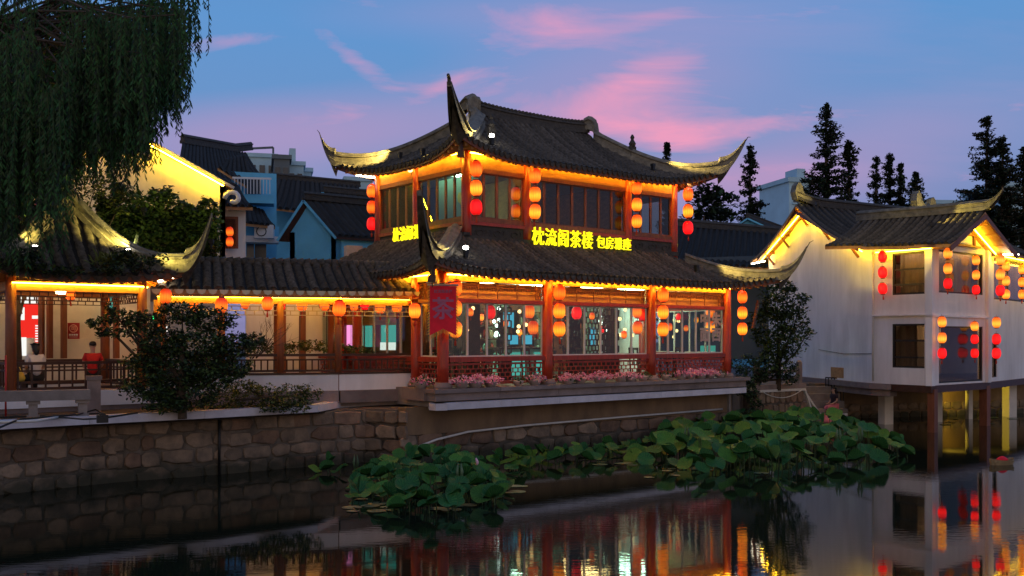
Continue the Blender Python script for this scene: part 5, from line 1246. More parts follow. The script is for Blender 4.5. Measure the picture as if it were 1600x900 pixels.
# warm lamp in the pavilion ceiling
b = MB(); b.lathe([(.14, 0), (.16, .05), (.1, .1)], 12, (S / 2, S / 2, 2.55)); b.build('ceiling_lamp', 'room_warm', pav)
def pflood(p, tgt, label, energy, size=70, col=(1, .78, .15), group='flood lamps around the pavilion roof', lens='spot_white'):
    o = thing('garden_flood_lamp', label, 'lamp', p, 0, group); b = MB(); b.box((0, 0, .05), (.14, .14, .12)); b.bb(-.03, .03, -.03, .03, -.15, 0); b.build('housing', 'iron', o); g = MB(); g.lathe([(.05, 0), (.06, .02)], 10, (0, 0, .11)); g.build('lens', lens, o)
    l = bpy.data.lights.new('flood', 'SPOT'); l.energy = energy * 3.2; l.color = col; l.spot_size = R(size); l.spot_blend = .7; l.shadow_soft_size = .06
    q = bpy.data.objects.new('light_beam', l); COL.objects.link(q); q.parent = o; q.location = (0, 0, .2); q.rotation_euler = (Vector(tgt) - Vector(p) - Z3 * .2).to_track_quat('-Z', 'Y').to_euler()
pflood(PL(S - .35, .0, 3.55), PL(S * .62, S * .35, 5.2), 'flood lamp in the grass on the pavilion roof front', 130, 95)
pflood(PL(S + .55, .9, 3.45), PL(S + 1.2, -1.2, 4.2), 'flood lamp behind the right horn of the pavilion', 60, 70)
pflood(PL(S - .2, -.55, 3.2), PL(S + 1.2, -1.1, 3.9), 'flood lamp on the tiles in front of the right pavilion horn', 75, 80, lens='glass_dark')
pflood(PL(.5, -.15, 3.5), PL(.5, .9, 4.9), 'flood lamp at the foot of the left pavilion ridge', 70, 95)
G5 = 'flood lamps at the stilt house'
pflood(Vector((13.35, 40.3, .45)), Vector((17.5, 40.4, .75)), 'yellow flood lamp by the steps shining under the stilt house', 150, 80, (1, .72, .06), G5, 'glass_dark')
pflood(Vector((17.9, 41.8, .75)), Vector((22.0, 43.4, .8)), 'yellow flood lamp on the rear wall under the stilt house', 70, 90, (1, .72, .06), G5, 'glass_dark')
pflood(Rg0 + Vector((.55, -1.3, -.2)), Rg0 + Vector((.2, .1, .6)), 'flood lamp lighting the upright ridge ornament of the stilt house', 40, 60, (1, .75, .15), G5, 'glass_dark')
pflood(Rg0 + RD * 8.8 + Vector((.2, -1.4, -.25)), Rg0 + RD * 8.8 + Z3 * .6, 'flood lamp lighting the second ridge ornament of the stilt house', 35, 60, (1, .75, .15), G5, 'glass_dark')
pflood(Bf - bn_ * 1.6 - bd_ * .9 - Z3 * .45, Bf + bn_ * .5 + Z3 * .45, 'flood lamp lighting the golden ridge tip of the bay', 75, 70, (1, .75, .15), G5, 'glass_dark')
pflood(wr0 + bn_ * 1.2 - Z3 * .3, wr0 + Z3 * .7 + bd_ * .6, 'flood lamp lighting the ridge ornament of the right wing', 40, 70, (1, .75, .15), G5, 'glass_dark')
# tuft of grass on the roof
gr = MB(); c = PL(S - .75, -.05, 3.25); random.seed(3)
for i in range(150):
    a, t = rnd(0, 6.28), rnd(.1, 1.0); d = Vector((math.cos(a) * math.sin(t), math.sin(a) * math.sin(t), math.cos(t))); ln = rnd(.25, .55); q = c + Vector((rnd(-.35, .35), rnd(-.3, .3), rnd(-.05, .1))); sd = d.cross(Z3).normalized() * .022
    gr.add([q - sd, q + sd, q + d * ln * .7 + sd * .8 - Z3 * .04, q + d * ln - Z3 * .12], [(0, 1, 2, 3)])
tag(gr.build('roof_grass', ['leaf_yellow']), 'tuft of bright grass growing on the pavilion roof', 'grass')
# covered walk -----------------------------------------------------------
K0, K1, K2 = Vector((-9.35, 26.0, 0)), Vector((-4.82, 27.3, 0)), Vector((-2.45, 28.6, 0))
cw = thing('covered_walk', 'low tiled covered walk joining the pavilion and the tea house', 'covered walk')
nb = [Vector((-(K1 - K0).y, (K1 - K0).x, 0)).normalized(), Vector((-(K2 - K1).y, (K2 - K1).x, 0)).normalized()]
nm = (nb[0] + nb[1]).normalized()
ea = [K0 - nb[0] * .5, K1 - nm * .5, K2 - nb[1] * .5]; ra = [K0 + nb[0] * 1.0, K1 + nm * 1.0, K2 + nb[1] * 1.0]; ba = [K0 + nb[0] * 2.5, K1 + nm * 2.5, K2 + nb[1] * 2.5]
for i in range(2):
    ruled_roof(cw, ea[i] + Z3 * 4.66, ea[i + 1] + Z3 * (4.66 + .05 * i), ra[i] + Z3 * 5.50, ra[i + 1] + Z3 * 5.50, .295, .105, .06, step=.16, drip='pale')
    ruled_roof(cw, ba[i] + Z3 * 4.66, ba[i + 1] + Z3 * 4.66, ra[i] + Z3 * 5.50, ra[i + 1] + Z3 * 5.50, .5, .1, .06, rows=False)
rr = [ra[0].lerp(ra[1], t / 12) + Z3 * 5.5 for t in range(13)] + [ra[1].lerp(ra[2], t / 8) + Z3 * 5.5 for t in range(1, 9)]
for i in range(len(rr) - 1):
    for k in range(2):
        p, q = rr[i].lerp(rr[i + 1], k / 2), rr[i].lerp(rr[i + 1], (k + 1) / 2 + .05); b = MB(); b.tube([p + Z3 * .02, q + Z3 * .05], [.105, .125], 8); b.build('ridge_tile', 'tile', cw, True)
for i, (a_, b2) in enumerate(((K0, K1), (K1, K2))):
    d = (b2 - a_).normalized(); n = nb[i]; L_ = (b2 - a_).length
    b = MB(); b.bar(a_ + Z3 * 4.40, b2 + Z3 * 4.40, .12, .16); b.build('eave_beam', 'board', cw)
    b = MB(); b.bar(a_ - n * .12 + Z3 * 4.50, b2 - n * .12 + Z3 * 4.50, .035, .035); b.build('led_strip', 'led_soft', cw)
    b = MB(); b.bar(a_ - n * .35 + Z3 * 4.50, b2 - n * .35 + Z3 * 4.50, .5, .02); b.build('eave_soffit', 'board', cw)
    b = MB(); lattice(b, lambda u, z: a_ + d * (u + .1) + Z3 * z, L_ - .2, 4.02, 4.26, int(L_ / .24), 2, .024); b.build('hanging_lattice', 'plate', cw)
    b = MB(); b.bar(a_ + Z3 * 2.16, b2 + Z3 * 2.16, .2, .46); b.build('low_wall', 'plaster', cw)
    b = MB(); b.bar(a_ - n * .05 + Z3 * 1.78, b2 - n * .05 + Z3 * 1.78, .34, .34); b.build('plinth', 'slab', cw)
    b = MB(); b.bar(a_ + Z3 * 2.42, b2 + Z3 * 2.42, .24, .05); b.build('wall_cap', 'dark_wood', cw)
    b = MB(); b.bar(a_ + Z3 * 2.93, b2 + Z3 * 2.93, .08, .07); b.build('handrail', 'dark_wood', cw); b = MB(); b.bar(a_ + Z3 * 2.80, b2 + Z3 * 2.80, .04, .04); b.build('middle_rail', 'dark_wood', cw); b = MB(); b.bar(a_ + Z3 * 2.50, b2 + Z3 * 2.50, .06, .06); b.build('bottom_rail', 'dark_wood', cw)
    for k in range(int(L_ / .17)):
        p = a_ + d * (.1 + .17 * k); b = MB(); b.bar(p + Z3 * 2.47, p + Z3 * 2.80, .035, .035); b.build('baluster', 'dark_wood', cw)
    for t in ((0, .34, .67, 1) if i == 0 else (.98,)):
        p = a_.lerp(b2, t); b = MB(); b.lathe([(.10, 1.95), (.095, 4.4)], 12, (p.x, p.y, 0)); b.build('column', 'brown_wood', cw, True)
        q = p + n * 2.0; b = MB(); b.lathe([(.10, 1.7), (.095, 4.6)], 12, (q.x, q.y, 0)); b.build('column', 'brown_wood', cw, True)
b = MB(); b.prism([(K0.x, K0.y), (K1.x, K1.y), (K2.x, K2.y), (K2.x - .8, K2.y + 2.2), (K1.x - .5, K1.y + 2.4), (K0.x - .5, K0.y + 2.4)], 1.5, 1.92); b.build('floor', 'slab', cw)
# lanterns of the walk and pavilion
G4 = 'lanterns under the covered walk'
for px, y, D, k, s, w in ((259, 463, 24.9, 'a', .85, 'deep orange lantern under the walk eave next to the pavilion horn'), (346, 477, 25.5, 'a', .9, 'deep orange lantern above the dark garden tree'), (472, 476, 28.8, 'a', .85, 'small deep orange lantern at the rear beam left of the walk bend'), (507, 476, 28.8, 'a', .8, 'small deep orange lantern at the rear beam right of the other'), (530, 482, 26.9, 'a', 1.0, 'largest deep orange lantern at the bend of the walk'), (594, 480, 28.4, 'a', .85, 'deep orange lantern at the right half of the walk'), (110, 460, 25.8, 'a', .7, 'small orange lantern inside the pavilion'), (553, 478, 30.2, 'a', .7, 'small orange lantern behind the bend of the walk'), (302, 478, 27.5, 'a', .75, 'small orange lantern behind the top of the cloud pruned tree'), (383, 474, 28.0, 'a', .7, 'small orange lantern at the left part of the walk'), (418, 474, 26.3, 'a', .85, 'orange lantern under the walk eave over the twigged shrub'), (440, 478, 29.5, 'r', .6, 'little red lantern by the courtyard wall post'), (620, 479, 28.3, 'a', .8, 'orange lantern under the walk next to the tea house'), (570, 476, 28.0, 'r', .7, 'little red lantern before the shop front')):
    lantern(W(px, y, D), KEY[k], w, G4, s, True, 1.05)
# courtyard wall and shop behind the walk ---------------------------------
def px_quad(px0, px1, y0, y1, D0, D1, th=.1):
    # upright panel between two image columns at the given distances
    a, b = W(px0, y1, D0), W(px1, y1, D1); zt = W(px0, y0, D0).z; return a, b, zt
def panel(parent, name, m, px0, px1, y0, y1, D0, D1=None, th=.08):
    D1 = D1 or D0; a, b2 = W(px0, HY, D0), W(px1, HY, D1); z1, z0 = W(px0, y0, D0).z, W(px0, y1, D0).z
    n = Vector((-(b2 - a).y, (b2 - a).x, 0)).normalized(); b = MB(); b.bar(Vector((a.x, a.y, (z0 + z1) / 2)) + n * th / 2, Vector((b2.x, b2.y, (z0 + z1) / 2)) + n * th / 2, th, z1 - z0); return b.build(name, m, parent)
cwall = thing('courtyard_wall', 'pale courtyard wall with a dark doorway behind the covered walk', 'wall')
panel(cwall, 'wall', 'plaster', 385, 512, 440, 585, 31.5, 32.5, .2); panel(cwall, 'door_reveal', 'dark_wood', 512, 533, 470, 585, 32.3, 32.5, .2); panel(cwall, 'wall_top', 'plaster', 512, 556, 440, 482, 32.5, 32.9, .2)
panel(cwall, 'door_panel', 'far_dark', 528, 556, 483, 570, 33.2, 33.4, .1); panel(cwall, 'panel_post', 'brown_wood', 440, 447, 440, 585, 31.2, 31.3, .15); panel(cwall, 'panel_post', 'brown_wood', 470, 478, 440, 585, 31.4, 31.5, .15)
shop = thing('courtyard_shop', 'brown timber shop front with lit pink and teal windows behind the walk', 'shop')
panel(shop, 'wall_below', 'brown_wood', 534, 640, 542, 600, 31.0, 30.6, .15); panel(shop, 'transom', 'board', 534, 640, 440, 508, 31.0, 30.6, .15)
for a0, a1 in ((531, 537), (553, 557), (582, 594), (618, 628)): panel(shop, 'post', 'red_wood', a0, a1, 440, 600, 30.85, 30.8, .18)
panel(shop, 'lit_window', 'screen_pink', 537, 553, 507, 540, 31.1, 31.0, .05); panel(shop, 'lit_window', 'screen_teal', 557, 582, 509, 543, 31.1, 30.9, .05); panel(shop, 'lit_window', 'screen_teal', 594, 618, 492, 548, 30.9, 30.8, .05)
panel(shop, 'window_bar', 'brown_wood', 568, 570, 509, 543, 30.95, 30.95, .04); panel(shop, 'window_bar', 'brown_wood', 594, 618, 490, 494, 30.75, 30.7, .04); panel(shop, 'counter_light', 'screen_white', 594, 618, 535, 547, 30.7, 30.65, .04); panel(shop, 'lattice_door', 'dark_wood', 628, 652, 470, 590, 30.4, 30.2, .06)
# shop wall behind the pavilion
sw = thing('street_wall', 'warm lit street wall with red display seen through the pavilion', 'wall')
panel(sw, 'wall', 'plaster_warm', 66, 235, 420, 600, 29.5, 31.0, .2); panel(sw, 'wall', 'plaster_warm', -420, 24, 420, 600, 27.5, 29.3, .2); panel(sw, 'wall_base', 'plaster_warm', -60, 235, 528, 600, 28.8, 30.6, .1)
for a0, a1 in ((66, 70), (76, 83), (98, 105), (180, 187)): panel(sw, 'timber_post', 'brown_wood', a0, a1, 440, 560, 29.1, 29.2, .15)
panel(sw, 'red_display', 'screen_red', 24, 66, 474, 540, 29.4, 29.5, .1)
panel(sw, 'display_window', 'screen_white', 30, 66, 453, 474, 29.4, 29.5, .1); panel(sw, 'display_card', 'screen_white', 25, 38, 480, 500, 29.25, 29.3, .03); panel(sw, 'display_stand', 'screen_white', 24, 41, 527, 556, 29.2, 29.3, .05); panel(sw, 'display_tag', 'screen_white', 50, 60, 493, 498, 29.25, 29.3, .03)
panel(sw, 'teal_display', 'screen_teal', 163, 183, 458, 497, 29.6, 29.9, .08)
for k in range(7): panel(sw, 'display_shelf', 'screen_white', 55, 64, 508 + k * 4, 510 + k * 4, 29.25, 29.3, .03)
for k in range(3): panel(sw, 'window_bar', 'dark_wood', 34 + k * 11, 36 + k * 11, 453, 474, 29.3, 29.3, .03)
ps = thing('wall_notice', 'dark red notice with a pink ring on the warm street wall', 'notice', W(115, 517, 29.35), R(6)); b = MB(); b.bb(-.17, .17, -.01, .02, -.24, .24); b.build('board', 'poster_red', ps)
b = MB(); b.tube([(math.cos(i * .2618) * .11, -.02, .07 + math.sin(i * .2618) * .11) for i in range(25)], .016, 6); b.build('ring', 'poster_pink', ps); ob('character', text_mesh('司', .15, .004, .004, 'poster_pink'), ps, (0, -.02, .07), rot=(R(90), 0, 0)); b = MB()
for k in range(4): b.bb(-.125 + k * .066, -.075 + k * .066, -.02, -.008, -.14, -.09)
b.bb(-.12, .12, -.018, -.008, -.185, -.175); b.build('lettering', 'white_paint', ps)
panel(sw, 'lamp_tube', 'added_wall_light', -40, 230, 436, 439, 28.3, 29.6, .08); panel(cwall, 'lamp_tube', 'added_wall_light', 395, 500, 452, 454, 30.9, 31.6, .05)  # added tubes along the wall tops, put in to brighten the walls
# neon flecks of a far shop seen between the leaves
for i, (px, y, m) in enumerate(((228, 492, 'screen_pink'), (243, 497, 'sign_green'), (246, 505, 'screen_blue'), (256, 514, 'screen_white'), (207, 495, 'screen_pink'))):
    o = tag(panel(None, 'shop_sign', m, px - 5, px + 5, y - 4, y + 4, 32, 32, .05), ('pink', 'green', 'blue', 'white', 'small pink')[i] + ' lit shop sign glimpsed between the leaves', 'sign')
# stone bench, pillar, pipes on the quay --------------------------------
sb = thing('stone_bench', 'long grey stone bench on pedestals in front of the pavilion', 'bench', Gz(60, 655, 1.62), TH * .7)
b = MB(); b.bb(-2.0, 1.05, 0, .4, .40, .62); b.build('seat', 'concrete', sb)
for x in (-1.6, -.1, .9): b = MB(); b.bb(x - .13, x + .13, .06, .36, .0, .08); b.bb(x - .09, x + .09, .1, .32, .08, .32); b.bb(x - .14, x + .14, .06, .36, .32, .40); b.build('pedestal', 'concrete', sb)
sp_ = thing('stone_pillar', 'square stone pillar at the end of the stone bench', 'pillar', Gz(147, 645, 1.62), TH * .7); b = MB(); b.bb(-.14, .14, -.1, .18, 0, .78); b.build('shaft', 'slab', sp_); b = MB(); b.bb(-.17, .17, -.13, .21, .78, .88); b.build('cap', 'slab', sp_)
for pts, r_, m, w in (([Gz(-10, 660, 1.66), Gz(55, 658, 1.68), W(103, 650, 21.8)], .035, 'pipe_white', 'white plastic pipe lying on the quay edge'), ([Gz(-10, 672, 1.66), Gz(30, 655, 1.7), Gz(120, 648, 1.7), Gz(150, 640, 1.75), Gz(170, 652, 1.7), Gz(215, 645, 1.7)], .022, 'cable', 'black cable snaking along the quay edge'), ([Gz(0, 652, 1.68), Gz(70, 650, 1.68), Gz(130, 655, 1.68), Gz(158, 654, 1.7)], .02, 'cable', 'second black cable below the stone bench')):
    b = MB(); b.tube(pts, r_, 6); tag(b.build('quay_pipe' if m != 'cable' else 'quay_cable', m, None, True), w, 'pipe' if m != 'cable' else 'cable')
b = MB(); p = Gz(160, 662, 1.6); b.box((p.x, p.y, 1.70), (.22, .16, .16), .5); b.box((p.x, p.y, 1.80), (.12, .10, .05), .5); tag(b.build('junction_box', 'iron'), 'small black junction box on the quay edge', 'box')
b = MB(); p = W(9, 560, 22.6); b.tube([(p.x, p.y, 1.6), (p.x, p.y, 3.0)], .022, 6); tag(b.build('red_pole', 'poster_red', None, True), 'thin red pole standing before the pavilion', 'pole')
# ================================================================== houses and blocks behind
def simple_house(name, label, pxs, eave_y, peak_px, peak_y, base_y, D, depth, dirv, wallm, roofm='roof_far', ov=.28, rows=True, cat='house', spacing=.3, base_z=1.3):
    # gabled house: gable wall facing us between two image columns, ridge running back along dirv
    h = thing(name, label, cat); a, b = W(pxs[0], HY, D), W(pxs[1], HY, D); ze = W(pxs[0], eave_y, D).z; ze2 = W(pxs[1], eave_y, D).z; pk = W(peak_px, HY, D); zp = W(peak_px, peak_y, D).z
    dv = Vector(dirv).normalized(); A, B, P_ = Vector((a.x, a.y, 0)), Vector((b.x, b.y, 0)), Vector((pk.x, pk.y, 0))
    m = MB(); m.extr([A + Z3 * base_z, B + Z3 * base_z, B + Z3 * ze, P_ + Z3 * zp, A + Z3 * ze], dv * .25); m.build('gable_wall', wallm, h)
    for q in (A, B):
        m = MB(); m.extr([q + Z3 * base_z, q + Z3 * ze, q + dv * depth + Z3 * ze, q + dv * depth + Z3 * base_z], (B - A).normalized() * (.2 if q is A else -.2)); m.build('side_wall', wallm, h)
    sl = (zp - ze); e = (B - A).normalized()
    f = -dv * ov
    for q, sg in ((A, -1), (B, 1)):
        run = abs((P_ - q).dot(e)); o2 = ov * .9; zz_ = ze - sl / max(run, .1) * o2
        E_ = q + e * sg * o2
        args = (E_ + f + Z3 * (zz_ + .12), E_ + dv * depth + Z3 * (zz_ + .12), P_ + f + Z3 * (zp + .14), P_ + dv * depth + Z3 * (zp + .14))
        ruled_roof(h, *args, spacing, .1, sl * .05, rows=rows and sg > 0, rowm=roofm, mats=(roofm, 'dark_wood'), step=.4)
        m = MB(); m.bar(E_ + f + Z3 * (zz_ + .02), P_ + f + Z3 * (zp + .04), .06, .10); m.build('verge_board', wallm, h)
    ridge_sweep([P_ + f + dv * ((depth + ov) * i / 8) + Z3 * (zp + .14) for i in range(9)], .24, .28).build('main_ridge', 'ridge', h)
    return h, (A, B, P_, ze, zp, dv, e)
yh, yi = simple_house('white_gable_house', 'large gabled house with a yellow lit wall behind the willow', (-40, 352), 290, 150, 178, 430, 36.0, 9, (-.5, .87, 0), 'plaster_warm')
A_, B_, P_, ze, zp, dv, e_ = yi
for q in (A_, B_):
    b = MB(); b.bar(q.lerp(P_, .03) - dv * .32 + Z3 * (ze - .05), P_ - dv * .32 + Z3 * (zp - .12), .035, .035); b.build('led_strip', 'led_gable', yh)
b = MB(); q = B_ - dv * .15 + Z3 * (ze - .25)
b.tube([q + e_ * (.25 - .32 * math.cos(t * .5) * (1 - t / 16)) * 1.0 + Z3 * (-.25 + .30 * math.sin(t * .5) * (1 - t / 16)) for t in range(12)], [.09] * 12, 8); b.build('scroll_end', 'plaster', yh, True)
# second, darker wing with lantern lit window
sh = thing('side_house', 'small pink walled house with a lantern lit window beside the yellow gable', 'house')
panel(sh, 'wall', 'plaster', 340, 384, 318, 420, 37.5, 38.0, .25); panel(sh, 'window_board', 'brown_wood', 345, 372, 338, 388, 37.3, 37.4, .06); panel(sh, 'window_glass', 'glass_dark', 349, 368, 342, 384, 37.2, 37.25, .03)
ruled_roof(sh, W(338, 322, 36.6), W(395, 324, 37.6), W(350, 280, 40), W(372, 292, 40.5), .3, .1, .1, rowm='roof_far')
for y, w in ((362, 'upper'), (378, 'lower')): lantern(W(359, y, 36.9), 'lamp_amber', f'{w} small orange lantern at the window beside the yellow gable', 'lanterns at the side house', .8)
r1 = thing('dark_roof_house', 'dark tiled roof with a long ridge behind the yellow gable', 'house')
ruled_roof(r1, W(270, 282, 44), W(432, 296, 50), W(285, 222, 48), W(385, 240, 54), .34, .11, .25, rowm='roof_far'); ridge_sweep([W(285, 222, 48).lerp(W(392, 240, 54.5), i / 8) + Z3 * (.0 if i < 7 else .12 * (i - 6)) for i in range(9)], .3, .4).build('main_ridge', 'ridge', r1); panel(r1, 'wall', 'plaster_shade_blue', 290, 430, 285, 420, 46, 51, .2)
ruled_roof(r1, W(340, 262, 43), W(400, 300, 44), W(355, 250, 45), W(385, 242, 46), .34, .1, .1, rowm='roof_far')
bl = thing('balcony_house', 'pale balcony in painted blue shade with white railing above a covered entrance', 'house')
panel(bl, 'wall', 'plaster_shade_blue', 362, 432, 268, 400, 44.0, 44.6, .2); panel(bl, 'balcony_slab', 'plaster_shade_blue', 362, 428, 303, 316, 42.6, 43.0, 1.2)
for k in range(12): panel(bl, 'baluster', 'white_paint', 366 + k * 5, 367 + k * 5, 279, 303, 42.6, 42.6, .03)
panel(bl, 'balcony_rail', 'white_paint', 363, 424, 276, 279, 42.6, 42.9, .05); panel(bl, 'balcony_door', 'far_win', 385, 408, 280, 303, 43.7, 43.8, .05)
ruled_roof(bl, W(378, 348, 41), W(430, 354, 42), W(380, 318, 43), W(412, 330, 44), .3, .1, .08, rowm='roof_far'); panel(bl, 'lower_wall', 'plaster_shade_blue', 384, 436, 352, 372, 42.5, 43, .2); panel(bl, 'lower_slab', 'white_paint', 384, 436, 368, 378, 41.8, 42.2, .8); panel(bl, 'window', 'far_win', 398, 416, 378, 405, 43, 43.1, .06); panel(bl, 'window', 'far_win', 385, 397, 378, 405, 43, 43.1, .06)
ac = thing('air_conditioner', 'white outdoor air conditioner unit below the balcony', 'air conditioner', W(413, 362, 41.9), .1); b = MB(); b.bb(-.4, .4, -.15, .15, -.28, .28); b.build('casing', 'white_paint', ac); b = MB(); b.tube([(math.cos(i * .5236) * .2 - .1, -.16, math.sin(i * .5236) * .2) for i in range(13)], .02, 6); b.build('fan_ring', 'iron', ac)
r2 = thing('long_roof_house', 'long dark tiled roof stretching behind the blue shaded gables', 'house')
ruled_roof(r2, W(400, 322, 56), W(600, 345, 58), W(425, 279, 62), W(560, 291, 66), .4, .13, .3, rowm='roof_far'); ridge_sweep([W(422, 278, 62).lerp(W(562, 291, 66), i / 8) for i in range(9)], .3, .35).build('main_ridge', 'ridge', r2); panel(r2, 'wall', 'plaster_shade_blue', 410, 590, 318, 420, 59, 60, .2)
simple_house('rear_blue_shaded_house', 'pale gabled house in painted blue shade half hidden behind the nearer blue shaded house', (482, 548), 335, 512, 303, 420, 49, 10, (.8, .6, 0), 'plaster_shade_blue')
simple_house('blue_shaded_gable_house', 'bright gabled house in painted blue shade with dark tiled roof behind the covered walk', (453, 525), 363, 484, 316, 420, 40, 9, (.80, .60, 0), 'plaster_shade_blue')
d1 = thing('dark_lean_to', 'dark low shed roof between the blue shaded house and the tea house', 'shed'); panel(d1, 'wall', 'dark_wood', 522, 592, 362, 420, 42.5, 46, .2)
b = MB(); p = W(552, 396, 33.5); b.box((p.x, p.y, p.z), (.55, .4, .5), .4); tag(b.build('roof_unit', 'pot'), 'small pale box standing on the left side of the lower roof', 'box')
def block(name, label, px0, px1, y_top, D, depth, m, nx, nz, win='far_win', cat='building', extra=None, base_z=1.4, ang=.25):
    h = thing(name, label, cat); a, b2 = W(px0, HY, D), W(px1, HY, D); zt = W(px0, y_top, D).z; w = b2.x - a.x
    h.location = (a.x, a.y, base_z); h.rotation_euler = (0, 0, ang)
    b = MB(); b.bb(0, w, 0, depth, 0, zt - base_z); b.build('wall', m, h); b = MB(); b.bb(-.3, w + .3, -.3, depth + .3, zt - base_z, zt - base_z + .6); b.build('parapet', m, h)
    fh = 3.2; k = 0
    for j in range(nz):
        z = zt - base_z - 1.2 - fh * j
        for i in range(nx):
            x = w * (i + .5) / nx; b = MB(); b.bb(x - w / nx * .3, x + w / nx * .3, -.12, .05, z - 1.5, z); b.build('window', win, h)
            b = MB(); b.bb(x - w / nx * .36, x + w / nx * .36, -.25, .0, z - 1.75, z - 1.55); b.build('sill', m, h)
    if extra: extra(h, w, zt - base_z)
    return h
def top_box(h, w, z): b = MB(); b.bb(w * .1, w * .5, .5, 4, z + .6, z + 2.6); b.build('roof_room', 'far_wall', h)
block('far_apartment_block', 'far grey apartment block with roof frame left of the tea house roof', 388, 430, 245, 150, 12, 'far_wall', 3, 3, extra=lambda h, w, z: MB().bar((w * -.1, 0, z + 1.2), (w * .9, 0, z + 1.6), .3).bar((w * .9, 0, z), (w * .9, 0, z + 1.6), .3).build('roof_frame', 'far_dark', h))
block('far_dark_apartment', 'dark far apartment slab in the middle of the skyline', 428, 452, 248, 140, 10, 'far_dark', 2, 3)
block('far_stepped_apartment', 'pale far apartment with stepped top', 450, 474, 258, 145, 10, 'far_wall', 2, 3, extra=top_box); block('far_low_apartment', 'low pale far apartment at the end of the skyline', 470, 486, 268, 150, 10, 'far_wall', 2, 2)
block('far_tower_left_of_roof', 'small far tower just left of the upper roof lanterns', 540, 580, 282, 150, 10, 'far_wall', 3, 3)
# right background
lr_ = thing('long_dark_roof', 'long dark tiled roof behind the lower right horn', 'house'); ruled_roof(lr_, W(1030, 410, 52), W(1230, 420, 48), W(1050, 351, 60), W(1225, 366, 56), .36, .11, .3, rowm='roof_far'); ridge_sweep([W(1040, 350, 60).lerp(W(1226, 366, 56), i / 8) for i in range(9)], .3, .4).build('main_ridge', 'ridge', lr_); panel(lr_, 'wall', 'far_dark', 1030, 1235, 405, 560, 53, 50, .3)
simple_house('small_blue_shaded_gable', 'small gable in painted blue shade peeping over the long dark roof', (1140, 1212), 362, 1170, 343, 420, 66, 12, (.5, .86, 0), 'plaster_shade_blue')
block('white_stair_tower', 'pale blue tall block with flat roof behind the conifers', 1233, 1270, 284, 130, 8, 'far_wall', 1, 6, extra=lambda h, w, z: MB().bb(w * .55, w * .95, 1, 4, z + .5, z + 2.0).build('roof_tank', 'far_wall', h))
block('far_blue_block', 'low far blue building behind the stilt house roof', 1440, 1540, 318, 160, 12, 'far_wall', 10, 3, ang=.1); block('far_right_block', 'far blue building at the right behind the tall conifers', 1568, 1640, 290, 160, 12, 'far_wall', 7, 4, ang=.1)
# ================================================================== trees
def leaf_quads(b, c, r, n, size, flat=1.0, droop=0.0, asp=.42):
    for _ in range(n):
        while True:
            x, y, z = rnd(-1, 1), rnd(-1, 1), rnd(-1, 1)
            if x * x + y * y + z * z < 1: break
        p = Vector((c[0] + x * r[0], c[1] + y * r[1], c[2] + z * r[2])); d = Vector((rnd(-1, 1), rnd(-1, 1), rnd(-.6, .6) * flat - droop)).normalized(); sd = d.cross(Vector((rnd(-.5, .5), rnd(-.5, .5), 1))).normalized(); s = size * rnd(.7, 1.35)
        b.cur = random.randrange(3) if b.multi else 0
        b.add([p - d * s * .5, p + sd * s * asp * .5, p + d * s * .5, p - sd * s * asp * .5], [(0, 1, 2, 3)])
def LB(): b = MB(); b.multi = True; return b
def conifer(px, ytop, D, wpx, label, seed, full=1.0):
    random.seed(seed); t = W(px, ytop, D); z0 = 1.4; H = t.z - z0; w = wpx / F * D / 2 * 1.75
    o = thing('conifer_tree', label, 'tree', (t.x, t.y, z0), 0, 'dark conifers behind the houses')
    b = MB(); b.tube([(0, 0, 0), (0, 0, H * .6), (0, 0, H)], [H * .018, H * .010, .03], 7); b.build('trunk', 'bark', o)
    lb = LB(); br = MB(); n = int(H * 17); lob = [rnd(.6, 1.2) for _ in range(40)]
    for i in range(n):
        f = .10 + .90 * rnd(0, 1) ** .9; a = rnd(0, 6.28); z = H * f; rr = w * ((1 - f) ** .62 + .03) * lob[int(f * 19) + (20 if math.cos(a) > 0 else 0)] * rnd(.6, 1.25); tip = Vector((math.cos(a) * rr, math.sin(a) * rr, z + rr * rnd(-.05, .45)))
        br.bar((0, 0, z), tip, .04); m = max(3, int(rr * 6))
        for k in range(m):
            c = Vector((0, 0, z)).lerp(tip, (k + rnd(.1, 1)) / m); leaf_quads(lb, c, (.2, .2, .16), 6, .26, 1, .25, .55)
    for i in range(12): leaf_quads(lb, (0, 0, H * (1 - .012 * i)), (.06 + .02 * i, .06 + .02 * i, .2), 5, .2, 1, 0, .5)
    lb.build('crown', ['leaf_black', 'leaf_dark', 'leaf_black'], o); tag(br.build('branches', 'bark', o), kind='stuff')
for i, (px, y, D, w, l) in enumerate(((1042, 224, 72, 26, 'thin conifer top showing above the right slope of the tea house roof'), (1172, 227, 78, 62, 'slim conifer standing alone right of the upper right horn'), (1291, 164, 72, 78, 'tallest conifer above the white gable'), (1326, 221, 73, 66, 'second conifer right of the tallest one'), (1369, 246, 76, 46, 'third conifer of the row behind the stilt house'), (1390, 240, 78, 46, 'fourth conifer of the row behind the stilt house'), (1407, 257, 77, 44, 'fifth conifer of the row behind the stilt house'), (1431, 271, 74, 56, 'rounded last conifer of the row behind the stilt house'), (1542, 184, 76, 84, 'tall conifer above the upturned golden ridge'), (1566, 217, 74, 76, 'conifer just right of the tall one over the golden ridge'), (1600, 233, 75, 64, 'conifer at the far right end of the row'))):
    conifer(px, y, D, w, l, 100 + i)
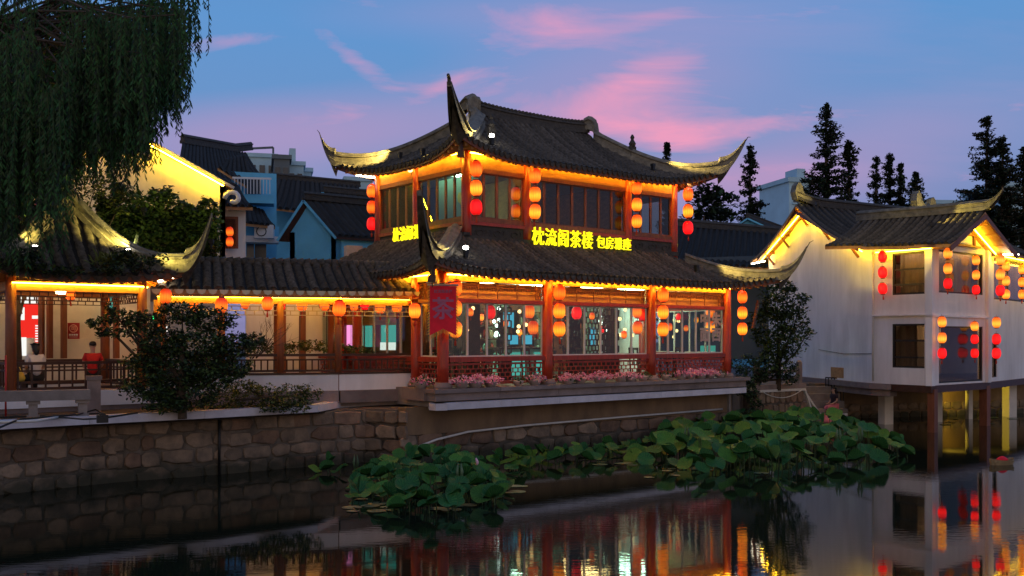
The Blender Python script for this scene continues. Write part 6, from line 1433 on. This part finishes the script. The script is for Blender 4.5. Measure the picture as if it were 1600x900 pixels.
def broad_tree(name, label, base, clumps, leaf, mats, n_per, trunk=None, seed=1, group=None, cat='tree', asp=.5, twigs=True):
    # clumps: (px, py, rx_px, ry_px, D)
    random.seed(seed); o = thing(name, label, cat, base, 0, group); lb = LB(); tw = MB(); B0 = Vector(base)
    for px, py, rx, ry, D in clumps:
        c = W(px, py, D) - B0; r = (rx / F * D, rx / F * D * .8, ry / F * D); k = max(4, int(n_per * rx * ry / 200))
        for _ in range(k):
            while True:
                x, y, z = rnd(-1, 1), rnd(-1, 1), rnd(-1, 1)
                if .25 < x * x + y * y + z * z < 1: break
            cc = (c.x + x * r[0], c.y + y * r[1], c.z + z * r[2]); s = min(r) * .28 + leaf * .6; leaf_quads(lb, cc, (s, s, s * .7), 9, leaf, 1, .1, asp)
        if twigs: tw.tube([Vector((0, 0, max(.3, c.z * .35))) + Vector((rnd(-.05, .05), rnd(-.05, .05), 0)), c * .6 + Vector((0, 0, .1)), c], [.05, .03, .012], 5)
    if trunk: tw.tube([(0, 0, -.1), (rnd(-.05, .05), 0, trunk * .5), (0, 0, trunk)], [.11, .08, .05], 8)
    if tw.f: tw.build('trunk', 'bark', o)
    lb.build('crown', mats, o); return o
broad_tree('courtyard_tree', 'round dark tree behind the upper right lanterns', W(1100, HY + 40, 60) * 1.0, [(1100, 315, 26, 26, 62), (1128, 318, 24, 24, 61), (1090, 340, 25, 18, 61), (1135, 342, 18, 16, 60), (1112, 300, 16, 14, 62)], .42, ['leaf_black', 'leaf_dark', 'leaf_black'], 14, 9, 31)
broad_tree('quay_tree', 'dark bushy tree in front of the white gable wall', Gz(1216, 606, 1.5), [(1215, 470, 28, 30, 36.6), (1240, 500, 24, 26, 36.4), (1195, 510, 24, 34, 36.6), (1225, 535, 32, 24, 36.3), (1205, 560, 24, 16, 36.4), (1252, 470, 12, 12, 36.4), (1262, 520, 10, 8, 36.2), (1232, 448, 12, 10, 36.5)], .17, ['leaf_dark', 'leaf_mid', 'leaf_dark'], 26, 2.0, 32)
broad_tree('terrace_hedge', 'clipped dark hedge on the stone terrace', Gz(1200, 606, 1.5), [(1165, 570, 20, 16, 35.6), (1195, 575, 18, 14, 36.9), (1225, 575, 22, 16, 37.2), (1185, 592, 20, 10, 36.6), (1160, 600, 14, 22, 35.4), (1235, 592, 14, 8, 37.4)], .13, ['leaf_dark', 'leaf_black', 'leaf_dark'], 30, None, 33, cat='hedge')
broad_tree('hanging_creeper', 'dark creeper hanging down the right end of the plinth', TL(13.1, -.2, -.5), [(1172, 610, 14, 14, 35.0), (1178, 632, 13, 16, 34.9), (1168, 650, 12, 10, 34.6)], .12, ['leaf_dark', 'leaf_mid', 'leaf_black'], 34, None, 34, cat='creeper', twigs=False)
# dark cloud pruned tree in front of the walk
broad_tree('cloud_pruned_tree', 'dark cloud pruned tree on the quay in front of the covered walk', Gz(285, 648, 1.6), [(160, 504, 20, 9, 23.2), (190, 495, 24, 12, 23.3), (178, 520, 26, 8, 23.0), (230, 505, 34, 18, 23.4), (285, 488, 42, 16, 23.6), (330, 500, 44, 18, 23.7), (250, 535, 42, 22, 23.2), (310, 540, 52, 26, 23.5), (365, 540, 40, 20, 23.7), (220, 565, 30, 14, 23.0), (270, 580, 56, 26, 23.2), (330, 585, 46, 26, 23.4), (235, 605, 46, 22, 23.0), (290, 620, 54, 20, 23.2), (360, 575, 36, 16, 23.6), (258, 632, 30, 12, 22.8), (395, 530, 24, 9, 23.8), (172, 480, 10, 7, 23.3)], .12, ['leaf_black', 'leaf_dark', 'leaf_mid'], 30, 1.6, 35, asp=.45)
broad_tree('low_shrub', 'low olive shrub spilling over the kerb left of the plinth', Gz(420, 640, 1.6), [(350, 625, 34, 18, 24.6), (400, 618, 38, 20, 25.2), (450, 620, 36, 20, 25.2), (480, 615, 22, 16, 25.6), (430, 632, 30, 14, 24.6), (465, 636, 18, 10, 24.6), (380, 605, 30, 12, 25.4)], .085, ['leaf_dark', 'leaf_mid', 'leaf_yellow'], 26, None, 36, cat='shrub', asp=.55)
broad_tree('courtyard_hedge', 'low lit hedge in the court behind the walk railing', W(520, 585, 29.5), [(440, 545, 26, 9, 29.2), (480, 540, 30, 9, 29.4), (520, 543, 30, 8, 29.6), (560, 547, 30, 6, 29.8), (400, 545, 26, 9, 29)], .10, ['leaf_mid', 'leaf_yellow', 'leaf_mid'], 40, None, 37, cat='hedge', twigs=False)
# bare twigs
random.seed(8); b = MB()
def twig(p, d, ln, r, k):
    q = p + d * ln; b.tube([p, p.lerp(q, .5) + Vector((rnd(-.03, .03), 0, rnd(-.03, .03))), q], [r, r * .8, r * .6], 5)
    if k:
        for _ in range(2): twig(p.lerp(q, rnd(.5, 1)), (d + Vector((rnd(-.7, .7), rnd(-.4, .4), rnd(-.35, .6)))).normalized(), ln * .7, r * .6, k - 1)
for a in range(4): twig(W(400, 560, 24.6), Vector((rnd(.2, .8), 0, rnd(.4, 1))).normalized(), .6, .014, 3)
tag(b.build('bare_shrub', 'bark'), 'thin bare twigged shrub beside the cloud pruned tree', 'shrub')
# ivy wall
iv = thing('ivy_wall', 'garden wall thickly covered with ivy below the yellow gable', 'wall'); panel(iv, 'wall', 'concrete', 150, 338, 322, 470, 31.5, 32.5, .3)
random.seed(41); lb = LB()
for _ in range(2100):
    px = rnd(150, 342); top = 292 + (px - 220) * .28 if px > 220 else 300; top += 10 * math.sin(px * .09) + 6 * math.sin(px * .23); py = top + (430 - top) * rnd(0, 1) ** 1.1; D = 31.2 + rnd(-.35, .25) + (px - 150) * .005; leaf_quads(lb, W(px, py, D), (.16, .12, .12), 5, .14, 1, .3, .8)
lb.build('ivy_leaves', ['leaf_dark', 'leaf_mid', 'leaf_mid'], iv)
pflood(W(330, 380, 30.2), W(300, 330, 31.0), 'flood lamp in the ivy at the right end of the wall', 9, 110, (.95, 1, .25), lens='glass_dark'); pflood(W(205, 392, 29.6), W(200, 340, 31), 'flood lamp below the ivy behind the pavilion ridge', 10, 120, (.85, 1, .3), lens='glass_dark'); pflood(W(225, 330, 30.3), W(255, 290, 31.4), 'flood lamp high in the ivy', 6, 110, (1, .9, .25), lens='glass_dark')
# shrub behind the pavilion, red lantern light put into its leaf colours
broad_tree('red_lit_tree', 'tree with red lantern light painted into its leaves glimpsed under the willow left of the pavilion ridge', W(30, HY + 60, 29), [(15, 310, 22, 30, 29), (30, 350, 24, 26, 29), (60, 325, 18, 20, 29.3), (10, 380, 24, 18, 29)], .14, ['petal', 'leaf_dark', 'red_wood'], 12, 3, 42)
pflood(W(35, 415, 28.6), W(30, 330, 29), 'warm flood lamp under the tree with red lit leaf colours', 60, 100, (1, .6, .25))
for i, (px, py) in enumerate(((62, 283), (140, 262), (20, 290), (95, 255))):
    o = thing('hanging_bulb', ('first', 'second', 'third', 'fourth')[i] + ' warm bulb glowing through the willow leaves', 'lamp', W(px, py, 29.5), 0, 'bulbs behind the willow'); b = MB(); b.lathe([(.03, -.09), (.08, -.03), (.08, .04), (.03, .09)], 10); b.build('bulb', 'bulb_warm', o, True); b = MB(); b.bar((0, 0, .08), (0, 0, .6), .01); b.build('cord', 'iron', o)
broad_tree('roof_creeper', 'dark creeper and ferns growing over the pavilion eave', PL(S * .5, -.4, 3.0), [(20, 415, 30, 12, 22.9), (60, 420, 30, 10, 23.2), (105, 424, 28, 8, 23.6), (170, 418, 28, 12, 24.0), (215, 410, 26, 12, 24.4), (40, 398, 26, 10, 23.3), (190, 398, 22, 10, 24.4), (245, 405, 16, 8, 24.5)], .11, ['leaf_dark', 'leaf_mid', 'leaf_black'], 22, None, 43, cat='creeper', twigs=False)
broad_tree('garden_tree', 'leafy green tree lit from below behind the pavilion ridges', W(60, HY + 60, 30), [(30, 300, 40, 30, 30), (80, 290, 36, 26, 30.3), (110, 320, 30, 24, 30.3), (20, 350, 36, 26, 29.8), (150, 290, 36, 24, 30.5), (190, 315, 24, 22, 30.5), (70, 350, 26, 20, 30)], .15, ['leaf_mid', 'leaf_yellow', 'leaf_dark'], 14, 4, 44)
# willow -------------------------------------------------------------------
random.seed(77)
wt = thing('willow_tree', 'huge weeping willow hanging over the pavilion roof', 'tree', (-16.4, 28.6, 1.5))
wb = Vector((-16.4, 28.6, 1.5)); b = MB()
b.tube([(0, 0, -.1), (.2, 0, 3), (.5, -.2, 6.5), (.9, -.4, 9.5)], [.42, .36, .30, .22], 12); b.build('trunk', 'bark', wt, True)
def bottom_y(px):
    pts = ((-430, 300), (-80, 400), (0, 385), (60, 350), (110, 300), (150, 290), (185, 300), (215, 272), (245, 222), (270, 205), (285, 160), (300, 118), (316, 100))
    for (x0, y0), (x1, y1) in zip(pts[:-1], pts[1:]):
        if x0 <= px <= x1: return y0 + (y1 - y0) * (px - x0) / (x1 - x0)
    return 100
lb = MB(); lb.multi = False; stm = MB(); limbs = MB()
def strand(p, ln, sway):
    pts = []; n = max(3, int(ln / .4)); q = p.copy()
    for i in range(n + 1):
        pts.append(q.copy()); q = q + Vector((sway.x * .03 + rnd(-.03, .03), sway.y * .03 + rnd(-.03, .03), -ln / n))
    stm.tube(pts, [.012 - .008 * i / n for i in range(n + 1)], 3, False)
    m = int(ln / .042)
    for i in range(m):
        t = (i + .5) / m * n; k = min(int(t), n - 1); c = pts[k].lerp(pts[k + 1], t - k); a = rnd(0, 6.28); d = Vector((math.cos(a) * .6, math.sin(a) * .6, -1)).normalized(); s = rnd(.11, .19); sd = d.cross(Vector((math.cos(a + 1.3), math.sin(a + 1.3), .2))).normalized() * (s * .13)
        lb.cur = random.choice((0, 0, 1, 2))
        lb.add([c, c + d * s * .45 + sd, c + d * s, c + d * s * .45 - sd], [(0, 1, 2, 3)])
for i in range(260):
    px = rnd(-90, 304) if i < 120 else rnd(-90, 230) if i < 200 else rnd(-420, -90); D = rnd(22.5, 28.5); by = bottom_y(px) - abs(random.gauss(0, 1)) * 55 * (1 if px > 200 else 1.25); ln0 = rnd(1.3, 3.4); p0 = W(px, by, D); top = p0 + Z3 * ln0
    if px > 255: ln0 = min(ln0, 2.2); top = p0 + Z3 * ln0
    hub = Vector((.9, -.4, 9.5)) + wb + Vector((rnd(-1.5, 1.5), rnd(-1, 1), rnd(-1.5, 1.2))); midp = hub.lerp(top, .55) + Z3 * rnd(.4, 1.0)
    limbs.tube([hub - wb, midp - wb, top - wb], [.06, .035, .015], 5)
    for _ in range(random.choice((8, 10, 13)) if px < 255 else 7): strand(top - wb + Vector((random.gauss(0, .22), random.gauss(0, .25), rnd(-.25, .25))), ln0 * rnd(.55, 1.08), Vector((rnd(-1, 1), rnd(-1, 1), 0)))
for i in range(26):
    px = rnd(-60, 95); D = rnd(21.6, 22.6); p0 = W(px, rnd(330, 425), D); ln0 = rnd(2.5, 4.5)
    for _ in range(5): strand(p0 + Z3 * ln0 - wb + Vector((random.gauss(0, .15), random.gauss(0, .15), rnd(-.2, .2))), ln0 * rnd(.6, 1.05), Vector((rnd(-1, 1), rnd(-1, 1), 0)))
for _ in range(150):
    px = rnd(-330, 285) if _ % 4 == 0 else rnd(-90, 285); D = rnd(24, 29); py = rnd(-160, min(190, bottom_y(px) - 70)); leaf_quads(lb, W(px, py, D) - wb, (.7, .8, .7), 120, .18, 1, 1.2, .22)
lb.build('crown', ['leaf_willow', 'leaf_dark', 'leaf_black'], wt); stm.build('hanging_twigs', 'leaf_dark', wt); limbs.build('limbs', 'bark', wt)
# ================================================================== lotus
random.seed(91)
LEAF = []
def lotus_leaf_mesh(m, cup, wav, fold=0.0):
    b = MB(); n = 16; vs = [(0, 0, -.05 * cup)]; ph = rnd(0, 6)
    for ring, rr in ((1, .5), (2, 1.0)):
        for k in range(n):
            a = 2 * math.pi * k / n; z = cup * .28 * rr * rr + wav * rr * rr * math.sin(a * 3 + ph) + wav * .5 * rr * math.sin(a * 5 + ph * 2); r = rr * (1 + .05 * math.sin(a * 4 + ph)); x, y = r * math.cos(a), r * math.sin(a)
            if fold: z += fold * abs(x) * .9; x *= (1 - fold * .45)
            vs.append((x, y, z))
    fs = [(0, 1 + k, 1 + (k + 1) % n) for k in range(n)] + [(1 + k, 1 + n + k, 1 + n + (k + 1) % n, 1 + (k + 1) % n) for k in range(n)]
    b.add(vs, fs); return b.mesh('lotus_leaf', m, True)
for k in range(9): LEAF.append(lotus_leaf_mesh('lotus' if k % 3 else 'lotus_light', rnd(.3, 1.1), rnd(.04, .14), rnd(.3, 1.0) if k in (2, 5, 7) else 0))
def lotus_stem(p, ln):
    key = round(ln, 1)
    if key not in STEM: b = MB(); b.tube([(0, 0, 0), (.02, .01, -key * .5), (0, 0, -key)], .013, 5, False); STEM[key] = b.mesh('lotus_stem', 'lotus_stem', True)
    return STEM[key]
STEM = {}
def lotus_clump(label, spots, hmax, rmin, rmax, base):
    o = thing('lotus_clump', label, 'lotus', base, 0, 'lotus growing in the canal')
    for x, y, f in spots:
        h = rnd(.25, 1.0) * hmax * f + .05; r = rnd(rmin, rmax)
        l = ob('lotus_leaf', random.choice(LEAF), o, (x - base[0], y - base[1], h), rot=(rnd(-.2, .75), rnd(-.45, .45), rnd(0, 6.28)), scale=r)
        # tilt leaves mostly towards the open water
        l.rotation_euler = (Matrix.Rotation(rnd(.05, .75), 3, 'X') @ Matrix.Rotation(rnd(-.5, .5), 3, 'Y') @ Matrix.Rotation(rnd(0, 6.28), 3, 'Z')).to_euler()
        s = ob('stem', lotus_stem(None, max(.2, round(h + .15, 1))), o, (x - base[0], y - base[1], h))
    return o
def in_poly(x, y, poly):
    c = False; n = len(poly)
    for i in range(n):
        x0, y0 = poly[i]; x1, y1 = poly[(i + 1) % n]
        if (y0 > y) != (y1 > y) and x < (x1 - x0) * (y - y0) / (y1 - y0) + x0: c = not c
    return c
def spots_in(poly, n, mind):
    xs = [p[0] for p in poly]; ys = [p[1] for p in poly]; out = []; t = 0
    while len(out) < n and t < 20000:
        t += 1; x, y = rnd(min(xs), max(xs)), rnd(min(ys), max(ys))
        if in_poly(x, y, poly) and all((x - a) ** 2 + (y - b) ** 2 > mind * mind for a, b, _ in out):
            db = 9.0
            for i in range(len(poly)):
                p0, p1 = Vector(poly[i]), Vector(poly[(i + 1) % len(poly)]); d = p1 - p0; t2 = max(0, min(1, (Vector((x, y)) - p0).dot(d) / d.length_squared)); db = min(db, (Vector((x, y)) - p0 - d * t2).length)
            out.append((x, y, min(1.0, .10 + db / 1.1)))
    return out
def gp2(px, py): p = Gz(px, py, 0.0); return (p.x, p.y)
near = [gp2(548, 785), gp2(610, 802), gp2(700, 806), gp2(775, 790), gp2(800, 765), gp2(760, 742), gp2(640, 738), gp2(560, 752)]
sp = spots_in(near, 165, .14)
lotus_clump('near lotus clump standing alone in the canal below the tea house corner', sp, .72, .16, .25, (gp2(665, 780)[0], gp2(665, 780)[1], 0))
strip = [gp2(690, 742), gp2(740, 740), gp2(790, 735), gp2(1000, 716), gp2(1000, 700), gp2(820, 718), gp2(700, 730)]
lotus_clump('thin strip of lotus along the footing wall behind the near clump', spots_in(strip, 70, .16), .42, .15, .24, (gp2(800, 730)[0], gp2(800, 730)[1], 0))
right_p = [gp2(985, 722), gp2(1080, 737), gp2(1200, 738), gp2(1320, 730), gp2(1430, 722), gp2(1405, 700), gp2(1330, 672), gp2(1200, 666), gp2(1080, 672), gp2(1010, 692)]
lotus_clump('wide lotus bed between the tea house and the stilt house', spots_in(right_p, 297, .21), .74, .20, .29, (gp2(1200, 720)[0], gp2(1200, 720)[1], 0))
lotus_clump('few lotus leaves at the foot of the stone quay wall', spots_in([gp2(485, 738), gp2(560, 745), gp2(590, 735), gp2(500, 728)], 6, .2), .4, .16, .24, (gp2(530, 738)[0], gp2(530, 738)[1], 0))
# floating pads
pm = MB(); n = 14; pm.add([(0, 0, 0)] + [(math.cos(.25 + 5.8 * k / n), math.sin(.25 + 5.8 * k / n), .0) for k in range(n + 1)], [(0, 1 + k, 2 + k) for k in range(n)]); PAD = pm.mesh('lily_pad', 'pad')
def pad(px, py, r, where):
    x, y = gp2(px, py); tag(ob('lily_pad', PAD, None, (x, y, .010 + rnd(0, .006)), rz=rnd(0, 6), scale=(r,) * 3), 'flat lily pad floating ' + where, 'lily pad', 'lily pads ' + where)
for (a0, a1, b0, b1, n, where) in ((545, 800, 785, 800, 9, 'in front of the near lotus clump'), (780, 830, 738, 775, 5, 'right of the near lotus clump'), (880, 1010, 712, 728, 8, 'before the lotus strip'), (1000, 1250, 728, 748, 8, 'in front of the wide lotus bed'), (540, 600, 765, 795, 5, 'left of the near lotus clump')):
    for _ in range(n): pad(rnd(a0, a1), rnd(b0, b1), rnd(.1, .22), where)
for _ in range(10): pad(rnd(1385, 1600), rnd(652, 664), rnd(.15, .3), 'under the stilt house')
# bud, rolled leaves
bb = thing('lotus_bud', 'pale pink lotus bud above the near clump', 'flower', (W(744, 722, 22.2).x, 22.2, 0)); z = W(744, 722, 22.2).z
b = MB(); b.lathe([(.01, -.09), (.05, -.05), (.06, 0), (.035, .06), (.004, .10)], 10, (0, 0, z)); b.build('bud', 'petal_pale', bb, True); b = MB(); b.tube([(0, 0, -.1), (0, 0, z - .08)], .012, 6); b.build('stem', 'lotus_stem', bb)
for i, (px, py, D) in enumerate(((1073, 678, 27.5), (1150, 700, 26.3), (1310, 680, 27), (718, 738, 20.5), (1344, 678, 27), (556, 722, 25.5))):
    r_ = thing('rolled_lotus_leaf', ('pale rolled leaf at the left of the wide lotus bed', 'pale rolled leaf low in the front of the wide lotus bed', 'pale rolled leaf right of the middle of the wide lotus bed', 'pale rolled leaf in the near clump', 'pale rolled leaf at the right of the wide lotus bed', 'pale rolled leaf by the quay wall')[i], 'leaf', (W(px, py, D).x, D, 0), 0, 'rolled lotus leaves'); z = W(px, py, D).z
    for s_ in (-1, 1): b = MB(); b.tube([(s_ * .025, 0, z - .2), (s_ * .05, 0, z), (s_ * .03, 0, z + .2)], [.02, .038, .006], 7); b.build('leaf_roll', 'pad', r_, True)
    b = MB(); b.tube([(0, 0, -.1), (0, 0, z - .15)], .012, 5); b.build('stem', 'lotus_stem', r_)
# floating tray boat
bt = thing('tray_boat', 'small wooden tray boat with red cargo floating near the stilts', 'boat', Gz(1565, 726, 0), .25)
b = MB(); rows = []
for t in (-1, -.8, -.4, 0, .4, .8, 1):
    w = .17 * (1 - abs(t) ** 3 * .7); zz2 = .05 * t * t; rows.append([Vector((t * .36, -w, .13 + zz2)), Vector((t * .33, -w * .7, -.03)), Vector((t * .33, w * .7, -.03)), Vector((t * .36, w, .13 + zz2))])
b.grid(rows); b.add(rows[0], [(0, 1, 2, 3)]); b.add(rows[-1], [(3, 2, 1, 0)]); b.build('hull', 'boat_wood', bt); b = MB(); b.bb(-.30, .30, -.12, .12, .07, .10); b.build('deck', 'boat_wood', bt); b = MB(); b.lathe([(.13, 0), (.14, .04), (.08, .10), (.02, .13)], 10, (.02, 0, .10), 1.3, .8); b.build('cargo', 'cloth_red', bt, True)
# ================================================================== people
def skin_mesh(name, verts, edges, radii, m, root=0, sub=2):
    me = bpy.data.meshes.new(name); me.from_pydata(verts, edges, []); o = bpy.data.objects.new(name, me); COL.objects.link(o)
    md = o.modifiers.new('skin', 'SKIN'); md.use_smooth_shade = True
    for i, r in enumerate(radii): sv = me.skin_vertices[0].data[i]; sv.radius = (r, r) if not isinstance(r, tuple) else r; sv.use_root = (i == root)
    s2 = o.modifiers.new('sub', 'SUBSURF'); s2.levels = sub; s2.render_levels = sub
    out = bpy.data.meshes.new_from_object(o.evaluated_get(bpy.context.evaluated_depsgraph_get())); bpy.data.objects.remove(o)
    out.materials.clear(); out.materials.append(M[m]); out.polygons.foreach_set('use_smooth', [True] * len(out.polygons)); return out
def person(label, loc, yaw, top, bottom, hair_long, s=1.0, lean=.0):
    o = thing('person', label, 'person', loc, yaw); o.scale = (s, s, s)
    v, e, r = [], [], []
    def add(p, rad, par=None):
        v.append(p); r.append(rad)
        if par is not None: e.append((par, len(v) - 1))
        return len(v) - 1
    L = lean
    pel = add((0, 0, .55), .13); sp1 = add((0, .02 + L * .3, .74), .115, pel); ch = add((0, .03 + L * .7, .96), .13, sp1); nk = add((0, .04 + L, 1.14), .05, ch); h0 = add((0, .06 + L, 1.23), .07, nk); h1 = add((0, .06 + L, 1.32), (.085, .10), h0); h2 = add((0, .05 + L, 1.42), .055, h1)
    add((0, .175 + L, 1.27), .016, h0)
    for sx in (-1, 1): add((sx * .095, .05 + L, 1.29), .014, h1)
    for sx in (-1, 1):
        sh_ = add((sx * .17, .03 + L * .8, 1.05), .06, ch); el = add((sx * .235, .03 + L, .80), .045, sh_); wr = add((sx * .15, .22 + L, .66), .030, el); pm_ = add((sx * .13, .29 + L, .64), .034, wr)
        for k in range(4): f1 = add((sx * (.13 + (k - 1.5) * .022), .345 + L + .01 * (1.5 - abs(k - 1.5)), .635), .010, pm_); add((sx * (.13 + (k - 1.5) * .022), .38 + L, .61), .008, f1)
        add((sx * .09, .30 + L, .645), .010, pm_)
        hp = add((sx * .10, .03, .52), .09, pel); kn = add((sx * .12, .42, .50), .065, hp); an = add((sx * .12, .42, .10), .042, kn); add((sx * .13, .57, .05), .038, an)
    ob('body', skin_mesh('body', v, e, r, 'skin'), o)
    ob('shirt', skin_mesh('shirt', [(0, 0, .50), (0, .02 + L * .3, .74), (0, .03 + L * .7, .97), (0, .035 + L, 1.09), (-.17, .03 + L * .8, 1.05), (-.215, .03 + L * .9, .88), (.17, .03 + L * .8, 1.05), (.215, .03 + L * .9, .88)], [(0, 1), (1, 2), (2, 3), (2, 4), (4, 5), (2, 6), (6, 7)], [.155, .14, .15, .075, .085, .068, .085, .068], top), o)
    ob('trousers', skin_mesh('trousers', [(0, 0, .54), (-.10, .03, .52), (-.12, .42, .50), (-.12, .42, .16), (.10, .03, .52), (.12, .42, .50), (.12, .42, .16)], [(0, 1), (1, 2), (2, 3), (0, 4), (4, 5), (5, 6)], [.15, .115, .085, .065, .115, .085, .065], bottom), o)
    hv = [(0, .035 + L, 1.29), (0, .035 + L, 1.36), (0, .04 + L, 1.43)]; he = [(0, 1), (1, 2)]; hr = [.10, (.105, .115), .065]
    if hair_long: hv += [(0, -.04 + L, 1.20), (0, -.07 + L, 1.08)]; he += [(0, 3), (3, 4)]; hr += [.08, .05]
    ob('hair', skin_mesh('hair', hv, he, hr, 'hair'), o); return o
b_ = [c for c in pav.children if c.name.startswith('bench')][0]
b_.location.z = -.12
def pv_x(px, y): k = (px - 800) / F; return (k * (PV.y + y * V.y) - PV.x - y * V.x) / (U.x - k * U.y)
person('person in a white top with long black hair seated in the pavilion seen from behind', PL(pv_x(56, .42), .42, -.05), TH + .1, 'shirt_white', 'trousers', True, .94)
person('person in a red shirt with short dark hair seated in the pavilion seen from behind', PL(pv_x(145, .42), .42, -.05), TH - .25, 'shirt_red', 'trousers', False, .96)
person('person in a dark vest and pink dress sitting on the steps beside the canal', Vector((W(1304, 640, 39.4).x, 39.4, .22)), 1.9, 'vest_dark', 'dress_pink', True, .86)
b = MB(); p = W(1292, 652, 38.9); b.lathe([(.36, 0), (.34, .1), (.2, .28), (.1, .34)], 14, (p.x, p.y, p.z - .2)); tag(b.build('pink_cloth_bundle', 'dress_pink', None, True), 'pink gathered skirt cloth beside the person on the steps', 'cloth')
# yellow bag on the pavilion bench
bg_ = thing('yellow_bag', 'yellow bag lying on the pavilion bench', 'bag', PL(pv_x(27, .4), .4, .34)); b = MB(); b.lathe([(.14, 0), (.17, .08), (.13, .2), (.05, .26)], 10, (0, 0, 0), 1.2, .7); b.build('body', 'yellow_paint', bg_, True); b = MB(); b.tube([(-.1, 0, .22), (-.06, 0, .34), (.06, 0, .34), (.1, 0, .22)], .012, 6); b.build('handle', 'yellow_paint', bg_)
# dark railing by the steps
rl = thing('step_railing', 'short dark iron railing by the steps under the white house', 'railing'); a, c = W(1290, 590, 41.0), W(1318, 592, 40.2)
for k in range(7):
    p = a.lerp(c, k / 6); b = MB(); b.bar((p.x, p.y, .7), (p.x, p.y, 1.75), .03); b.build('bar', 'iron', rl)
b = MB(); b.bar((a.x, a.y, 1.75), (c.x, c.y, 1.75), .05); b.build('top_rail', 'iron', rl)
# carved fish-tail bracket hanging below the lower right horn
br = thing('carved_eave_tail', 'red carved tail hanging below the lower right horn', 'carving', W(1180, 490, TL(12.9, -.7).y), TH); b = MB()
for k in range(9): b.box((.16 - k * .035, 0, .42 - k * .11), (.10 + .02 * (k % 2), .05, .10), 0)
b.build('tail', 'brown_wood', br)
